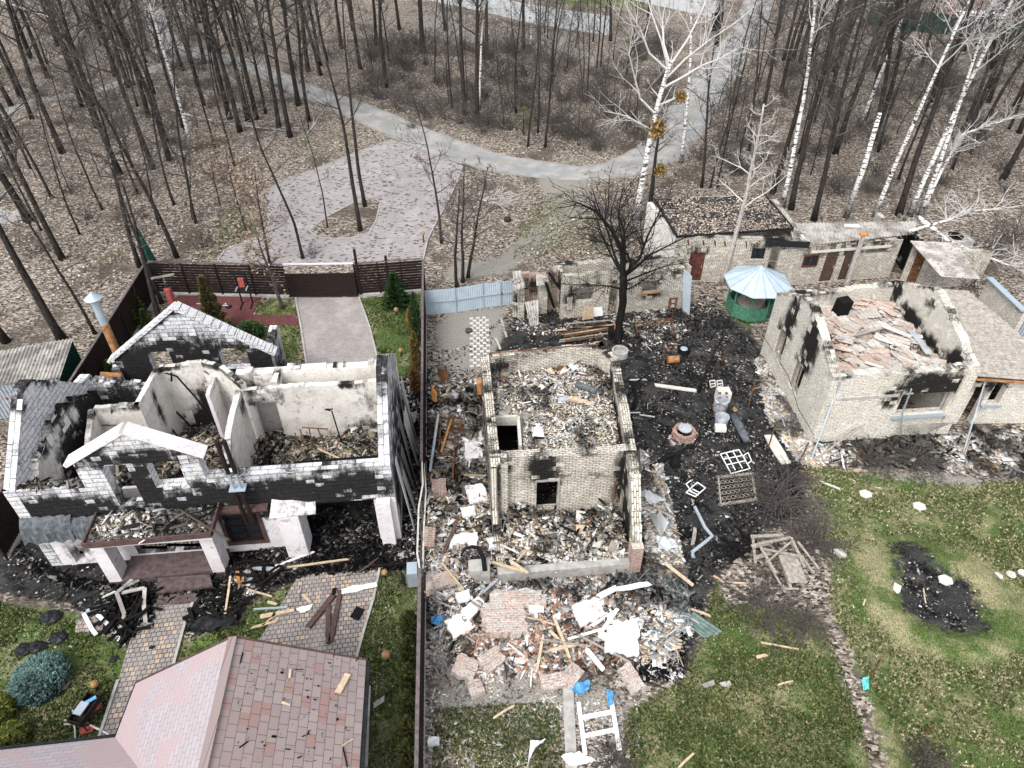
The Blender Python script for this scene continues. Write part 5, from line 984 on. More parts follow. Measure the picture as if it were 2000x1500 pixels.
# each trunk that can be told apart in the photo; (kind, u, v, scale)
def woods(lst, label, group, **k):
    for kind, u, v, s in lst: put_tree(kind, u, v, label, group, s=s, tilt=(random.gauss(0, .03), random.gauss(0, .03)), **k)
LW = [('oak', 94, 152, 1.2), ('oak', 122, 299, 1.15), ('oak', 63, 233, 1.0), ('slim', 101, 387, 1.1), ('slim', 156, 458, .75), ('oak', 122, 507, .95), ('oak', 346, 504, .8),
      ('slim', 383, 436, 1.0), ('oak', 359, 252, .9), ('slim', 345, 171, 1.1), ('oak', 331, 313, 1.1), ('slim', 327, 276, 1.1), ('slim', 262, 166, 1.2), ('oak', 252, 171, 1.1), ('oak', 357, 138, 1.05),
      ('oak', 387, 170, 1.1), ('slim', 400, 206, 1.1), ('oak', 469, 257, 1.15), ('oak', 485, 238, 1.2), ('slim', 458, 324, .9), ('slim', 504, 275, .8), ('slim', 518, 217, 1.0), ('oak', 545, 252, 1.1),
      ('oak', 567, 268, 1.1), ('oak', 583, 206, 1.2), ('oak', 602, 140, 1.2), ('slim', 604, 257, .7), ('oak', 20, 280, 1.1), ('oak', 40, 190, 1.1), ('slim', 10, 350, 1), ('oak', 160, 210, 1.1), ('oak', 190, 250, 1.1), ('slim', 215, 300, 1.0), ('oak', 225, 150, 1.1), ('oak', 235, 340, 1.1), ('slim', 270, 380, .9), ('slim', 200, 410, .8), ('oak', 290, 230, 1.1), ('oak', 300, 330, 1.1), ('slim', 60, 330, 1.0), ('slim', 420, 290, .9), ('oak', 430, 160, 1.1), ('oak', 150, 120, 1.1), ('oak', 60, 110, 1.1), ('oak', 210, 90, 1.1), ('slim', 340, 400, .9), ('slim', 80, 450, .8), ('slim', 310, 440, .7)]
LW += [('oak' if random.random() < .6 else 'slim', random.uniform(-60, 640), random.uniform(15, 240), random.uniform(.9, 1.2)) for _ in range(42)]
woods(LW, 'tall bare dark tree in the dense woods left of the gravel road', 'bare trees in the woods on the left')
MW = [('oak', 704, 135, 1.1), ('oak', 755, 171, 1.1), ('oak', 780, 58, 1.1), ('oak', 827, 101, 1.5), ('slim', 883, 213, 1.0), ('oak', 909, 224, 1.1), ('oak', 932, 238, 1.1), ('oak', 951, 101, 1.1), ('slim', 984, 245, .6),
      ('slim', 1031, 287, 1.0), ('slim', 1065, 287, 1.15), ('slim', 1051, 259, .9), ('slim', 1138, 196, .6), ('slim', 1128, 87, .5), ('oak', 1192, 80, 1.0), ('oak', 1024, 95, 1.1), ('oak', 870, 60, 1.1), ('oak', 735, 90, 1.1), ('oak', 668, 95, 1.1), ('slim', 640, 120, 1.1), ('oak', 690, 60, 1.1), ('slim', 1080, 150, .8), ('oak', 1260, 70, .9), ('slim', 1220, 160, .7), ('slim', 1010, 190, .8), ('slim', 760, 120, 1), ('slim', 850, 160, .9)]
MW += [('slim', random.uniform(690, 1260), random.uniform(60, 230), random.uniform(.6, 1.0)) for _ in range(16)]
woods(MW, 'bare dark tree in the dark brushwood beyond the bend of the gravel road', 'bare trees beyond the gravel road')
RW = [('slim', 1370, 367, 1.1), ('slim', 1387, 367, .8), ('slim', 1400, 367, .8), ('slim', 1463, 294, 1.1), ('oak', 1508, 378, 1.0), ('oak', 1491, 213, 1.0), ('oak', 1547, 119, 1.2), ('oak', 1562, 123, 1.2), ('oak', 1620, 190, 1.1), ('oak', 1545, 409, 1.05),
      ('oak', 1589, 430, 1.0), ('oak', 1631, 301, 1.1), ('oak', 1701, 285, 1.1), ('oak', 1709, 273, 1.1), ('oak', 1688, 234, 1.1), ('slim', 1755, 350, 1.0), ('oak', 1755, 421, 1.15), ('oak', 1958, 350, 1.1), ('oak', 1880, 260, 1.0), ('oak', 1930, 200, 1.0), ('slim', 1820, 200, 1.0), ('slim', 1860, 330, 1), ('oak', 1400, 90, 1.0), ('slim', 1430, 200, .9), ('oak', 1520, 60, 1.0), ('oak', 1640, 90, 1.0), ('oak', 1730, 110, 1.0), ('slim', 1590, 240, .9), ('slim', 1660, 160, .9), ('oak', 1990, 260, 1), ('slim', 1440, 330, .8), ('oak', 1800, 130, 1.0), ('slim', 1560, 300, .8), ('slim', 1480, 160, .8), ('slim', 1420, 260, .6), ('oak', 1900, 120, 1), ('oak', 1970, 90, 1)]
RW += [('oak' if random.random() < .6 else 'slim', random.uniform(1500, 2040), random.uniform(20, 300), random.uniform(.85, 1.15)) for _ in range(26)]
woods(RW, 'bare dark tree in the woods behind the brick sheds on the right', 'bare trees in the woods on the right')
# birches
for k, (u, v, s, lb) in enumerate(((105, 268, 1.1, 'white birch in the woods at the far left'), (376, 294, 1.0, 'white birch near the middle of the left woods, left of the gravel road'), (311, 122, .9, 'thin white birch beside the narrow footpath in the left woods'),
        (937, 210, .85, 'single white birch among dark trees beyond the bend of the gravel road'), (1038, 101, .9, 'distant white birch in front of the pale concrete wall'), (1330, 318, .95, 'white birch at the roadside just right of the gravel road'),
        (1527, 406, 1.15, 'tall white birch behind the flat roofed brick shed'), (1708, 423, 1.05, 'tall white birch behind the shed with two plank doors'), (1776, 421, 1.15, 'leaning white birch left of a pair behind the right end of the corrugated shed'), (1797, 421, 1.0, 'leaning white birch right of a pair behind the right end of the corrugated shed'), (1680, 250, 1.1, 'distant white birch deep in the right woods'))):
    put_tree('birch', u, v, lb, s=s, name='birch_tree', girth=1.0)
# dead birch stub
m = MB(); p = W(1652, 425); h_ = ZH(1652, 425, 0, 222); m.tube([(p.x, p.y, -.1), (p.x+.1, p.y, h_*.5), (p.x+.05, p.y+.1, h_)], [.2, .17, .13], 9); tag(m.build('birch_snag', M['birch'], smooth=True), 'broken off white birch trunk without a crown behind the corrugated shed', 'tree')
# single trees inside and near the plots
def single(key, u, v, label, name='bare_tree', s=1, rz=0, tilt=(0, 0), cat='tree', **k):
    o = tree_proto(name, label, cat=cat, **k); o.location = W(u, v, 0); o.scale = (s,)*3; o.rotation_euler = (tilt[0], tilt[1], rz); return o
single('a', 704, 452, 'slender bare tree on the paved yard island, nearer of the two', seed=501, h=15, r0=.15, start=.45, nb=18, blen=.16, upb=.8)
single('a', 713, 404, 'slender bare tree on the paved yard island, farther of the two', seed=502, h=15, r0=.14, start=.5, nb=16, blen=.16, upb=.8)
single('a', 640, 446, 'thin young tree at the left tip of the paved yard island', seed=503, h=8, r0=.06, start=.4, nb=10, blen=.14, upb=.9)
single('a', 592, 506, 'thin curved bare tree behind the sliding gate', seed=504, h=12, r0=.1, start=.5, nb=14, blen=.14, upb=.8, bend=.03)
single('a', 527, 515, 'young oak with brown dry leaves behind the brown fence', seed=505, h=6.5, r0=.09, start=.3, nb=16, blen=.22, leaves=.2, mc='twig')
single('a', 483, 458, 'young oak with brown dry leaves left of the paved yard', seed=506, h=6, r0=.07, start=.25, nb=16, blen=.24, leaves=.2)
single('a', 430, 400, 'small oak with sparse brown leaves in the woods left of the paved yard', seed=507, h=5, r0=.06, start=.2, nb=14, blen=.26, leaves=.3)
single('a', 551, 602, 'leafy oak on the lawn between the red surface and the driveway', seed=508, h=5.5, r0=.13, start=.35, nb=13, blen=.22, leaves=.3, mt='twig')
single('a', 862, 474, 'slim crooked bare tree at the right edge of the paved yard', seed=509, h=9.5, r0=.09, start=.35, nb=14, blen=.2, bend=.03, upb=.5)
for k, (u, v) in enumerate(((892, 561), (904, 551), (914, 542))): single('a', u, v, ('leftmost', 'middle', 'rightmost')[k]+' of three spreading bare trees behind the pale blue gate', seed=510+k, h=7, r0=.11, start=.35, nb=13, blen=.26, bend=.03, upb=.7, tilt=(0, (.0, .02, .12)[k]))
single('a', 312, 625, 'dark twisted tree inside the brown fence beside the punching bag', seed=515, h=8, r0=.17, start=.4, nb=12, blen=.2, mt='bark')
single('a', 317, 592, 'slim dark tree inside the brown fence corner behind the punching bag', seed=516, h=9, r0=.12, start=.45, nb=12, blen=.18)
single('a', 273, 521, 'bare tree standing against the outer corner of the brown fence', seed=517, h=13, r0=.15, start=.4, nb=18, blen=.18)
single('a', 122, 664, 'thick leaning dark tree left of the brown side fence', seed=518, h=15, r0=.22, start=.5, nb=16, blen=.2, tilt=(0, -.1))
single('a', 186, 652, 'thin bare tree just outside the brown side fence', seed=519, h=11, r0=.09, start=.35, nb=14, blen=.16, tilt=(0, -.08))
single('a', 12, 668, 'dark tree cut by the left edge of the picture beside the corrugated shed', seed=520, h=14, r0=.2, start=.5, nb=14, blen=.18, tilt=(0, -.12))
single('a', 57, 434, 'thick dark tree at the left edge beside the grey track', seed=521, h=15, r0=.27, start=.5, nb=14, blen=.18, tilt=(0, -.16))
single('a', 1410, 552, 'pale grey birch without bark rising behind the gazebo roof', name='birch_tree', seed=531, h=10.5, r0=.16, start=.45, nb=14, blen=.2, mt='palebark', mc='birchtwig', upb=.6, crook=1.5, trunk_top=.3, bend=.03)
single('a', 1243, 428, 'big white birch with wide bare branches and orange clumps, left of the right track', name='birch_tree', seed=532, h=10.2, r0=.24, start=.45, nb=7, blen=.28, sub=3, twigs=3, mt='birch', mc='birchtwig', upb=1.0, crook=1.2, trunk_top=.5, rt=.013,
       extra=[(.96, 2.3, 1.1, 6.5, .08), (.97, 1.0, 1.3, 7, .09), (.9, .2, .8, 6.5, .08), (.95, 3.3, .8, 6, .075), (.7, 3.0, .8, 5.5, .08), (.6, 3.4, .5, 4.5, .09), (.85, -.3, .5, 5, .1), (.75, .2, .3, 4, .08), (.98, 1.8, 2.0, 5, .1)])
single('a', 1270, 402, 'dark trunk hugging the big white birch', seed=533, h=7, r0=.18, start=.5, nb=10, blen=.2, mt='bark')
# orange clumps (mistletoe like) hanging in the big birch
tuft_v = leafmesh([Vector((0, 0, 0))], 500, .10, [(.24, .14, .04), (.3, .19, .06), (.17, .1, .03), (.12, .09, .04)], .18, 3)
tf = np_mesh('dry_tuft', *tuft_v, M['leafcol'])
for k, (u, v, z, s, lb) in enumerate(((1282, 248, 7.5, 1.25, 'largest orange brown tuft on the trunk of the big white birch'), (1330, 187, 9.5, .7, 'small orange tuft at the right branch tip of the big white birch'), (1289, 330, 4.6, .8, 'orange tuft low on the trunk of the big white birch'))):
    o = tf if k == 0 else tf.copy(); o.parent = None
    if k: C.objects.link(o)
    t = ZH(1243, 428, 0, v); o.location = W(u, v, t)-Vector((0, .1, 0)); o.scale = (s, s, s*1.2); tag(o, lb, 'tree tuft')
# the big charred tree in the middle plot
cb = single('a', 1207, 668, 'big crooked charred black tree in front of the roofless outbuilding', name='charred_tree', seed=541, h=4.2, r0=.2, start=.7, nb=3, blen=.5, mt='charbark', mc='charbark', trunk_top=.95, bend=.06,
            extra=[(.98, 1.4, 2.5, 5.2, .15), (.98, 2.9, 1.2, 4.6, .1), (.98, .3, 1.2, 4.6, .1), (.98, 1.5, .9, 3.6, .08), (.9, -.2, .4, 3, .06), (.8, 3.3, .4, 3, .06), (.98, 4.4, 1.4, 3.8, .08), (.97, 5.5, 1.3, 4.0, .08), (.97, 2.2, 1.5, 4.3, .09), (.97, 0.9, 1.4, 4.3, .09)], rt=.014, sub=8, twigs=5, crook=1.4)
# brushwood: many thin shrubs in the woods
def shrub_mesh(seed, h, n, spread=.9, r=.012, arch=.5, sub=3, mat='twig', name='shrub'):
    rs = random.Random(seed); m = MB()
    for i in range(n):
        a = rs.random()*6.283; d = Vector((math.cos(a)*spread*rs.random(), math.sin(a)*spread*rs.random(), 1)).normalized(); p = Vector((rs.gauss(0, .12)*h, rs.gauss(0, .12)*h, -.03)); q = [p]; L = h*rs.uniform(.5, 1.15)
        for j in range(5): d = (d+Vector((rs.gauss(0, .16)+math.cos(a)*arch*.2, rs.gauss(0, .16)+math.sin(a)*arch*.2, -arch*.12*j))).normalized(); q.append(q[-1]+d*L/5)
        m.tube(q, [r*1.6, r*1.3, r, r*.9, r*.7, r*.5], 3, cap=False)
        for _ in range(sub):
            j = rs.randint(1, 4); ax = (q[j+1]-q[j]).normalized(); s = Matrix.Rotation(rs.random()*6.283, 3, ax) @ ax.orthogonal().normalized(); e = q[j]+(ax+s*.9).normalized()*L*rs.uniform(.15, .35); m.tube([q[j], (q[j]+e)/2+Vector((0, 0, .02)), e], [r*.7, r*.6, r*.4], 3, cap=False)
    return m.build(name, M[mat])
SH = [shrub_mesh(600+i, 2.2, 26, .8) for i in range(4)]; shused = [0]
def put_shrub(u, v, label, group=None, s=1, protos=None, name='shrub', xy=None, sz=None):
    pr_ = protos or SH; k = shused[0] % len(pr_); o = pr_[k]
    if o.get('used'): o = o.copy(); C.objects.link(o)
    o['used'] = 1; shused[0] += 1; o.name = name; p = W(u, v) if xy is None else Vector((*xy, 0)); o.location = p; o.rotation_euler = (0, 0, random.random()*6.28); o.scale = (s, s, sz or s); tag(o, label, 'shrub')
    if 'group' in o: del o['group']
    if group: o['group'] = group
    return o
def scatter(px_poly, n, dmin=0, z=0): return pick(PL(px_poly), n)
for x, y in scatter([(690, 60), (960, 90), (1180, 130), (1290, 60), (1330, 160), (1290, 240), (1250, 300), (1060, 300), (830, 235), (700, 190)], 150):
    put_shrub(0, 0, 'grey leafless shrub in the dark brushwood beyond the gravel road', 'leafless shrubs beyond the gravel road', s=random.uniform(.8, 1.7), xy=(x, y))
for x, y in scatter([(1350, 330), (1400, 200), (1470, 120), (1700, 110), (1990, 150), (1990, 400), (1530, 400)], 85):
    put_shrub(0, 0, 'grey leafless shrub under the trees of the right woods', 'leafless shrubs in the right woods', s=random.uniform(.6, 1.5), xy=(x, y))
for x, y in scatter([(380, 300), (560, 180), (690, 110), (600, 60), (0, 60), (0, 500), (250, 520), (420, 480)], 50):
    put_shrub(0, 0, 'grey leafless shrub under the trees of the left woods', 'leafless shrubs in the left woods', s=random.uniform(.5, 1.3), xy=(x, y))
for x, y in scatter([(380, 300), (560, 180), (690, 110), (600, 60), (0, 60), (0, 500), (250, 520), (420, 480)], 26):
    put_tree('sap', 0, 0, 'thin leafless sapling under the trees of the left woods', 'saplings in the left woods', s=random.uniform(.7, 1.4), xy=(x, y), name='sapling')
for x, y in scatter([(700, 100), (960, 110), (1250, 120), (1250, 290), (1060, 290), (830, 230)], 22):
    put_tree('sap', 0, 0, 'thin leafless sapling in the dark brushwood beyond the gravel road', 'saplings beyond the gravel road', s=random.uniform(.7, 1.4), xy=(x, y), name='sapling')
for x, y in scatter([(1350, 330), (1400, 200), (1470, 120), (1700, 110), (1990, 150), (1990, 400), (1530, 400)], 26):
    put_tree('sap', 0, 0, 'thin leafless sapling under the trees of the right woods', 'saplings in the right woods', s=random.uniform(.7, 1.4), xy=(x, y), name='sapling')
for u, v, s, lb in ((945, 370, .9, 'reddish leafless bush at the paved yard entrance'), (900, 400, .8, 'leafless bush between the paved yard and the sandy track'), (1190, 420, 1.3, 'dark leafless bush left of the big white birch'), (1220, 470, 1.5, 'dark thicket beside the flat roofed brick shed'), (1160, 470, 1.0, 'small dark bush behind the roofless outbuilding'), (1030, 240, .7, 'bush with first yellow green buds beyond the gravel road'), (805, 250, .8, 'leafless bush where the paved yard meets the gravel road'), (612, 500, .6, 'leafless bush behind the sliding gate'), (400, 480, .9, 'grey leafless bush behind the brown fence'), (1980, 470, 1.6, 'grey tangle of branches at the far right edge'), (1930, 500, 1.5, 'grey tangle of branches right of the outhouse'), (1890, 560, 1.1, 'grey brush beside the white brick wall')):
    put_shrub(u, v, lb, s=s)
BR = [shrub_mesh(650+i, 1.5, 70, 1.8, .012, .9, 4, 'twig') for i in range(2)]
for u, v, s, sz, lb in ((1700, 905, 1.0, .8, 'grey leafless bush against the front wall of the right brick house'), (1790, 900, 1.2, .9, 'large grey leafless bush below the barred window of the right brick house'), (1520, 985, 1.5, 1.0, 'reddish brown tangled thicket beside the bed frames'), (1590, 1060, 1.2, .9, 'grey leafless bush above the stack of broken wood'), (1460, 960, 1.1, .7, 'dark tangled bush over the wire frames'), (1495, 1190, 1.3, .45, 'low heap of cut twigs below the stack of broken wood'), (1570, 1215, .8, .4, 'small heap of cut branches at the lawn edge'), (1200, 1480, .7, .4, 'dry vines along the concrete kerb of the middle plot'), (1800, 1490, .7, .6, 'reddish dry shrub at the bottom of the right lawn edge'), (1545, 940, .8, .9, 'rust coloured dry bush beside the right lawn'), (1930, 860, .8, .5, 'burnt bush beside the lean-to of the right house')):
    put_shrub(u, v, lb, s=s, sz=sz, protos=BR)
# evergreens
def needles(name, label, u, v, h, r, cols, shape='cone', n=2600, s=.09, trunk=True, cat='shrub', zb=0.0, seed=5, top=.05, squash=1):
    rs = np.random.RandomState(seed); t = rs.rand(n)**(.8 if shape == 'cone' else 1); a = rs.rand(n)*6.283
    if shape == 'cone': rad = r*(1-t)**.85*(.75+.25*np.sin(a*5+t*40))+top; z = zb+.08+t*h
    elif shape == 'col': rad = r*np.minimum(1, 3.5*(1-t))*(.85+.15*np.sin(a*4+t*20)); z = zb+.05+t*h
    else: ph = np.arccos(1-1.35*t); rad = r*np.sin(ph)*(1+.06*np.sin(a*9)*np.sin(ph*8)); z = zb+h*.35+h*.65*np.cos(ph)
    k = .62+.38*rs.rand(n)**.4; x = rad*k*np.cos(a); y = rad*k*np.sin(a); P_ = np.stack([x, y, z], 1)
    out = np.stack([np.cos(a), np.sin(a), .5+.5*t], 1)+rs.normal(0, .35, (n, 3)); out /= np.linalg.norm(out, axis=1)[:, None]; b = np.cross(out, rs.normal(size=(n, 3))); b /= np.linalg.norm(b, axis=1)[:, None]; L = s*(.6+.9*rs.rand(n, 1))
    V = np.stack([P_-out*L, P_-b*L*.38, P_+out*L, P_+b*L*.38], 1).reshape(-1, 3); c = np.array(cols)[rs.randint(len(cols), size=n)]*(.6+.7*rs.rand(n, 1))
    o = thing(name, label, cat, tuple(W(u, v))); q = np_mesh('foliage', V, np.arange(4*n).reshape(-1, 4), np.repeat(c, 4, 0), M['leafcol']); q.parent = o
    if trunk: m = MB(); m.tube([(0, 0, -.05), (0, 0, h*.9)], [r*.09+.03, .015], 6); tt = m.build('trunk', M['bark']); tt.parent = o
    return o
DG = [(.02, .05, .018), (.03, .07, .022), (.05, .09, .03)]; YG = [(.07, .10, .025), (.11, .13, .035), (.04, .07, .02)]; BS = [(.13, .22, .20), (.2, .3, .28), (.09, .16, .14)]; TH_ = [(.035, .05, .016), (.05, .06, .02), (.08, .075, .03)]
thu = ['nearest the burnt house', 'second', 'third', 'fourth', 'fifth', 'sixth', 'seventh']
for k, (u, v, h, r) in enumerate(((207, 722, 1.6, .42), (232, 690, 1.6, .42), (248, 662, 1.5, .45), (264, 642, 1.7, .5), (278, 622, 1.6, .5), (290, 640, 1.1, .3), (226, 745, 1.2, .35))):
    lb = ('round cone thuja nearest the metal flue along the brown side fence', 'cone thuja second from the flue along the brown side fence', 'cone thuja in the middle of the row along the brown side fence', 'full cone thuja beside the dark twisted tree, along the brown side fence', 'farthest cone thuja of the row along the brown side fence', 'small pale green thuja between the row and the rear gable', 'small thuja at the foot of the metal flue')[k]
    needles('thuja', lb, u, v, h, r, YG if k != 3 else [(.05, .085, .022), (.08, .11, .03)], 'cone', 1500, .07, seed=20+k)
needles('spruce_tree', 'brownish spruce between the red surface and the rear gable', 428, 652, 3.4, .75, [(.10, .085, .04), (.06, .07, .03), (.16, .12, .06)], 'cone', 4500, .12, cat='tree')
needles('spruce_tree', 'dense green young spruce in the back corner of the lawn', 775, 598, 2.0, .8, DG, 'cone', 4000, .12, cat='tree')
needles('spruce_shrub', 'low green juniper beside the red surface', 490, 660, .9, .7, DG+[(.06, .11, .03)], 'ball', 1800, .1)
needles('spruce_shrub', 'small pale juniper at the edge of the red surface', 475, 680, .8, .4, YG, 'cone', 900, .08)
for k, (u, v, h, c) in enumerate(((816, 668, 3.0, DG), (815, 720, 2.2, [(.2, .12, .04), (.12, .09, .03)]), (812, 765, 1.5, [(.22, .13, .05), (.15, .1, .04)]), (806, 640, 1.3, [(.3, .18, .07), (.18, .12, .05)]))):
    needles('thuja', ('tall green column thuja against the middle fence', 'half scorched brown thuja behind the tall green one', 'scorched brown thuja nearest the white gable wall', 'small rusty brown thuja left of the tall green one')[k], u, v, h, .26, c, 'col', 1600, .07, seed=40+k)
for k, (u, v) in enumerate(((806, 1252), (806, 1302), (807, 1355), (806, 1405), (806, 1455), (805, 1500))):
    needles('thuja', 'dark green thuja in the hedge along the middle fence, number %d from the back' % (k+1) if 0 else ('first', 'second', 'third', 'fourth', 'fifth', 'last')[k]+' thuja from the back in the hedge along the middle fence', u, v, 1.75, .33, TH_, 'col', 2000, .06, seed=60+k)
needles('blue_spruce_bush', 'round blue green dwarf spruce on the front lawn', 86, 1335, .85, .85, BS, 'ball', 7000, .07, seed=70)
needles('thuja', 'yellow green low bush at the left edge of the front lawn', 5, 1400, .8, .5, [(.2, .22, .05), (.14, .17, .04)], 'ball', 2200, .07, seed=71)
needles('thuja', 'yellow green low hedge in the bottom left corner', 20, 1455, .6, .6, [(.13, .16, .04), (.18, .2, .05)], 'ball', 2500, .06, seed=72)
needles('green_shrub', 'pale green dwarf conifer beside the ridge of the shingle roof', 408, 1275, .5, .5, [(.12, .2, .05), (.17, .22, .07)], 'ball', 1500, .07, seed=73)
needles('green_shrub', 'bush with first pale green buds beyond the bend of the gravel road', 1022, 262, 2.2, .9, [(.18, .2, .08), (.1, .1, .05)], 'ball', 500, .06, seed=74)
# ---------------------------------------------------------------- fences and gates
RZ = rotm(0, 0, ROT)
def slat_fence(name, label, a, b, h, parent_loc, bay=2.4, slats=11, posts=True, cat='fence', inner=1, mat='brown', vertical=False, cap=True, base=True):
    t = thing(name, label, cat, parent_loc); a = Vector((*a, 0)); b = Vector((*b, 0)); L = (b-a).length; d = (b-a)/L; nn = Vector((-d.y, d.x, 0))*inner; n = max(1, round(L/bay)); R = Matrix((d, Vector((-d.y, d.x, 0)), UP)).transposed()
    for i in range(n):
        m = MB(); s0 = L*i/n; s1 = L*(i+1)/n
        if vertical: corr('x', mat, [tuple(a+d*s0+UP*.08), tuple(a+d*s1+UP*.08), tuple(a+d*s1+UP*(h-.02)), tuple(a+d*s0+UP*(h-.02))], .15, .02, mb=m, build=False)
        else:
            for k in range(slats): m.box(a+d*((s0+s1)/2)+UP*(.16+(h-.24)*(k+.5)/slats), (s1-s0-.01, .03, (h-.2)/slats*.78), R)
        m.build('panel', M[mat], t)
        if posts:
            m = MB(); m.box(a+d*s0+nn*.06+UP*h/2, (.08, .08, h), R); m.build('post', M['brown'], t)
    if cap: m = MB(); m.box(a+d*L/2+UP*(h+.01), (L, .11, .05), R); m.build('cap_rail', M['greyrail'], t)
    if base: m = MB(); m.box(a+d*L/2+nn*.05+UP*.06, (L, .2, .13), R); m.build('base_strip', M['concrete'], t)
    return t
M['greyrail'] = simple('worn_brown_rail', (.12, .10, .10), .6, 0, .3)
fl0, fl1, fl2 = XY(285, 511, 2.1), XY(150, 720, 2.1), XY(-40, 1022, 2.1)
slat_fence('brown_fence', 'long dark brown sheet fence along the left side of the left plot', fl2, fl0, 2.1, (*fl1, 0), vertical=True, inner=-1, slats=1)
gl = XY(552, 517, 2.1); gr_ = XY(690, 515, 2.1); gr2 = XY(826, 505, 2.1)
slat_fence('brown_fence', 'dark brown slatted fence behind the red play surface, left of the sliding gate', fl0, gl, 2.1, (*fl0, 0), bay=1.9, inner=-1)
slat_fence('brown_fence', 'short dark brown slatted fence right of the sliding gate', gr_, gr2, 2.1, (*gr_, 0), bay=1.25, inner=-1)
g = slat_fence('sliding_gate', 'dark brown slatted sliding gate at the end of the driveway', mv(gl, .05, -.25), mv(gr_, 0, -.25), 1.75, (*gl, 0), bay=4, slats=17, posts=False, cat='gate', cap=False, base=False)
m = MB(); m.bar((*gl, 2.12), (*gr_, 2.12), .07, .07); m.build('top_rail', M['white'], g)
for u, vb, vt, lb in ((706, 578, 487, 'tall dark brown post right of the sliding gate'), (762, 572, 500, 'leaning dark brown post inside the short fence right of the gate')):
    p = W(u, vb); m = MB(); m.box((p.x, p.y, ZH(u, vb, 0, vt)/2), (.14, .14, ZH(u, vb, 0, vt)), RZ); tag(m.build('steel_post', M['brown']), lb, 'post')
mf = [XY(826, 507, 2.1), XY(823, 900, 2.1), XY(820, 1110, 2.1), XY(812, 1560, 2.1)]
slat_fence('brown_fence', 'rear stretch of the dark fence between the left and middle plots', mf[1], mf[0], 2.1, (*mf[0], 0), vertical=True, inner=1, bay=2.6)
slat_fence('brown_fence', 'near stretch of the dark ribbed fence between the left and middle plots', mf[3], mf[2], 2.1, (*mf[3], 0), vertical=True, inner=1, bay=2.6)
fx_ = thing('bent_fence', 'burnt bare fence rails between the white gable wall and the rubble strip', 'fence', (*mf[2], 0))
for k, pts in enumerate([[(824, 900, 2.0), (826, 945, 1.9), (818, 990, 1.9), (815, 1080, 2.0), (820, 1112, 2.0)], [(828, 905, 1.1), (832, 960, 1.0), (828, 1030, 1.0), (826, 1110, 1.1)]]): m = MB(); m.tube([W(*p) for p in pts], .035, 5); m.build('rail', M['slabconc'], fx_)
for v in (905, 955, 1010, 1060, 1108): p = W(829, v+30); m = MB(); m.tube([(p.x, p.y, 0), (p.x, p.y, 1.9)], .035, 5); m.build('post', M['greyrail'], fx_)
# pale blue gate of the middle plot
t = thing('metal_gate', 'pale blue sheet metal gate and fence at the back of the middle plot', 'gate', tuple(W(890, 612))); gb_ = [(831, 616), (891, 611), (944, 602), (978, 598), (1002, 595)]; gp_ = [W(*p) for p in gb_]
for i in range(4):
    m = MB(); a, b = gp_[i], gp_[i+1]; corr('x', 'paleblue', [tuple(a+UP*.03), tuple(b+UP*.03), tuple(b+UP*1.6), tuple(a+UP*1.6)], .12, .012, mb=m, build=False, seg=4); m.build('panel', M['paleblue'], t)
    m = MB(); m.bar(a-E2*.06+UP*.85, b-E2*.06+UP*.85, .04, .04); m.build('cross_rail', M['zinc'], t)
for p in gp_: m = MB(); m.bar(p-E2*.05, p-E2*.05+UP*1.65, .06, .06, up=E2); m.build('post', M['zinc'], t)
m = MB(); m.box(gp_[3]-E2*.1+UP*.9+E1*.06, (.05, .06, .14), RZ); m.build('lock', M['black'], t)
# far concrete walls and the green screen
def panelwall(name, label, pts, h, mat='whiteconc', bay=2.5, cat='wall'):
    P = [W(*p) for p in pts]; t = thing(name, label, cat, tuple(P[0]))
    for a, b in zip(P[:-1], P[1:]):
        n = max(1, round((b-a).length/bay)); d = (b-a).normalized(); R = Matrix((d, Vector((-d.y, d.x, 0)), UP)).transposed(); L = (b-a).length
        for i in range(n):
            m = MB(); m.box(a+d*(L*(i+.5)/n)+UP*h/2, (L/n-.06, .1, h), R); m.build('panel', M[mat], t)
            m = MB(); m.box(a+d*(L*i/n)+UP*h/2, (.12, .16, h+.05), R); m.build('post', M['concrete'], t)
    return t
panelwall('concrete_wall', 'long pale concrete panel wall at the top, in front of a green field', [(780, -12), (951, 24), (1035, 45), (1101, 56), (1190, 69)], 2.1)
panelwall('concrete_wall', 'far pale wall behind the green field, left of the right track', [(1130, -25), (1290, 12), (1395, 34)], 2.3)
panelwall('green_screen_fence', 'dark green mesh screen fence at the top right', [(1690, 48), (1790, 62), (1900, 72), (2060, 88)], 2.2, 'darkgreen', 4, 'fence')
m = MB(); m.box(W(1400, 42, 1.0), (1.6, .3, 2.0), rotm(0, 0, .5)); tag(m.build('yard_gate', M['black']), 'small black gate at the end of the far pale wall', 'gate')
t = thing('timber_stack', 'pale goods under a red frame behind the dark green screen, top right corner', 'stack', tuple(W(1920, 34)))
m = MB(); m.box(W(1920, 34, .5), (6, 3, .9), rotm(0, 0, -.15)); m.build('cover', M['white'], t)
m = MB(); m.bar(W(1850, 22, 1.4), W(2010, 40, 1.4), .12, .12); m.build('rail', M['redbag'], t)
for u in (1850, 1900, 1950, 2000): m = MB(); p = W(u, 24+(u-1850)*.11, 0); m.bar(p, p+UP*1.5, .12, .12, up=E2); m.build('post', M['redbag'], t)
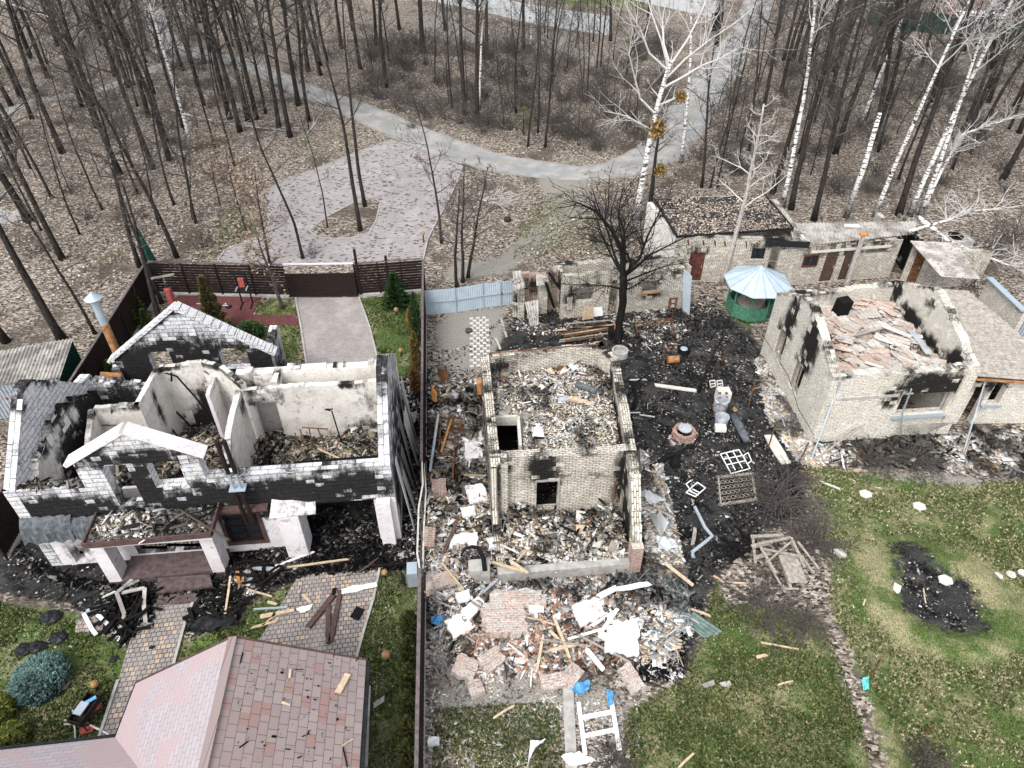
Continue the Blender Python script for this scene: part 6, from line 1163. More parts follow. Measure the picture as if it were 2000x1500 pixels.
# ---------------------------------------------------------------- gazebo
c_ = W(1457, 592); gz_ = thing('gazebo', 'green octagonal garden gazebo with pale blue ribbed metal roof', 'gazebo', tuple(c_)); c_ = W(1459, 588); rg_ = 1.22; og = lambda k, r, z: c_+Vector((r*math.cos(math.pi/8+k*math.pi/4+ROT), r*math.sin(math.pi/8+k*math.pi/4+ROT), z))
m = MB(); m.poly([V2(og(k, rg_+.12, 0)) for k in range(8)], 0, .18); m.build('base', M['concrete'], gz_)
rc = W(1484, 548, 2.0); rc = Vector((rc.x-.1, rc.y, 0)); ap = Vector((rc.x, rc.y, 2.85)); orf = lambda k, r, z: Vector((rc.x+r*math.cos(math.pi/8+k*math.pi/4), rc.y+r*math.sin(math.pi/8+k*math.pi/4), z))
c_ = Vector((rc.x-.15, rc.y-.1, 0))
m = MB()
for k in range(8):
    a, b = orf(k, 1.8, 1.95), orf(k+1, 1.8, 1.95); m.add([a, b, ap, a-UP*.03, b-UP*.03, ap-UP*.03], [(0, 1, 2), (5, 4, 3), (0, 3, 4, 1)])
rr_ = m.build('roof', M['paleblue'], gz_)
m = MB()
for k in range(8):
    for f in (0, .5): a = orf(k, 1.8, 1.95).lerp(orf(k+1, 1.8, 1.95), f); m.bar(a+UP*.02, ap+UP*.02, .03, .05)
m.build('roof_seams', M['zinc'], rr_)
m = MB(); m.lathe((rc.x, rc.y, 2.74), [(.28, 0), (.02, .17)], 8); m.build('roof_cap', M['zinc'], rr_)
for k in range(8): m = MB(); m.bar(og(k, rg_, .15), og(k, rg_, 1.98), .07, .07, up=E2); m.build('post', M['green'], gz_)
for k in range(8):
    if k == 0: continue
    a, b = og(k, rg_, 0), og(k+1, rg_, 0); m = MB(); n = 9; d = (b-a)
    for i in range(n): q = a+d*((i+.5)/n); m.box(q+UP*.55, (d.length/n*.93, .025, .75), Matrix((d.normalized(), Vector((-d.y, d.x, 0)).normalized(), UP)).transposed())
    m.bar(a+UP*.95, b+UP*.95, .06, .05); m.build('side_boards', M['green'], gz_)
m = MB(); m.lathe((c_.x, c_.y, .72), [(.72, 0), (.72, .05)], 20); m.lathe((c_.x, c_.y, .15), [(.1, 0), (.1, .57)], 8); m.build('table', M['greywood'], gz_)
# ---------------------------------------------------------------- left plot: play and training corner
def local(t): return t
t = thing('punching_bag', 'worn red punching bag hanging from a wooden beam by the fence corner', 'punching bag', tuple(W(340, 610))); p = W(344, 612); 
m = MB(); m.lathe((p.x, p.y, .45), [(.1, 0), (.2, .05), (.2, 1.15), (.15, 1.25)], 14); m.build('bag', M['redbag'], t)
m = MB(); m.lathe((p.x, p.y, 1.7), [(.15, 0), (.02, .22)], 10); m.build('hood', M['black'], t); m = MB(); m.tube([(p.x, p.y, 1.9), (p.x, p.y, 2.25)], .02, 5); m.build('chain', M['zinc'], t)
m = MB(); m.bar((p.x-.75, p.y-.1, 2.25), (p.x+.55, p.y+.15, 2.4), .09, .09); m.build('beam', M['greywood'], t)
t = thing('dip_station', 'dark steel pull up and dip station on the red surface by the fence', 'exercise rack', tuple(W(480, 600)))
a, b = W(472, 600), W(492, 598)
for q in (a, b):
    m = MB(); m.bar(q+UP*.05+E2*.3, q+UP*2.0+E2*.3, .07, .07, up=E2); m.build('upright', M['black'], t); m = MB(); m.bar(q+UP*.05-E2*.35, q+UP*.05+E2*.35, .08, .08); m.build('foot', M['black'], t); m = MB(); m.bar(q+UP*1.15+E2*.3, q+UP*1.2-E2*.25, .06, .06); m.build('arm', M['zinc'], t)
m = MB(); m.box((a+b)/2+UP*1.45+E2*.2, (.3, .1, .55), RZ); m.build('back_pad', M['redbag'], t); m = MB(); m.bar(a+UP*2.02+E2*.3-E1*.35, b+UP*2.02+E2*.3+E1*.35, .05, .05); m.build('pull_up_bar', M['black'], t)
t = thing('barbell', 'thin barbell lying on the red surface', 'barbell', tuple(W(415, 596))); m = MB(); m.tube([W(384, 593, .1), W(446, 597, .1)], .03, 6); m.build('bar', M['zinc'], t)
for u in (391, 440): m = MB(); q = W(u, 594, .1); m.tube([q, q+E1*.06], .07, 10); m.build('weight', M['zinc'], t)
for u, v, lb in ((447, 600, 'black weight plate left of the training rack'), (383, 612, 'black weight disc under the barbell end')): m = MB(); m.lathe(W(u, v, .04), [(.17, 0), (.17, .05)], 16); tag(m.build('weight_plate', M['black']), lb, 'weight plate')
for k, (u, v, r, lb) in enumerate(((775, 608, .13, 'amber globe garden lamp beside the green spruce'), (784, 688, .13, 'amber garden lamp near the white gable wall on the back lawn'), (729, 1527-1, .0, ''), (757, 1284, .16, 'golden globe garden lamp near the shingle roof edge'), (193, 1340, .13, 'tilted amber garden lamp on the front lawn'), (753, 1122, .12, 'broken orange garden lamp beside the grey letter box'))):
    if not lb: continue
    t = thing('garden_lamp', lb, 'lamp', tuple(W(u, v+8))); q = W(u, v+8); m = MB(); m.tube([q, q+UP*.28], .04, 7); m.build('stem', M['black'], t); m = MB(); m.lathe(q+UP*.26, [(.03, 0), (r*.8, r*.4), (r, r), (r*.8, r*1.6), (.03, r*2)], 14); m.build('globe', M['globe'], t)
t = thing('letter_box', 'dark grey metal box on the middle fence with its door open', 'metal box', tuple(W(803, 1130))); q = W(806, 1122, 1.2); m = MB(); m.box(q, (.35, .5, .75), RZ); m.build('case', M['grey2'] if 'grey2' in M else M['zinc'], t); m = MB(); m.box(q+Vector((-.3, -.2, 0)), (.25, .03, .7), rotm(0, 0, -.9)); m.build('open_door', M['black'], t)
# planks, posts, sheets lying about: each its own thing
RUBW = None
def lift(u, v, z, dz):
    p = W(u, v, z)
    if RUBW is not None and inpoly(np.array([p.x]), np.array([p.y]), RUBW)[0]:
        for _ in range(3): z = max(z, float(rubz(np.array([p.x]), np.array([p.y]))[0])+dz); p = W(u, v, z)
    return z
def plank(label, p, q, wd, th, mat='wood', name='plank', cat='plank', z0=.05, up=UP):
    p = p if len(p) > 2 else (*p, z0); q = q if len(q) > 2 else (*q, z0); a = W(p[0], p[1], lift(*p, .12)); b = W(q[0], q[1], lift(*q, .12)); m = MB(); n = 3; pts = [a.lerp(b, i/n)+Vector((random.gauss(0, .006), random.gauss(0, .006), 0)) for i in range(n+1)]
    L = (b-a).length; d = (b-a).normalized(); x = d.cross(up).normalized(); z = x.cross(d); vs = []
    for i, c in enumerate(pts):
        k = 1 if 0 < i < n else random.uniform(.8, 1.05)
        for s, t in ((-1, -1), (1, -1), (1, 1), (-1, 1)): vs.append(c+x*s*wd/2*k+z*t*th/2+(d*random.uniform(-.06, .06) if i in (0, n) else Vector()))
    m.add(vs, [(0, 3, 2, 1), tuple(n*4+i for i in range(4))]+[(i*4+k, i*4+(k+1) % 4, i*4+4+(k+1) % 4, i*4+4+k) for i in range(n) for k in range(4)])
    return tag(m.build(name, M[mat]), label, cat)
def sheetpiece(label, c4, mat, name='metal_sheet', cat='metal sheet', amp=.03, th=.012, n=8):
    c = [W(*p) for p in c4]; vs = []; k = random.random()*9
    for i in range(n+1):
        for j in range(n+1):
            s, t = i/n, j/n; p = (c[0]*(1-s)+c[1]*s)*(1-t)+(c[3]*(1-s)+c[2]*s)*t; vs.append(p+UP*(amp*(math.sin(s*7+k)*math.cos(t*5+k)+.4*math.sin(s*15+t*9+k))+amp*1.3))
    m = MB(); m.add(vs, [(i*(n+1)+j, (i+1)*(n+1)+j, (i+1)*(n+1)+j+1, i*(n+1)+j+1) for i in range(n) for j in range(n)]); o = m.build(name, M[mat]); s = o.modifiers.new('s', 'SOLIDIFY'); s.thickness = th; return tag(o, label, cat)
plank('longest dark brown beam on the patio, rightmost of three', (665, 1155), (645, 1256), .16, .1, 'brownwood', 'beam', 'beam', .1)
plank('dark brown beam on the patio, middle of three', (641, 1184), (641, 1257), .17, .1, 'brownwood', 'beam', 'beam', .1)
plank('dark brown beam leaning left on the patio, leftmost of three', (652, 1162), (603, 1224), .2, .12, 'brownwood', 'beam', 'beam', .1)
plank('charred black end of a beam on the patio', (654, 1148), (651, 1160), .12, .1, 'char', 'beam_end', 'beam', .1)
corr('tile_sheet', 'black', [W(683, 1205, .1), W(700, 1212, .1), W(712, 1190, .12), W(696, 1184, .12)], .09, .03); tag(bpy.data.objects['tile_sheet'], 'ribbed black roof sheet piece on the right side of the patio', 'roof sheet')
sheetpiece('white crumpled sheet across the patio top', [(667, 1152, .1), (735, 1138, .15), (738, 1148, .1), (668, 1163, .05)], 'white', amp=.05)
sheetpiece('white bent metal sheet at the left edge of the patio', [(578, 1190, .05), (612, 1180, .1), (606, 1192, .05), (588, 1199, .02)], 'white')
sheetpiece('pale folded sheet at the left edge of the patio', [(582, 1172, .1), (590, 1142, .1), (588, 1145, .05), (586, 1176, .02)], 'zinc')
plank('fresh split plank on the left edge of the patio', (592, 1162), (607, 1177), .1, .04)
for k, (p, q, wd, mt, lb) in enumerate((((492, 1226), (540, 1214), .08, 'wood', 'pale plank on the grass left of the patio'), ((510, 1204), (533, 1200), .16, 'wood', 'short wide pale board left of the patio'), ((512, 1222), (535, 1204), .05, 'wood', 'thin pale lath left of the patio'), ((497, 1190), (560, 1186), .07, 'zinc', 'long pale strip above the boards left of the patio'), ((523, 1176), (540, 1180), .1, 'wood', 'stub of board among the scraps left of the patio'), ((485, 1152), (533, 1166), .06, 'wood', 'narrow lath in front of the burnt house'), ((540, 1198), (572, 1192), .12, 'wood', 'pale short board at the patio corner'),
        ((225, 1132), (268, 1130), .15, 'asbestos', 'bent pale sheet strip at the foot of the left porch column'), ((462, 1110), (468, 1142), .13, 'rustlight', 'rusty upright strip right of the porch'), ((475, 1120), (474, 1145), .09, 'rustlight', 'rusty short strip right of the porch'), ((482, 1140), (498, 1120), .13, 'zinc', 'pale metal strip right of the porch'), ((492, 1110), (545, 1112), .16, 'roofmetal', 'bent grey panel in front of the window wall'), ((540, 1105), (612, 1078), .08, 'white', 'white lath leaning in the ash beside the pier'), ((560, 1108), (680, 1092), .07, 'wood', 'long pale lath across the ash in front of the terrace'),
        ((722, 1102), (738, 1090), .06, 'brownwood', 'short brown lath in the ash near the end pier'), ((700, 1118), (728, 1100), .06, 'brownwood', 'brown lath near the patio top'), ((727, 1106), (812, 1098), .1, 'char', 'charred beam by the letter box'))):
    plank(lb, p, q, wd, .05, mt, z0=.14)
for k, (pts, lb) in enumerate(((((258, 1132, .4), (228, 1158, .5), (243, 1200, .3), (232, 1238, .1)), 'long twisted pale gutter in front of the porch'), (((238, 1158, .4), (283, 1148, .5), (281, 1180, .3), (285, 1222, .1)), 'angular twisted gutter beside the porch steps'), (((272, 1133, .2), (192, 1171, .1)), 'straight pale pole below the porch column'), (((163, 1198, .1), (180, 1230, .1), (188, 1240, .1)), 'white bent strip on the left lawn heap'), (((190, 1200, .2), (215, 1224, .1), (242, 1262, .05)), 'white wavy strip on the right of the lawn heap'), (((168, 1194, .2), (215, 1178, .2)), 'pale blue grey strip over the lawn heap'), (((438, 1212, .1), (447, 1150, .5), (450, 1125, .6)), 'pale rusty pole right of the steps'))):
    m = MB()
    for p, q in zip(pts[:-1], pts[1:]): m.bar(W(*p), W(*q), .13 if k not in (2, 6) else .07, .04)
    tag(m.build('bent_gutter', M[('asbestos', 'asbestos', 'slabconc', 'white', 'white', 'roofmetal', 'wood')[k]]), lb, 'metal strip')
def burnt_heap(label, px_poly, hgt, n=40, mat='char', chipn=600, name='burnt_timber_heap', long=(.5, 1.6), pal='black'):
    P = PL(px_poly); c = sum((Vector(p) for p in P), Vector((0, 0)))/len(P); t = thing(name, label, 'heap', (c.x, c.y, 0)); rs = random.Random(len(label)); m = MB()
    for x, y in pick(P, n): a = rs.random()*6.28; L = rs.uniform(*long); z = rs.uniform(.05, hgt); d = Vector((math.cos(a), math.sin(a), rs.gauss(0, .2)))*L/2; m.bar(Vector((x, y, z))-d*.6, Vector((x, y, z))+d*.6, rs.uniform(.05, .13), rs.uniform(.04, .1))
    tag(m.build('charred_timbers', M[mat], t), kind='stuff')
    chipn = int(chipn*2); xy = pick(P, chipn); stuff_chips('scraps', [chips(xy, .03+.1*RN.rand(len(xy)), .04, .2, pal, .6)], parent=t); return t
burnt_heap('heap of charred black timbers on the lawn in front of the porch', [(185, 1178), (305, 1150), (300, 1225), (240, 1262), (200, 1225)], .4, 46)
burnt_heap('flat heap of charred boards right of the front path', [(385, 1175), (455, 1160), (462, 1215), (370, 1232)], .25, 30)
burnt_heap('charred boards and metal scraps right of the porch', [(440, 1110), (560, 1095), (560, 1125), (510, 1160), (450, 1165)], .3, 24, pal='ash', chipn=900)
sheetpiece('black foil sheet spread in front of the shingle roof', [(365, 1222, .05), (470, 1195, .1), (458, 1225, .05), (382, 1243, .02)], 'tarp', 'black_foil', 'foil', .12, n=14)
for u, v, s, lb in ((49, 1270, .5, 'left black crumpled bag on the front lawn'), (73, 1266, .5, 'right black crumpled bag on the front lawn'), (115, 1247, .45, 'single black crumpled lump on the front lawn'), (222, 1288, .25, 'small black lump beside the front path'), (297, 1266, .2, 'small black scrap on the front path'), (100, 1208, .6, 'charred black plank lump on the left lawn')):
    m = MB(); rs = random.Random(u); q = W(u, v); n = 9; vs = []
    for i in range(6):
        for k in range(n): ph = i/5*math.pi/2; r = s*.5*math.cos(ph)*rs.uniform(.75, 1.2)+.01; a = 6.283*k/n; vs.append(q+Vector((r*math.cos(a)*1.3, r*math.sin(a), s*.35*math.sin(ph)*rs.uniform(.8, 1.2))))
    m.add(vs, [(i*n+k, i*n+(k+1) % n, (i+1)*n+(k+1) % n, (i+1)*n+k) for i in range(5) for k in range(n)]+[tuple(5*n+k for k in range(n))]); tag(m.build('black_lump', M['tarp']), lb, 'scrap')
for u, v, s, lb in ((30, 1355, .35, 'upper grey stone at the left of the blue green spruce'), (33, 1376, .3, 'lower grey stone at the left of the blue green spruce'), (916, 649, .4, 'brown tree stump block on the white paving slabs'), (991, 432, .5, 'dark tree stump on the rough ground beside the paved yard')):
    m = MB(); rs = random.Random(u); m.lathe(W(u, v, -.02), [(s*.5, 0), (s*.48, s*.45), (s*.4, s*.5)], 9); o = m.build('stump' if u > 900 else 'stone', M['bark' if u == 991 else 'brownwood' if u > 900 else 'greywood']); tag(o, lb, 'stump' if u > 900 else 'stone')
t = thing('grill', 'rusty open grill trough with tools, on the front lawn beside the path', 'grill', tuple(W(165, 1400)))
q = W(166, 1385, .55); R = rotm(0, 0, -.25); m = MB()
for dx, dy, sx, sy in ((-.22, 0, .03, .9), (.22, 0, .03, .9), (0, .45, .44, .03), (0, -.45, .44, .03)): m.box(q+R @ Vector((dx, dy, 0)), (sx, sy, .22), R)
m.box(q-UP*.1, (.44, .9, .02), R); m.build('trough', M['brown'], t)
for dx, dy in ((-.2, -.4), (.2, -.4), (-.2, .4), (.2, .4)): m = MB(); e = q+R @ Vector((dx, dy, 0)); m.tube([e, (e.x, e.y, 0)], .02, 5); m.build('leg', M['black'], t)
m = MB(); m.box(q+R @ Vector((.02, .22, .1)), (.1, .4, .04), rotm(0, .2, -.9)); m.build('blue_handle', M['blueplastic'], t); m = MB(); m.box(q+R @ Vector((-.05, -.05, .12)), (.28, .4, .05), R); m.build('grate', M['zinc'], t)
m = MB(); m.bar(W(125, 1415, .3), W(173, 1412, .3), .05, .03); m.bar(W(125, 1407, .25), W(162, 1406, .25), .05, .03); m.build('side_rails', M['greywood'], t)
plank('white pole lying from the grill to the path', (175, 1416), (212, 1434), .05, .04, 'white'); plank('thin green pole leaning on the grill', (142, 1388, .6), (148, 1442, .05), .04, .04, 'zinc')
plank('reddish board on the lawn below the grill', (156, 1428), (184, 1422), .22, .03, 'redbag'); plank('reddish board right of the grill', (185, 1383), (198, 1378), .2, .03, 'redbag'); plank('dark slate board right of the blue green spruce', (120, 1350), (137, 1328), .14, .03, 'greywood')
def onroof(u, v):   # point on the near roof's right slope
    n_ = (re-rt).cross(back).normalized(); o = Vector((0, 0, CAM_H)); d = W(u, v, 0)-o; tt = (rt-o).dot(n_)/d.dot(n_); return o+d*tt
for p, q, wd, lb in (((680, 1318), (660, 1355), .18, 'pale wide board lying on the shingle roof'), ((568, 1309), (566, 1326), .06, 'small upright pale lath on the shingle roof'), ((551, 1373), (567, 1379), .06, 'small tilted pale lath on the shingle roof'), ((690, 1445), (668, 1459), .03, 'thin twig like lath near the right eaves of the shingle roof')):
    m = MB(); m.bar(onroof(*p)+UP*.05, onroof(*q)+UP*.05, wd, .03); tag(m.build('roof_plank', M['wood']), lb, 'plank')
rs = np.random.RandomState(5); rp = [onroof(465+rs.rand()*235, 1275+rs.rand()**1.2*215) for _ in range(150)]; rp = [p for p in rp if p.x < re.x+.0]
v_, f_, c_ = chips(np.array([(p.x, p.y) for p in rp]), np.array([p.z+.02 for p in rp]), .03, .12, 'black', .5, .3, w=[.25, .2, .2, .2, .15, 0, 0]); tag(np_mesh('black_scraps', v_, f_, c_, M['col'], h4), kind='stuff')
# ---------------------------------------------------------------- ash, rubble and litter lying on the ground
def litter(name, px_poly, n, smin, smax, pal, z=0, tilt=.5, flat=.3, long=1., dens=None, hgt=0):
    n = int(n*3); xy = pick(PL(px_poly), n, dens=dens); zz = z+hgt*RN.rand(n)**2; return stuff_chips(name, [chips(xy, zz, smin, smax, pal, tilt, flat, long)])
HB = [PL(p) for p in ([(962, 640), (1215, 640), (1262, 1130), (968, 1150)], [(1485, 570), (1860, 550), (1990, 700), (1990, 830), (1860, 850), (1580, 865)])]
free = lambda x, y: (~(inpoly(x, y, HB[0]) | inpoly(x, y, HB[1])))*np.clip(fbm(x, y, .7, 12)*2.6-.7, .05, 1)
litter('ash_litter', [(830, 690), (900, 680), (1010, 600), (1400, 590), (1490, 700), (1600, 880), (1560, 925), (1450, 1060), (1390, 1130), (1330, 1310), (1200, 1200), (830, 1220)], 9000, .03, .16, 'yard', dens=free)
litter('pale_litter', [(830, 690), (900, 680), (1010, 600), (1400, 590), (1490, 700), (1600, 880), (1560, 925), (1450, 1060), (1390, 1130), (1330, 1310), (1200, 1200), (830, 1220)], 1400, .04, .2, 'ash', dens=free)
litter('ash_litter', [(0, 1050), (60, 1130), (300, 1180), (470, 1160), (600, 1125), (815, 1112), (815, 1060), (600, 1060), (450, 1085), (440, 1130), (245, 1150), (110, 1120)], 6200, .03, .24, 'yard', hgt=.1)
litter('ash_litter', [(600, 1010), (745, 1010), (750, 1115), (600, 1110)], 4000, .03, .2, 'yard', hgt=.08)
litter('ash_litter', [(780, 740), (825, 740), (820, 1110), (790, 1110)], 1600, .04, .2, 'black', hgt=.1)
litter('wall_rubble', [(1475, 700), (1500, 700), (1590, 880), (1630, 880), (1600, 915), (1560, 905), (1500, 820)], 2600, .05, .32, 'scrap', hgt=.12)
litter('wall_rubble', [(1590, 872), (1860, 845), (2000, 840), (2000, 905), (1900, 890), (1760, 912), (1620, 902)], 3000, .05, .35, 'ash', hgt=.1)
litter('wall_rubble', [(1840, 850), (1995, 840), (1990, 930), (1850, 925)], 500, .08, .45, 'scrap', hgt=.1, flat=.15)
litter('wall_rubble', [(838, 740), (945, 740), (962, 1130), (838, 1130)], 5200, .05, .38, 'ashw', hgt=.25)
litter('pale_litter', [(900, 860), (945, 840), (962, 1010), (905, 1010)], 500, .12, .5, 'scrap', hgt=.2, flat=.12)
litter('wall_rubble', [(1248, 880), (1290, 900), (1340, 1130), (1320, 1300), (1250, 1300), (1262, 1100)], 3200, .05, .35, 'scrap', hgt=.25)
litter('wall_rubble', [(1010, 595), (1400, 580), (1395, 620), (1300, 680), (1010, 650)], 2600, .04, .25, 'ash', hgt=.1)
litter('scattered_crumbs', [(840, 1230), (1250, 1340), (1250, 1500), (840, 1500)], 2600, .03, .14, 'scrap')
litter('scattered_crumbs', [(700, 1120), (822, 1115), (822, 1500), (720, 1500)], 700, .03, .1, 'white', w=None) if 0 else litter('scattered_crumbs', [(700, 1120), (822, 1115), (822, 1500), (720, 1500)], 600, .03, .09, 'scrap')
litter('scattered_crumbs', [(1220, 1330), (1400, 1150), (1700, 1300), (1700, 1500), (1220, 1500)], 420, .02, .08, 'scrap'); litter('scattered_crumbs', [(1570, 905), (2000, 930), (2000, 1300), (1700, 1300)], 700, .02, .09, 'scrap')
litter('scattered_crumbs', [(0, 1180), (240, 1240), (220, 1440), (0, 1450)], 500, .02, .09, 'scrap'); litter('scattered_crumbs', [(500, 585), (820, 580), (790, 740), (590, 720), (500, 640)], 420, .02, .07, 'scrap')
# front rubble mound of the middle plot
RUB = [(840, 1050), (960, 1050), (972, 1140), (1245, 1120), (1320, 1160), (1345, 1230), (1280, 1260), (1235, 1330), (1180, 1290), (1100, 1330), (1000, 1310), (900, 1340), (860, 1250), (838, 1180)]
rub = thing('rubble_mound', 'big mound of white and brick rubble in front of the middle burnt house', 'rubble', (*XY(1080, 1220), 0))
o, zf = heap('rubble_bed', PL(RUB), -.02, .6, parent=rub, off=31, edge=1.2, tint=(1.2, 1.16, 1.12))
RUBW = PL(RUB); rubz = zf; xy = pick(PL(RUB), 20000); q1 = chips(xy, zf(xy[:, 0], xy[:, 1]), .04, .34, 'white', .7); xy = pick(PL([(900, 1180), (1110, 1180), (1250, 1290), (1180, 1320), (1000, 1320), (900, 1330)]), 6000); q2 = chips(xy, zf(xy[:, 0], xy[:, 1])+.02, .06, .28, 'brick', .6, .6)
stuff_chips('broken_masonry', [q1, q2], parent=rub)
litter('dark_ash', [(1225, 1260), (1340, 1220), (1330, 1330), (1240, 1330)], 1600, .03, .2, 'black', hgt=.12); litter('grey_slates', [(1235, 1130), (1340, 1140), (1350, 1240), (1270, 1250)], 900, .08, .35, [(.3, .36, .35), (.42, .46, .45), (.2, .24, .24), (.55, .56, .54)], hgt=.3, flat=.1)
def chunk(label, u, v, size, rz, mat='redbrick', z=.25, tilt=(0, 0), name='masonry_chunk'):
    z = lift(u, v, z, size[2]*.55); m = MB(); R = rotm(*tilt, rz); c = W(u, v, z); nx_ = max(2, int(size[0]/.12)); ny_ = max(2, int(size[1]/.12)); rs = random.Random(u*7+v)
    top = []; 
    for i in range(nx_+1):
        for j in range(ny_+1):
            e = 1 if 0 < i < nx_ and 0 < j < ny_ else rs.uniform(.86, 1.06); x = (i/nx_-.5)*size[0]*e; y = (j/ny_-.5)*size[1]*e; top.append((x, y, size[2]/2+rs.uniform(-.02, .02)))
    vs = [c+R @ Vector(p) for p in top]+[c+R @ Vector((p[0], p[1], -size[2]/2)) for p in top]; N = ny_+1; K = len(top); fs = [(i*N+j, (i+1)*N+j, (i+1)*N+j+1, i*N+j+1) for i in range(nx_) for j in range(ny_)]
    for i in range(nx_): fs += [(i*N, i*N+K, (i+1)*N+K, (i+1)*N), ((i+1)*N+ny_, (i+1)*N+ny_+K, i*N+ny_+K, i*N+ny_)]
    for j in range(ny_): fs += [(j+1, j+1+K, j+K, j), (nx_*N+j, nx_*N+j+K, nx_*N+j+1+K, nx_*N+j+1)]
    m.add(vs, fs, (.15, .15, .15), [(p[0], p[1]) for p in top]*2); return tag(m.build(name, M[mat]), label, 'masonry')
chunk('large slab of brickwork with plaster in the front rubble', 985, 1210, (1.5, 1.2, .3), .1, 'mortarbrick', .4, (.05, .1)); chunk('long brick slab below the plinth of the middle house', 1010, 1170, (1.9, .55, .3), .0, 'mortarbrick', .5)
chunk('white panel with yellow edge in the front rubble', 1150, 1195, (1.2, .8, .22), .5, 'render', .6, (.1, .15)); chunk('tilted brick chunk beside the white window frame', 1080, 1332, (.85, .5, .3), .25, 'mortarbrick', .2, (.2, .1)); chunk('brick chunk touching the blue plastic', 1117, 1318, (.65, .55, .3), .9, 'mortarbrick', .2, (.1, .2)); chunk('narrow tilted brick chunk on the right lawn edge', 1232, 1325, (.5, .9, .25), .5, 'mortarbrick', .15, (.1, .1))
chunk('white and brick chunk in the lower left of the front rubble', 908, 1305, (.8, .7, .3), -.3, 'mortarbrick', .2, (.1, .2)); chunk('small brick chunk below the front rubble', 930, 1345, (.5, .5, .25), .4, 'mortarbrick', .12); chunk('reddish chunk in the middle of the front rubble', 960, 1290, (.8, .6, .3), .7, 'mortarbrick', .25, (.2, .1)); chunk('brick pile at the left fence of the middle plot', 868, 1135, (.9, .55, .4), .4, 'mortarbrick', .2, (.2, .1)); chunk('leaning brick chunk right of the letter box', 845, 1140, (.45, .8, .4), .05, 'mortarbrick', .2)
chunk('broken brick chimney lump beside the burnt fence', 857, 955, (.6, .7, .5), .1, 'redbrick', .3, (.1, .1)); chunk('tilted brick slab behind the letter box', 838, 1050, (.4, .8, .3), .1, 'redbrick', .4, (.4, .3)); chunk('white block at the foot of the left rubble', 925, 1190, (.9, .45, .25), .75, 'white', .4, (.1, 0)); chunk('small white block at the foot of the left rubble', 905, 1165, (.5, .35, .2), .3, 'white', .4)
chunk('small square white block on the grass strip', 848, 1448, (.35, .22, .2), 0, 'white', .1)
chunk('broad white plaster slab left of centre in the front rubble', 900, 1220, (.9, .7, .18), .5, 'white', .3, (.1, -.1)); chunk('white slab at the top of the left rubble', 905, 1060, (1.1, .8, .16), .1, 'render', .35, (.05, .08)); chunk('grey white slab beside the charred arch block', 975, 1060, (.9, .5, .16), .2, 'render', .3); chunk('white wall piece standing in the right rubble', 1215, 1240, (1.1, 1.3, .2), -.1, 'white', .5, (.12, .1)); chunk('tilted white block under the long white board', 1045, 1185, (.5, .5, .35), .1, 'white', .5, (.2, .1)); chunk('pale slab in the upper left rubble strip', 925, 880, (.8, 1.0, .12), .1, 'render', .2, (.05, .1)); chunk('pale curved slab in the rubble strip', 930, 965, (.8, .9, .14), .3, 'render', .25, (.15, .1)); chunk('pale slab below the trailer frame', 915, 1000, (.6, .5, .12), .2, 'render', .25)
plank('long white board from the plinth into the rubble', (1204, 1148, .7), (1083, 1208, .6), .22, .05, 'white', 'board', 'board'); plank('pale blue white board right of the long white board', (1268, 1140, .6), (1208, 1150, .7), .2, .05, 'white', 'board', 'board')
plank('long tan beam standing out of the rubble centre', (1083, 1208, .7), (1113, 1285, .4), .1, .08); plank('short tan post in the middle of the brick rubble', (1062, 1240, .5), (1048, 1310, .3), .09, .07); plank('long tan lath pointing left from the rubble centre', (1005, 1200, .6), (1080, 1218, .6), .06, .05)
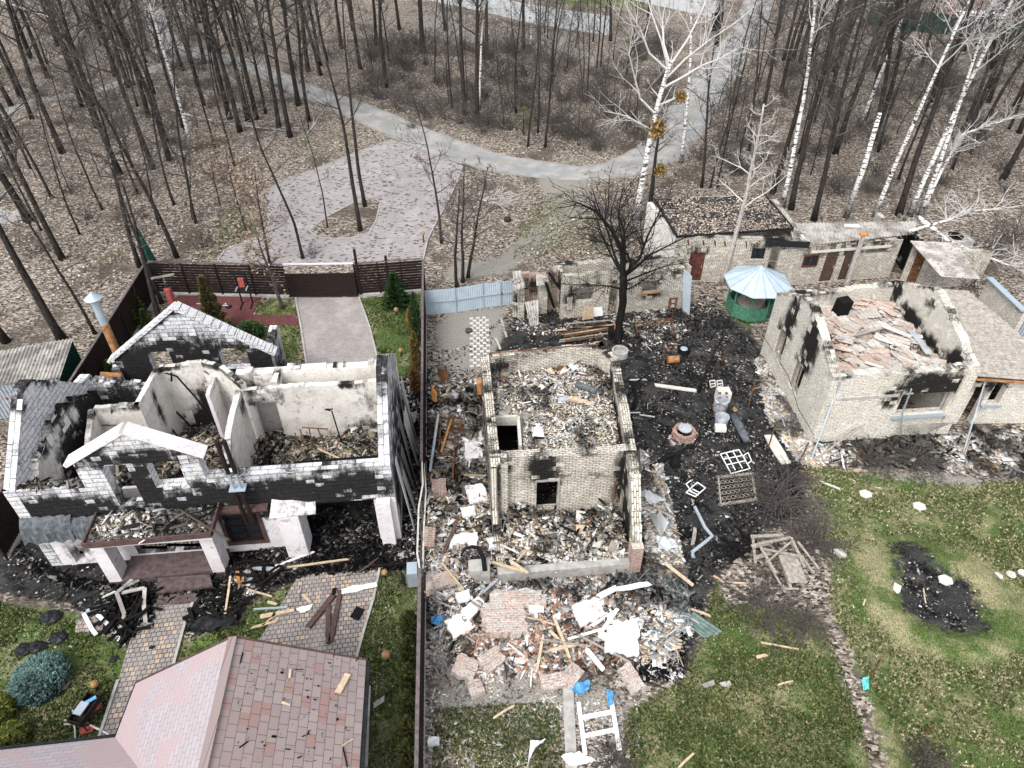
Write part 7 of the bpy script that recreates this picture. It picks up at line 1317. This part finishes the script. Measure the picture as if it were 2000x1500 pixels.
for k, (p, q, w_, mt, lb) in enumerate((((1205, 1190, .7), (1172, 1238, .6), .12, 'white', 'white post above the right rubble'), ((1110, 1248, .5), (1200, 1222, .6), .08, 'white', 'white lath crossing the right rubble'), ((1145, 1268, .5), (1178, 1308, .3), .16, 'white', 'wide white board in the right rubble'), ((1130, 1240, .6), (1228, 1292, .3), .06, 'greywood', 'grey lath over the right rubble'), ((1060, 1250, .6), (1150, 1262, .5), .06, 'greywood', 'grey lath over the middle rubble'), ((1075, 1270, .5), (1130, 1258, .5), .1, 'wood', 'tan lath in the middle rubble'), ((1170, 1238, .7), (1222, 1262, .5), .3, 'slabconc', 'yellowish insulation board in the right rubble'), ((1172, 1300, .2), (1212, 1285, .3), .06, 'rust', 'thin brown stick at the lower right of the rubble'), ((1072, 1230, .6), (1090, 1248, .6), .1, 'wood', 'curved tan stick in the rubble centre'),
        ((863, 1100, .6), (905, 1150, .5), .07, 'wood', 'tan lath leaning in the left rubble'), ((855, 1112, .5), (900, 1145, .5), .05, 'wood', 'second tan lath leaning in the left rubble'), ((893, 1018, .7), (866, 1080, .4), .13, 'brownwood', 'dark brown beam standing in the left rubble'), ((962, 1098, .8), (1030, 1118, .8), .1, 'wood', 'curved tan board on the plinth edge'), ((1000, 1098, .9), (1030, 1118, .8), .12, 'wood', 'short tan board on the plinth edge'), ((972, 1132, .4), (940, 1160, .3), .1, 'zinc', 'pale pipe at the left end of the plinth'), ((1005, 1378), (965, 1402), .07, 'wood', 'pale lath on the grass strip below the rubble'),
        ((1300, 1100, .6), (1352, 1142, .3), .12, 'wood', 'tan broken plank by the right corner of the middle house'), ((1350, 1190, .1), (1388, 1203, .05), .08, 'wood', 'short tan plank at the lawn corner'), ((1485, 1255), (1560, 1268), .05, 'wood', 'thin pale stick on the lawn below the cut twigs'), ((1478, 1284), (1497, 1279), .1, 'wood', 'short pale board on the lawn'), ((1520, 1337), (1547, 1331), .05, 'wood', 'small pale lath in the middle of the lawn'), ((1356, 1470), (1325, 1500), .07, 'wood', 'pale lath at the bottom edge of the lawn'), ((1395, 1125), (1412, 1137), .06, 'wood', 'short pale lath left of the cut twigs'), ((1432, 1138), (1460, 1139), .05, 'wood', 'thin pale lath above the cut twigs'), ((1690, 1170), (1686, 1182), .05, 'wood', 'tiny pale chip at the edge of the dug soil'), ((1803, 1148), (1808, 1180), .04, 'wood', 'thin stick in the dug soil'),
        ((1280, 752), (1360, 763), .22, 'slabconc', 'long pale board lying on the black ash'), ((1230, 742), (1262, 741), .06, 'slabconc', 'thin pale lath left of the long pale board'), ((1250, 810), (1278, 814), .04, 'slabconc', 'thin lath on the ash beside the middle house'), ((1228, 806), (1252, 806), .04, 'slabconc', 'short lath against the right wall of the middle house'), ((978, 622), (990, 660), .12, 'asbestos', 'pale strip lying behind the middle house'), ((968, 660), (978, 683), .12, 'asbestos', 'pale strip touching the back wall of the middle house'),
        ((1552, 788, .1), (1490, 740, .1), .2, 'asbestos', 'long pale strip of roofing left of the right house'), ((1502, 850), (1534, 905), .5, 'slabconc', 'concrete path slab at the left corner of the right house'), ((1602, 940), (1640, 955), .08, 'slabconc', 'pale strip on the lawn edge below the right house'), ((1668, 918), (1692, 920), .08, 'wood', 'short pale board below the front wall of the right house'), ((1900, 830, .2), (1945, 880, .1), .16, 'char', 'charred beam under the lean-to of the right house'))):
    plank(lb, p, q, w_, .05 if k != 35 else .1, mt)
# white window frame, blue plastic, kerb
t = thing('window_frame', 'white empty window frame lying on the ground beside the concrete kerb', 'window frame', tuple(W(1170, 1420)))
fr_ = [[(1130, 1372, .1), (1143, 1475, .1)], [(1192, 1358, .15), (1210, 1465, .15)], [(1135, 1402, .12), (1198, 1390, .12)], [(1140, 1438, .12), (1203, 1425, .12)]]
for k, (p, q) in enumerate(fr_): m = MB(); m.bar(W(*p)+UP*.001*k, W(*q)+UP*.001*k, .13, .07); m.build('frame_bar', M['white'], t)
sheetpiece('crumpled blue plastic above the white window frame', [(1112, 1340, .1), (1152, 1332, .2), (1150, 1352, .1), (1125, 1362, .05)], 'blueplastic', 'blue_plastic', 'plastic', .1, n=10); sheetpiece('blue plastic on the upper right bar of the white window frame', [(1184, 1350, .2), (1197, 1352, .25), (1197, 1378, .2), (1188, 1380, .2)], 'blueplastic', 'blue_plastic', 'plastic', .05); sheetpiece('dark blue cloth in the rubble beside the middle fence', [(842, 1208, .1), (866, 1204, .15), (866, 1220, .1), (844, 1224, .05)], 'blueplastic', 'blue_cloth', 'cloth', .08)
sheetpiece('turquoise foil scrap by the rusty post on the lawn', [(1682, 1328, .05), (1696, 1322, .08), (1695, 1348, .05), (1684, 1350, .03)], 'cyan', 'turquoise_foil', 'foil', .05); sheetpiece('small light blue rag below the front rubble', [(926, 1216, .3), (936, 1212, .3), (932, 1238, .25), (926, 1240, .2)], 'blueplastic', 'blue_rag', 'cloth', .03)
sheetpiece('white torn foil at the bottom of the middle plot', [(1036, 1450, .05), (1066, 1446, .1), (1042, 1462, .1), (1030, 1500, .05)], 'white', 'white_foil', 'foil', .06); sheetpiece('white torn foil at the foot of the white window frame', [(1096, 1478, .05), (1130, 1470, .1), (1165, 1490, .05), (1110, 1500, .05)], 'white', 'white_foil', 'foil', .08)
kb = MB(); kb.box(W(1113, 1430, .04), (.34, 3.4, .1), rotm(0, 0, -.12+ROT)); tag(kb.build('concrete_kerb', M['concrete']), 'long concrete kerb beside the white window frame', 'kerb')
corr('green_sheet', 'greensheet' if 'greensheet' in M else 'darkgreen', [W(1340, 1208, .15), W(1360, 1196, .2), W(1415, 1236, .1), W(1392, 1248, .05)][::1], .14, .03) if 0 else None
for k, (c4, lb) in enumerate((([(1342, 1205, .15), (1356, 1194, .2), (1412, 1232, .1), (1396, 1243, .05)], 'upper green corrugated sheet at the lawn corner'), ([(1338, 1218, .1), (1348, 1208, .12), (1390, 1240, .06), (1378, 1247, .05)], 'lower green corrugated sheet at the lawn corner'))):
    tag(corr('green_corrugated_sheet', 'gsheet', [W(*c4[0]), W(*c4[1]), W(*c4[2]), W(*c4[3])] if 0 else [W(*c4[0]), W(*c4[1]), W(*c4[2]), W(*c4[3])], .12, .025) if 'gsheet' in M else sheetpiece(lb, c4, 'darkgreen'), lb, 'roof sheet')
for k, (u, v, rz, lb) in enumerate(((1383, 1336, .3, 'small grey ribbed sheet piece on the lawn, left of two'), (1416, 1336, .1, 'small grey ribbed sheet piece on the lawn, right of two'), (738, 1372, .6, 'grey metal strip on the grass beside the hedge'))): plank(lb, (u-10, v+6*rz*2), (u+12, v-6*rz*2), .16, .02, 'asbestos', 'sheet_piece', 'sheet piece')
t = thing('concrete_stove_block', 'grey block with a charred arch standing in the left rubble', 'stove part', tuple(W(935, 1130))); m = MB(); m.box(W(936, 1118, .45), (.75, .5, .9), RZ); m.build('block', M['concrete'], t)
m = MB(); m.tube([W(947, 1115, .9), W(944, 1090, 1.2), W(934, 1070, 1.5), (W(922, 1068, 1.6)), W(908, 1072, 1.5), W(900, 1085, 1.1)], [.09, .09, .08, .07, .05, .03], 7); m.build('charred_branch', M['charbark'], t)
# ---------------------------------------------------------------- yard of the middle plot
wt = thing('paving_slabs', 'white chequered paving slabs behind the middle house', 'paving', tuple(W(930, 670)))
m = MB()
for r in range(19):
    for c in range(3):
        q = W(933, 622, .0)-E2*(r*.235)+E1*((c-1)*.34+(.17 if r % 2 else 0)-r*.012); m.box(q+UP*.02, (.2, .15, .05), rotm(0, 0, ROT+random.gauss(0, .03)))
tag(m.build('slab_pattern', M['slabconc'], wt), kind='stuff')
t = thing('satellite_dish', 'rusty orange satellite dish on a thin pole in front of the charred tree', 'satellite dish', tuple(W(1203, 660))); q = W(1201, 658, 0); zc_ = ZH(1201, 658, 0, 636); Rd = rotm(math.radians(90), 0, math.radians(65)); m = MB(); prof = [(.02, -.06), (.2, -.04), (.34, 0), (.42, .05)]; c = Vector((q.x, q.y, max(zc_, .9)))
for sgn, off in ((1, 0),):
    vs = []; n = 24
    for r, z in prof: vs += [c+Rd @ Vector((r*math.cos(6.283*k/n), r*math.sin(6.283*k/n)*1.15, z)) for k in range(n)]
    m.add(vs, [(i*n+k, i*n+(k+1) % n, (i+1)*n+(k+1) % n, (i+1)*n+k) for i in range(3) for k in range(n)])
o = m.build('dish', M['rustlight'], t, True); o.modifiers.new('s', 'SOLIDIFY').thickness = .02
m = MB(); m.tube([q, c], .03, 6); m.build('pole', M['rust'], t); m = MB(); m.box(q+UP*.35-E2*.1, (.7, .6, .5), RZ); tag(m.build('black_box', M['char']), 'black charred box under the satellite dish', 'box')
m = MB(); m.lathe(W(1210, 694, 0), [(.42, 0), (.42, .35), (.34, .36), (.34, .1)], 20); tag(m.build('concrete_ring', M['concrete']), 'concrete ring at the back right corner of the middle house', 'concrete ring')
def frame(name, label, pts_pairs, wd, mat, cat='frame'):
    P = [W(*p) for pr_ in pts_pairs for p in pr_]; t = thing(name, label, cat, (P[0].x, P[0].y, 0))
    for k, (p, q) in enumerate(pts_pairs): m = MB(); m.bar(W(*p), W(*q), wd, wd); m.build('bar', M[mat], t)
    return t
frame('bedstead', 'rusty bed frame on legs behind the rusty barrel', [((1240, 632, .5), (1313, 622, .5)), ((1244, 638, .5), (1316, 628, .5)), ((1242, 632, .5), (1242, 638, .5)), ((1262, 631, .5), (1264, 637, .5)), ((1282, 628, .5), (1284, 634, .5)), ((1300, 624, .5), (1302, 631, .5)), ((1244, 638, .5), (1244, 655, 0)), ((1312, 628, .5), (1313, 648, 0))], .05, 'rust', 'bed frame')
frame('rack', 'thin rusty rack on the ash above the barrel', [((1297, 666, .9), (1297, 720, 0)), ((1316, 668, .9), (1321, 715, 0)), ((1297, 672, .7), (1317, 673, .7)), ((1297, 685, .5), (1318, 686, .5)), ((1298, 700, .2), (1320, 700, .2))], .025, 'rust', 'rack')
q = W(1315, 702, .28); m = MB(); m.tube([q-E1*.28, q-E1*.27, q+E1*.27, q+E1*.28], [.17, .19, .19, .17], 18); tag(m.build('rusty_barrel', M['rustdull'], smooth=False), 'rusty barrel lying on the rack over the black ash', 'barrel')
m = MB(); m.lathe(W(1336, 688, 0), [(.3, 0), (.3, .3)], 18); o = m.build('cauldron', M['char']); tag(o, 'black cauldron with pale round lid on the burnt ground', 'cauldron'); m = MB(); m.lathe(W(1336, 681, .33), [(.19, 0), (.17, .03), (.03, .05)], 18); m.build('lid', M['zinc'], o)
t = thing('brick_well', 'round brick well with pale metal lid on the black ash', 'well', tuple(W(1335, 848))); cw = W(1335, 852)
for r_, z in ((.42, .08), (.4, .2), (.41, .32)):
    m = MB()
    for k in range(15): a = 6.283*k/15+z*3; m.box(cw+Vector((math.cos(a)*r_*random.uniform(.95, 1.12), math.sin(a)*r_*random.uniform(.95, 1.12), z)), (.22, .12, .1), rotm(random.gauss(0, .1), random.gauss(0, .1), a+1.57+random.gauss(0, .1)))
    tag(m.build('brick_ring', M['redbrick'], t), kind='stuff')
m = MB(); m.lathe(W(1338, 837, .45), [(.3, 0), (.3, .03), (.05, .06)], 22); m.build('lid', M['roofmetal'], t)
litter('well_bricks', [(1305, 850), (1365, 840), (1360, 865), (1312, 870)], 60, .1, .2, 'brick', flat=.6)
def charlog(label, pts, rad, name='charred_branch'):
    m = MB(); P = [W(*p) for p in pts]; rr_ = [rad*(1-.75*i/(len(P)-1)) for i in range(len(P))]; q = [P[0]]; 
    for a, b in zip(P[:-1], P[1:]): q += [a.lerp(b, .5)+Vector((random.gauss(0, .03),)*3), b]
    rr_ = [rad*(1-.75*i/(len(q)-1)) for i in range(len(q))]; m.tube(q, rr_, 8); return tag(m.build(name, M['charbark'], smooth=True), label, 'branch')
charlog('crooked charred stem beside the right wall of the middle house', [(1236, 800, 0), (1242, 775, .6), (1235, 752, 1.1), (1250, 742, 1.3), (1270, 726, 1.6)], .12)
charlog('long bent charred log on the ash below the well', [(1268, 915, .1), (1300, 893, .2), (1325, 888, .3), (1355, 868, .4), (1370, 845, .9)], .14); charlog('tall thin charred stem right of the long pale board', [(1364, 766, 0), (1378, 730, .9), (1392, 695, 1.7), (1410, 660, 2.5), (1412, 640, 2.9)], .09); charlog('low charred stem left of the tall thin one', [(1372, 745, .2), (1345, 722, .3), (1340, 708, .4)], .06); charlog('charred stub between the well and the burnt bench', [(1381, 838, 0), (1384, 822, .4), (1376, 805, .8)], .05)
m = MB(); m.lathe(W(1318, 908, 0), [(.26, 0), (.22, .25), (.1, .5), (.03, .6)], 12); tag(m.build('charred_stump', M['charbark']), 'rounded black stump below the well', 'stump')
m = MB(); P_ = [W(1432, 812, .35), W(1442, 828, .4), (W(1450, 845, .4)), W(1459, 862, .35)]; m.tube(P_, [.17, .19, .18, .15], 12); tag(m.build('charred_log', M['zincdark'] if 'zincdark' in M else M['char'], smooth=True), 'thick charred trunk section beside the burnt stoves', 'log')
t = thing('cooker', 'burnt white cooker with broken top beside the thin charred stems', 'cooker', tuple(W(1412, 780))); m = MB(); m.box(W(1412, 772, .3), (.6, .5, .6), rotm(0, 0, .1)); m.build('case', M['plaster'], t); 
for k in range(4): m = MB(); q = W(1406+13*(k % 2), 768+8*(k//2), .62); m.lathe(q, [(.08, 0), (.06, .03)], 10); m.build('burner', M['rust'], t)
t = thing('washing_machine', 'burnt round topped metal washer frame in the row of stoves', 'washing machine', tuple(W(1404, 812))); m = MB(); m.lathe(W(1405, 800, .1), [(.3, 0), (.32, .3), (.32, .6), (.26, .62), (.26, .2)], 18); m.build('drum', M['roofmetal'], t); m = MB(); m.tube([W(1393, 810, 0), W(1392, 795, .8), W(1405, 788, 1), W(1417, 795, .8), W(1419, 812, 0)], .02, 5); m.build('hoop', M['rust'], t)
t = thing('round_tub', 'rusty white round tub below the burnt washer', 'tub', tuple(W(1408, 830))); m = MB(); m.lathe(W(1408, 826, .02), [(.28, 0), (.32, .4), (.29, .4), (.25, .05)], 18); m.build('tub', M['roofmetal'], t)
m = MB(); m.box(W(1407, 836, .12), (.48, .35, .2), rotm(0, 0, -.1)); tag(m.build('white_block', M['plaster']), 'small white block below the rusty tub', 'panel')
m = MB(); 
for x_ in (1389, 1403): 
    for p, q in (((x_-3, 744), (x_+7, 743)), ((x_-3, 750), (x_+8, 749)), ((x_-2, 756), (x_+9, 754)), ((x_-3, 744), (x_-1, 756)), ((x_+7, 743), (x_+9, 754))): m.bar(W(*p, .15), W(*q, .15), .03, .06)
tag(m.build('white_grate', M['plaster']), 'two celled pale grate on the ash above the cooker', 'grate')
m = MB(); m.tube([W(1434, 798, .3), W(1436, 801, .35)], .09, 10); tag(m.build('yellow_scrap', M['globe']), 'small yellow scrap beside the charred trunk section', 'scrap')
m = MB(); m.lathe(W(1238, 752, .05), [(.1, 0), (.14, .1), (.11, .12)], 10); 
fs_ = [((1407, 887, .5), (1443, 878, .5)), ((1407, 887, .5), (1428, 925, .3)), ((1443, 878, .5), (1465, 915, .3)), ((1418, 884, .5), (1436, 918, .35)), ((1431, 881, .5), (1450, 915, .3)), ((1412, 897, .45), (1448, 890, .45)), ((1418, 908, .4), (1455, 900, .4)), ((1428, 925, .3), (1465, 915, .3))]
frame('bedstead', 'white wire bed frame beside the tangled thicket', fs_, .035, 'white', 'bed frame'); frame('chair_frame', 'small white chair frame on the ash', [((1340, 962, .5), (1362, 942, .6)), ((1362, 942, .6), (1378, 953, .5)), ((1378, 953, .5), (1358, 970, .4)), ((1358, 970, .4), (1340, 962, .5)), ((1345, 958, .5), (1364, 967, .45)), ((1340, 945, .8), (1350, 938, .9)), ((1340, 945, .8), (1352, 962, .5)), ((1352, 955, .55), (1368, 963, .5))], .035, 'white', 'chair frame'); frame('window_frame', 'small white window casement beside the wire bed frame', [((1452, 890, .5), (1461, 884, .6)), ((1461, 884, .6), (1468, 900, .5)), ((1468, 900, .5), (1459, 906, .4)), ((1459, 906, .4), (1452, 890, .5))], .03, 'white', 'window frame')
m = MB(); rs = random.Random(3); a, b = W(1403, 932, .3), W(1468, 925, .3); c, d = W(1408, 985, .2), W(1476, 975, .2)
for i in range(9):
    for j in range(6): s, t_ = i/8, j/5; p = (a*(1-s)+b*s)*(1-t_)+(c*(1-s)+d*s)*t_; m.tube([p+Vector((.09*math.cos(k*1.05), .09*math.sin(k*1.05), 0)) for k in range(7)], .014, 4, cap=False)
for s in (a, b), (c, d), (a, c), (b, d): m.bar(*s, .05, .05)
tag(m.build('bed_springs', M['greywood']), 'mat of rusty bed springs under the thicket', 'bed springs')
m = MB(); m.tube([W(1357, 990, .15), W(1366, 1008, .15), W(1377, 1030, .15), W(1391, 1047, .15), W(1378, 1058, .12), W(1352, 1078, .1), W(1354, 1088, .1)], .07, 10); tag(m.build('drainpipe', M['zinc']), 'bent zinc drainpipe lying on the black ash', 'pipe')
plank('grey charred board left of the bent drainpipe', (1358, 1030), (1353, 1064), .14, .04, 'greywood'); plank('second grey charred board left of the bent drainpipe', (1364, 1032), (1361, 1062), .09, .04, 'char')
for c4, lb in (([(1268, 1010, .1), (1288, 1004, 1.2), (1306, 1024, .9), (1290, 1055, .1)], 'large buckled white sheet against the right wall of the middle house'), ([(1238, 885, .3), (1250, 883, 1.5), (1254, 925, 1.0), (1240, 935, .2)], 'pale sheet standing at the right corner pier of the middle house'), ([(1250, 962, .4), (1270, 962, .5), (1300, 984, .2), (1262, 985, .2)], 'twisted pale sheet right of the low wall end'), ([(1282, 1050, .4), (1318, 1058, .3), (1325, 1075, .2), (1285, 1078, .3)], 'pale crumpled sheet below the large buckled one')):
    sheetpiece(lb, c4, 'whiteconc', amp=.1, n=10)
# left strip scrap
frame('cart_frame', 'long rusty trailer frame in the rubble strip beside the fence', [((852, 812, .4), (838, 945, .4)), ((862, 815, .4), (858, 870, .4)), ((878, 820, .5), (862, 880, .4)), ((866, 817, .4), (900, 815, .4)), ((850, 860, .4), (884, 857, .4)), ((848, 890, .35), (880, 888, .35)), ((888, 860, .4), (884, 935, .3))], .06, 'rust', 'metal frame')
plank('pale grey pipe on the trailer frame', (857, 808, .55), (840, 920, .5), .1, .08, 'roofmetal'); plank('long orange rusty lath on the trailer frame', (882, 818, .6), (862, 882, .5), .08, .06, 'rustlight')
sheetpiece('rusty brown curved sheet leaning on the fence, upper', [(856, 725, .2), (872, 720, .9), (878, 738, .7), (860, 757, .1)], 'rust', amp=.05); sheetpiece('rusty pale sheet leaning on the fence, lower', [(843, 752, .8), (854, 768, .5), (852, 792, .1), (843, 780, .3)], 'rustlight', amp=.04); sheetpiece('brown curved sheet beside the torn cladding', [(795, 810, .1), (815, 806, .5), (812, 828, .4), (798, 838, .1)], 'greywood', amp=.06)
m = MB(); m.box(W(936, 755, .9), (.22, .35, .7), RZ); tag(m.build('meter_box', M['rustlight']), 'orange rusty box on the left wall of the middle house', 'box')
m = MB(); rs = random.Random(8)
for _ in range(16): a = rs.random()*6.28; c = W(893+rs.gauss(0, 5), 838+rs.gauss(0, 8), .25+rs.random()*.2); m.tube([c+Vector((.28*math.cos(a+k*.9), .22*math.sin(a+k*.9), .1*math.sin(k+a))) for k in range(8)], .01, 4, cap=False)
tag(m.build('wire_coil', M['rust']), 'tangle of rusty wire beside the trailer frame', 'wire')
# pipes and planks behind the middle house
for k in range(12):
    u0, v0 = random.uniform(1062, 1110), random.uniform(632, 668); a = random.uniform(-.12, .06); L = random.uniform(70, 120)
    m = MB(); m.bar(W(u0, v0, .1+k*.03), W(u0+L, v0+L*(a-.12), .12+k*.03), .06, .05); tag(m.build('scorched_batten', M[('greywood', 'wood', 'char', 'rust')[k % 4]]), 'scorched batten in the loose stack behind the middle house', 'batten', 'scorched battens behind the middle house')
sheetpiece('white and brown boards leaning on the outbuilding wall', [(1140, 622, .1), (1178, 617, .1), (1176, 600, .6), (1142, 604, .6)], 'white', 'board', 'board', .03); m = MB(); m.slab([W(1137, 625, .1), W(1160, 622, .1), W(1158, 598, .9), W(1140, 600, .9)], .03); tag(m.build('yellow_board', M['wood']), 'yellowish board leaning on the outbuilding wall', 'board')
m = MB(); m.box(W(1314, 592, .7), (.45, .06, .65), RZ); o = m.build('stove_plate', M['rust']); tag(o, 'rusty stove plate with two round holes on the outbuilding wall', 'stove plate')
for z in (.55, .85): k = MB(); q = W(1314, 592, .7); k.tube([(q.x, q.y-.035, z), (q.x, q.y-.045, z)], .11, 12); k.build('hole_cover', M['asbestos'], o)
# ---------------------------------------------------------------- wood stack, poles, slabs, posts on the right
t = thing('broken_wooden_deck', 'stack of broken grey wooden frames and boards at the lawn edge', 'wood stack', tuple(W(1525, 1100)))
for k, (p, q, w_) in enumerate((((1482, 1062, .9), (1545, 1050, .9), .1), ((1482, 1062, .9), (1515, 1120, .8), .1), ((1545, 1050, .9), (1572, 1108, .8), .1), ((1490, 1072, .92), (1570, 1088, .9), .08), ((1498, 1098, .9), (1545, 1058, .95), .07), ((1466, 1048, .6), (1530, 1045, .7), .12), ((1470, 1045, .5), (1475, 1100, .4), .1), ((1468, 1068, .5), (1500, 1060, .6), .18), ((1475, 1090, .4), (1505, 1080, .5), .15), ((1545, 1060, .7), (1590, 1120, .5), .08), ((1558, 1058, .7), (1600, 1112, .5), .08), ((1522, 1085, .7), (1545, 1150, .3), .1), ((1500, 1100, .6), (1530, 1150, .2), .06), ((1530, 1150, .3), (1560, 1150, .3), .06), ((1555, 1120, .6), (1540, 1152, .1), .06))):
    m = MB(); m.bar(W(*p), W(*q), w_, .05); m.build('board', M['greywood'], t)
m = MB()
for i in range(4): m.bar(W(1524+i*9, 1084, .78), W(1546+i*9, 1138, .7), .16, .04)
m.build('deck_boards', M['greywood'], t)
burnt_heap('charred stack of beams left of the broken wooden frames', [(1395, 1075), (1470, 1045), (1478, 1075), (1400, 1100)], .3, 14, long=(1.2, 2.2), chipn=80)
for u, v, lb in ((1690, 966, 'hexagonal pale slab at the top of the right lawn'), (1795, 990, 'hexagonal pale slab right of the topmost one'), (1640, 1081, 'hexagonal pale slab beside the broken wooden frames'), (1846, 1134, 'tilted hexagonal slab in the dug soil'), (1748, 1150, 'broken hexagonal slab at the edge of the dug soil')):
    m = MB(); q = W(u, v, .02); m.poly([(q.x+.27*math.cos(k*math.pi/3+.3)*(1 if u != 1748 or k < 3 else .5), q.y+.24*math.sin(k*math.pi/3+.3)) for k in range(6)], q.z, q.z+.06); tag(m.build('hexagonal_slab', M['slabconc']), lb, 'paving slab')
for k, (u, v) in enumerate(((1948, 1126), (1974, 1123), (1997, 1120))): m = MB(); m.lathe(W(u, v, .0), [(.17, 0), (.17, .05), (.15, .06)], 10); tag(m.build('round_slab', M['slabconc']), ('leftmost', 'middle', 'rightmost')[k]+' of the three small slabs at the right edge of the lawn', 'paving slab')
for u, v, h, lb in ((1702, 1320, .7, 'short rusty post at the lawn border, upper'), (1712, 1300, .5, 'leaning rusty rod at the lawn border'), (1806, 1435, .75, 'rusty post at the lawn border near the bottom'), (1462, 790, 1.5, 'rusty post with orange cap left of the right house'), (1410, 705, 1.2, 'thin rusty post above the cooker'), (1500, 875, 1.2, 'rusty post by the corner of the right house'), (1560, 905, 1.3, 'thin dark post at the lawn corner'), (1670, 908, .9, 'rusty post in front of the right brick house')):
    m = MB(); q = W(u, v); m.tube([q, q+UP*h+Vector((random.gauss(0, .08), random.gauss(0, .08), 0))], .03, 6); tag(m.build('rusty_post', M['rust']), lb, 'post')
m = MB(); m.tube([W(1592, 898, .1), W(1650, 855, .4), W(1710, 812, 1.2)], .05, 8); tag(m.build('leaning_pole', M['greywood']), 'long grey pole leaning on the front wall of the right house', 'pole')
m = MB(); q = W(1653, 556); m.tube([q, q+UP*3.2], [.16, .12], 8); o = m.build('concrete_pole', M['palebark']); tag(o, 'pale utility pole with rusty top behind the right brick house', 'pole'); m = MB(); m.box(q+UP*3.25, (.4, .3, .12), RZ); m.build('pole_cap', M['rustlight'], o)
t = thing('chimney_box', 'rusty square metal chimney box beside the fallen birches', 'chimney', tuple(W(1865, 495))); m = MB(); m.box(W(1866, 478, 1.6), (1.3, 1.1, 1.0), rotm(0, 0, .15)); m.build('case', M['asbestos'], t); m = MB(); m.lathe(W(1866, 462, 2.12), [(.42, 0), (.42, .1), (.34, .1), (.34, 0)], 18); m.build('opening', M['char'], t); m = MB(); m.box(W(1866, 480, .55), (1.0, .9, 1.1), rotm(0, 0, .15)); m.build('base', M['concrete'], t)
wb1 = thing('white_brick_wall', 'white brick wall with pale coping right of the outhouse', 'wall', tuple(W(1930, 600))); a, b = XY(1903, 600), XY(1968, 668); wall('masonry', 'brick_white', a, b, 0, 1.9, .25, (), 0, parent=wb1, seed=71); m = MB(); m.bar((*a, 1.93), (*b, 1.93), .34, .07); m.build('coping', M['zinc'], wb1)
t = thing('metal_fence', 'grey blue sheet fence at the far right edge', 'fence', tuple(W(1990, 650))); corr('panel', 'paleblue', [W(1975, 640, 0), W(2080, 720, 0), W(2080, 720, 0)+UP*1.6, W(1975, 640, 0)+UP*1.6], .15, .03, t)
# fallen birches
def fallen(label, pts, r, nb=26, seed=1, mat='birch'):
    P = [W(*p) for p in pts]; t = thing('fallen_birch', label, 'fallen tree', (P[0].x, P[0].y, 0)); q = []
    for a, b in zip(P[:-1], P[1:]): q += [a.lerp(b, k/4) for k in range(4)]
    q.append(P[-1]); n = len(q)-1; m = MB(); m.tube(q, [r*(1-.8*i/n) for i in range(n+1)], 8); m.build('trunk', M[mat], t, True); rs = random.Random(seed); m = MB()
    for i in range(nb):
        k = rs.randint(n//3, n-1); b = q[k]; ax = (q[k+1]-q[k]).normalized(); d = (ax*.8+Vector((rs.gauss(0, .5), rs.gauss(0, .5), rs.uniform(-.05, .6)))).normalized(); L = rs.uniform(.8, 2.2); e = [b]
        for _ in range(3): d = (d+Vector((rs.gauss(0, .2), rs.gauss(0, .2), rs.gauss(0, .15)))).normalized(); e.append(e[-1]+d*L/3)
        m.tube(e, [.03, .022, .015, .01], 4, cap=False)
        for w_ in range(3): f = e[rs.randint(1, 2)]; g2 = f+(d+Vector((rs.gauss(0, .6), rs.gauss(0, .6), rs.gauss(0, .3)))).normalized()*L*.4; m.tube([f, g2], [.014, .008], 3, cap=False)
    m.build('branches', M['birchtwig'], t); return t
fallen('white birch fallen across the sheds towards the chimney box', [(1793, 425, 2.9), (1830, 452, 2.6), (1850, 470, 2.4), (1950, 510, 1.0), (2040, 548, .4)], .16, 40, 2)
fallen('white birch fallen over the leafy shed roof at the far right', [(1775, 452, 2.9), (1850, 430, 2.9), (1900, 412, 3.0), (1980, 405, 3.2)], .09, 34, 3)
fallen('white birch leaning to the right with a spread of white branches', [(1797, 421, 0), (1840, 330, 3.0), (1880, 262, 5.0), (1990, 225, 6.0)], .14, 46, 4)
fallen('thin fallen white birch in the left woods', [(335, 215, .3), (400, 233, .5), (480, 246, .4), (560, 255, .2), (640, 262, .1)], .1, 12, 5)
fallen('long white birch leaning across the top left corner', [(-60, -30, 9.0), (20, 8, 8.0), (90, 30, 7.2), (180, 65, 6.0), (250, 103, 4.8)], .13, 4, 6)
fallen('pale dead branches heaped left of the stump', [(925, 385, .2), (960, 395, .3), (985, 402, .3)], .05, 24, 7, 'palebark')
for u, v, lb in ((828, 465, 'low globe lamp post at the right edge of the paved yard'),): t = thing('garden_lamp', lb, 'lamp', tuple(W(u, v+10))); q = W(u, v+10); m = MB(); m.tube([q, q+UP*.6], .04, 6); m.build('stem', M['black'], t); m = MB(); m.lathe(q+UP*.6, [(.03, 0), (.12, .08), (.12, .16), (.03, .24)], 12); m.build('globe', M['globe'], t)
m = MB(); q = W(300, 530); m.lathe(q-UP*.1, [(.55, 0), (.02, 3.0)], 6); o = m.build('green_cone_tent', M['darkgreen']); tag(o, 'narrow dark green cone behind the brown fence corner', 'tent')
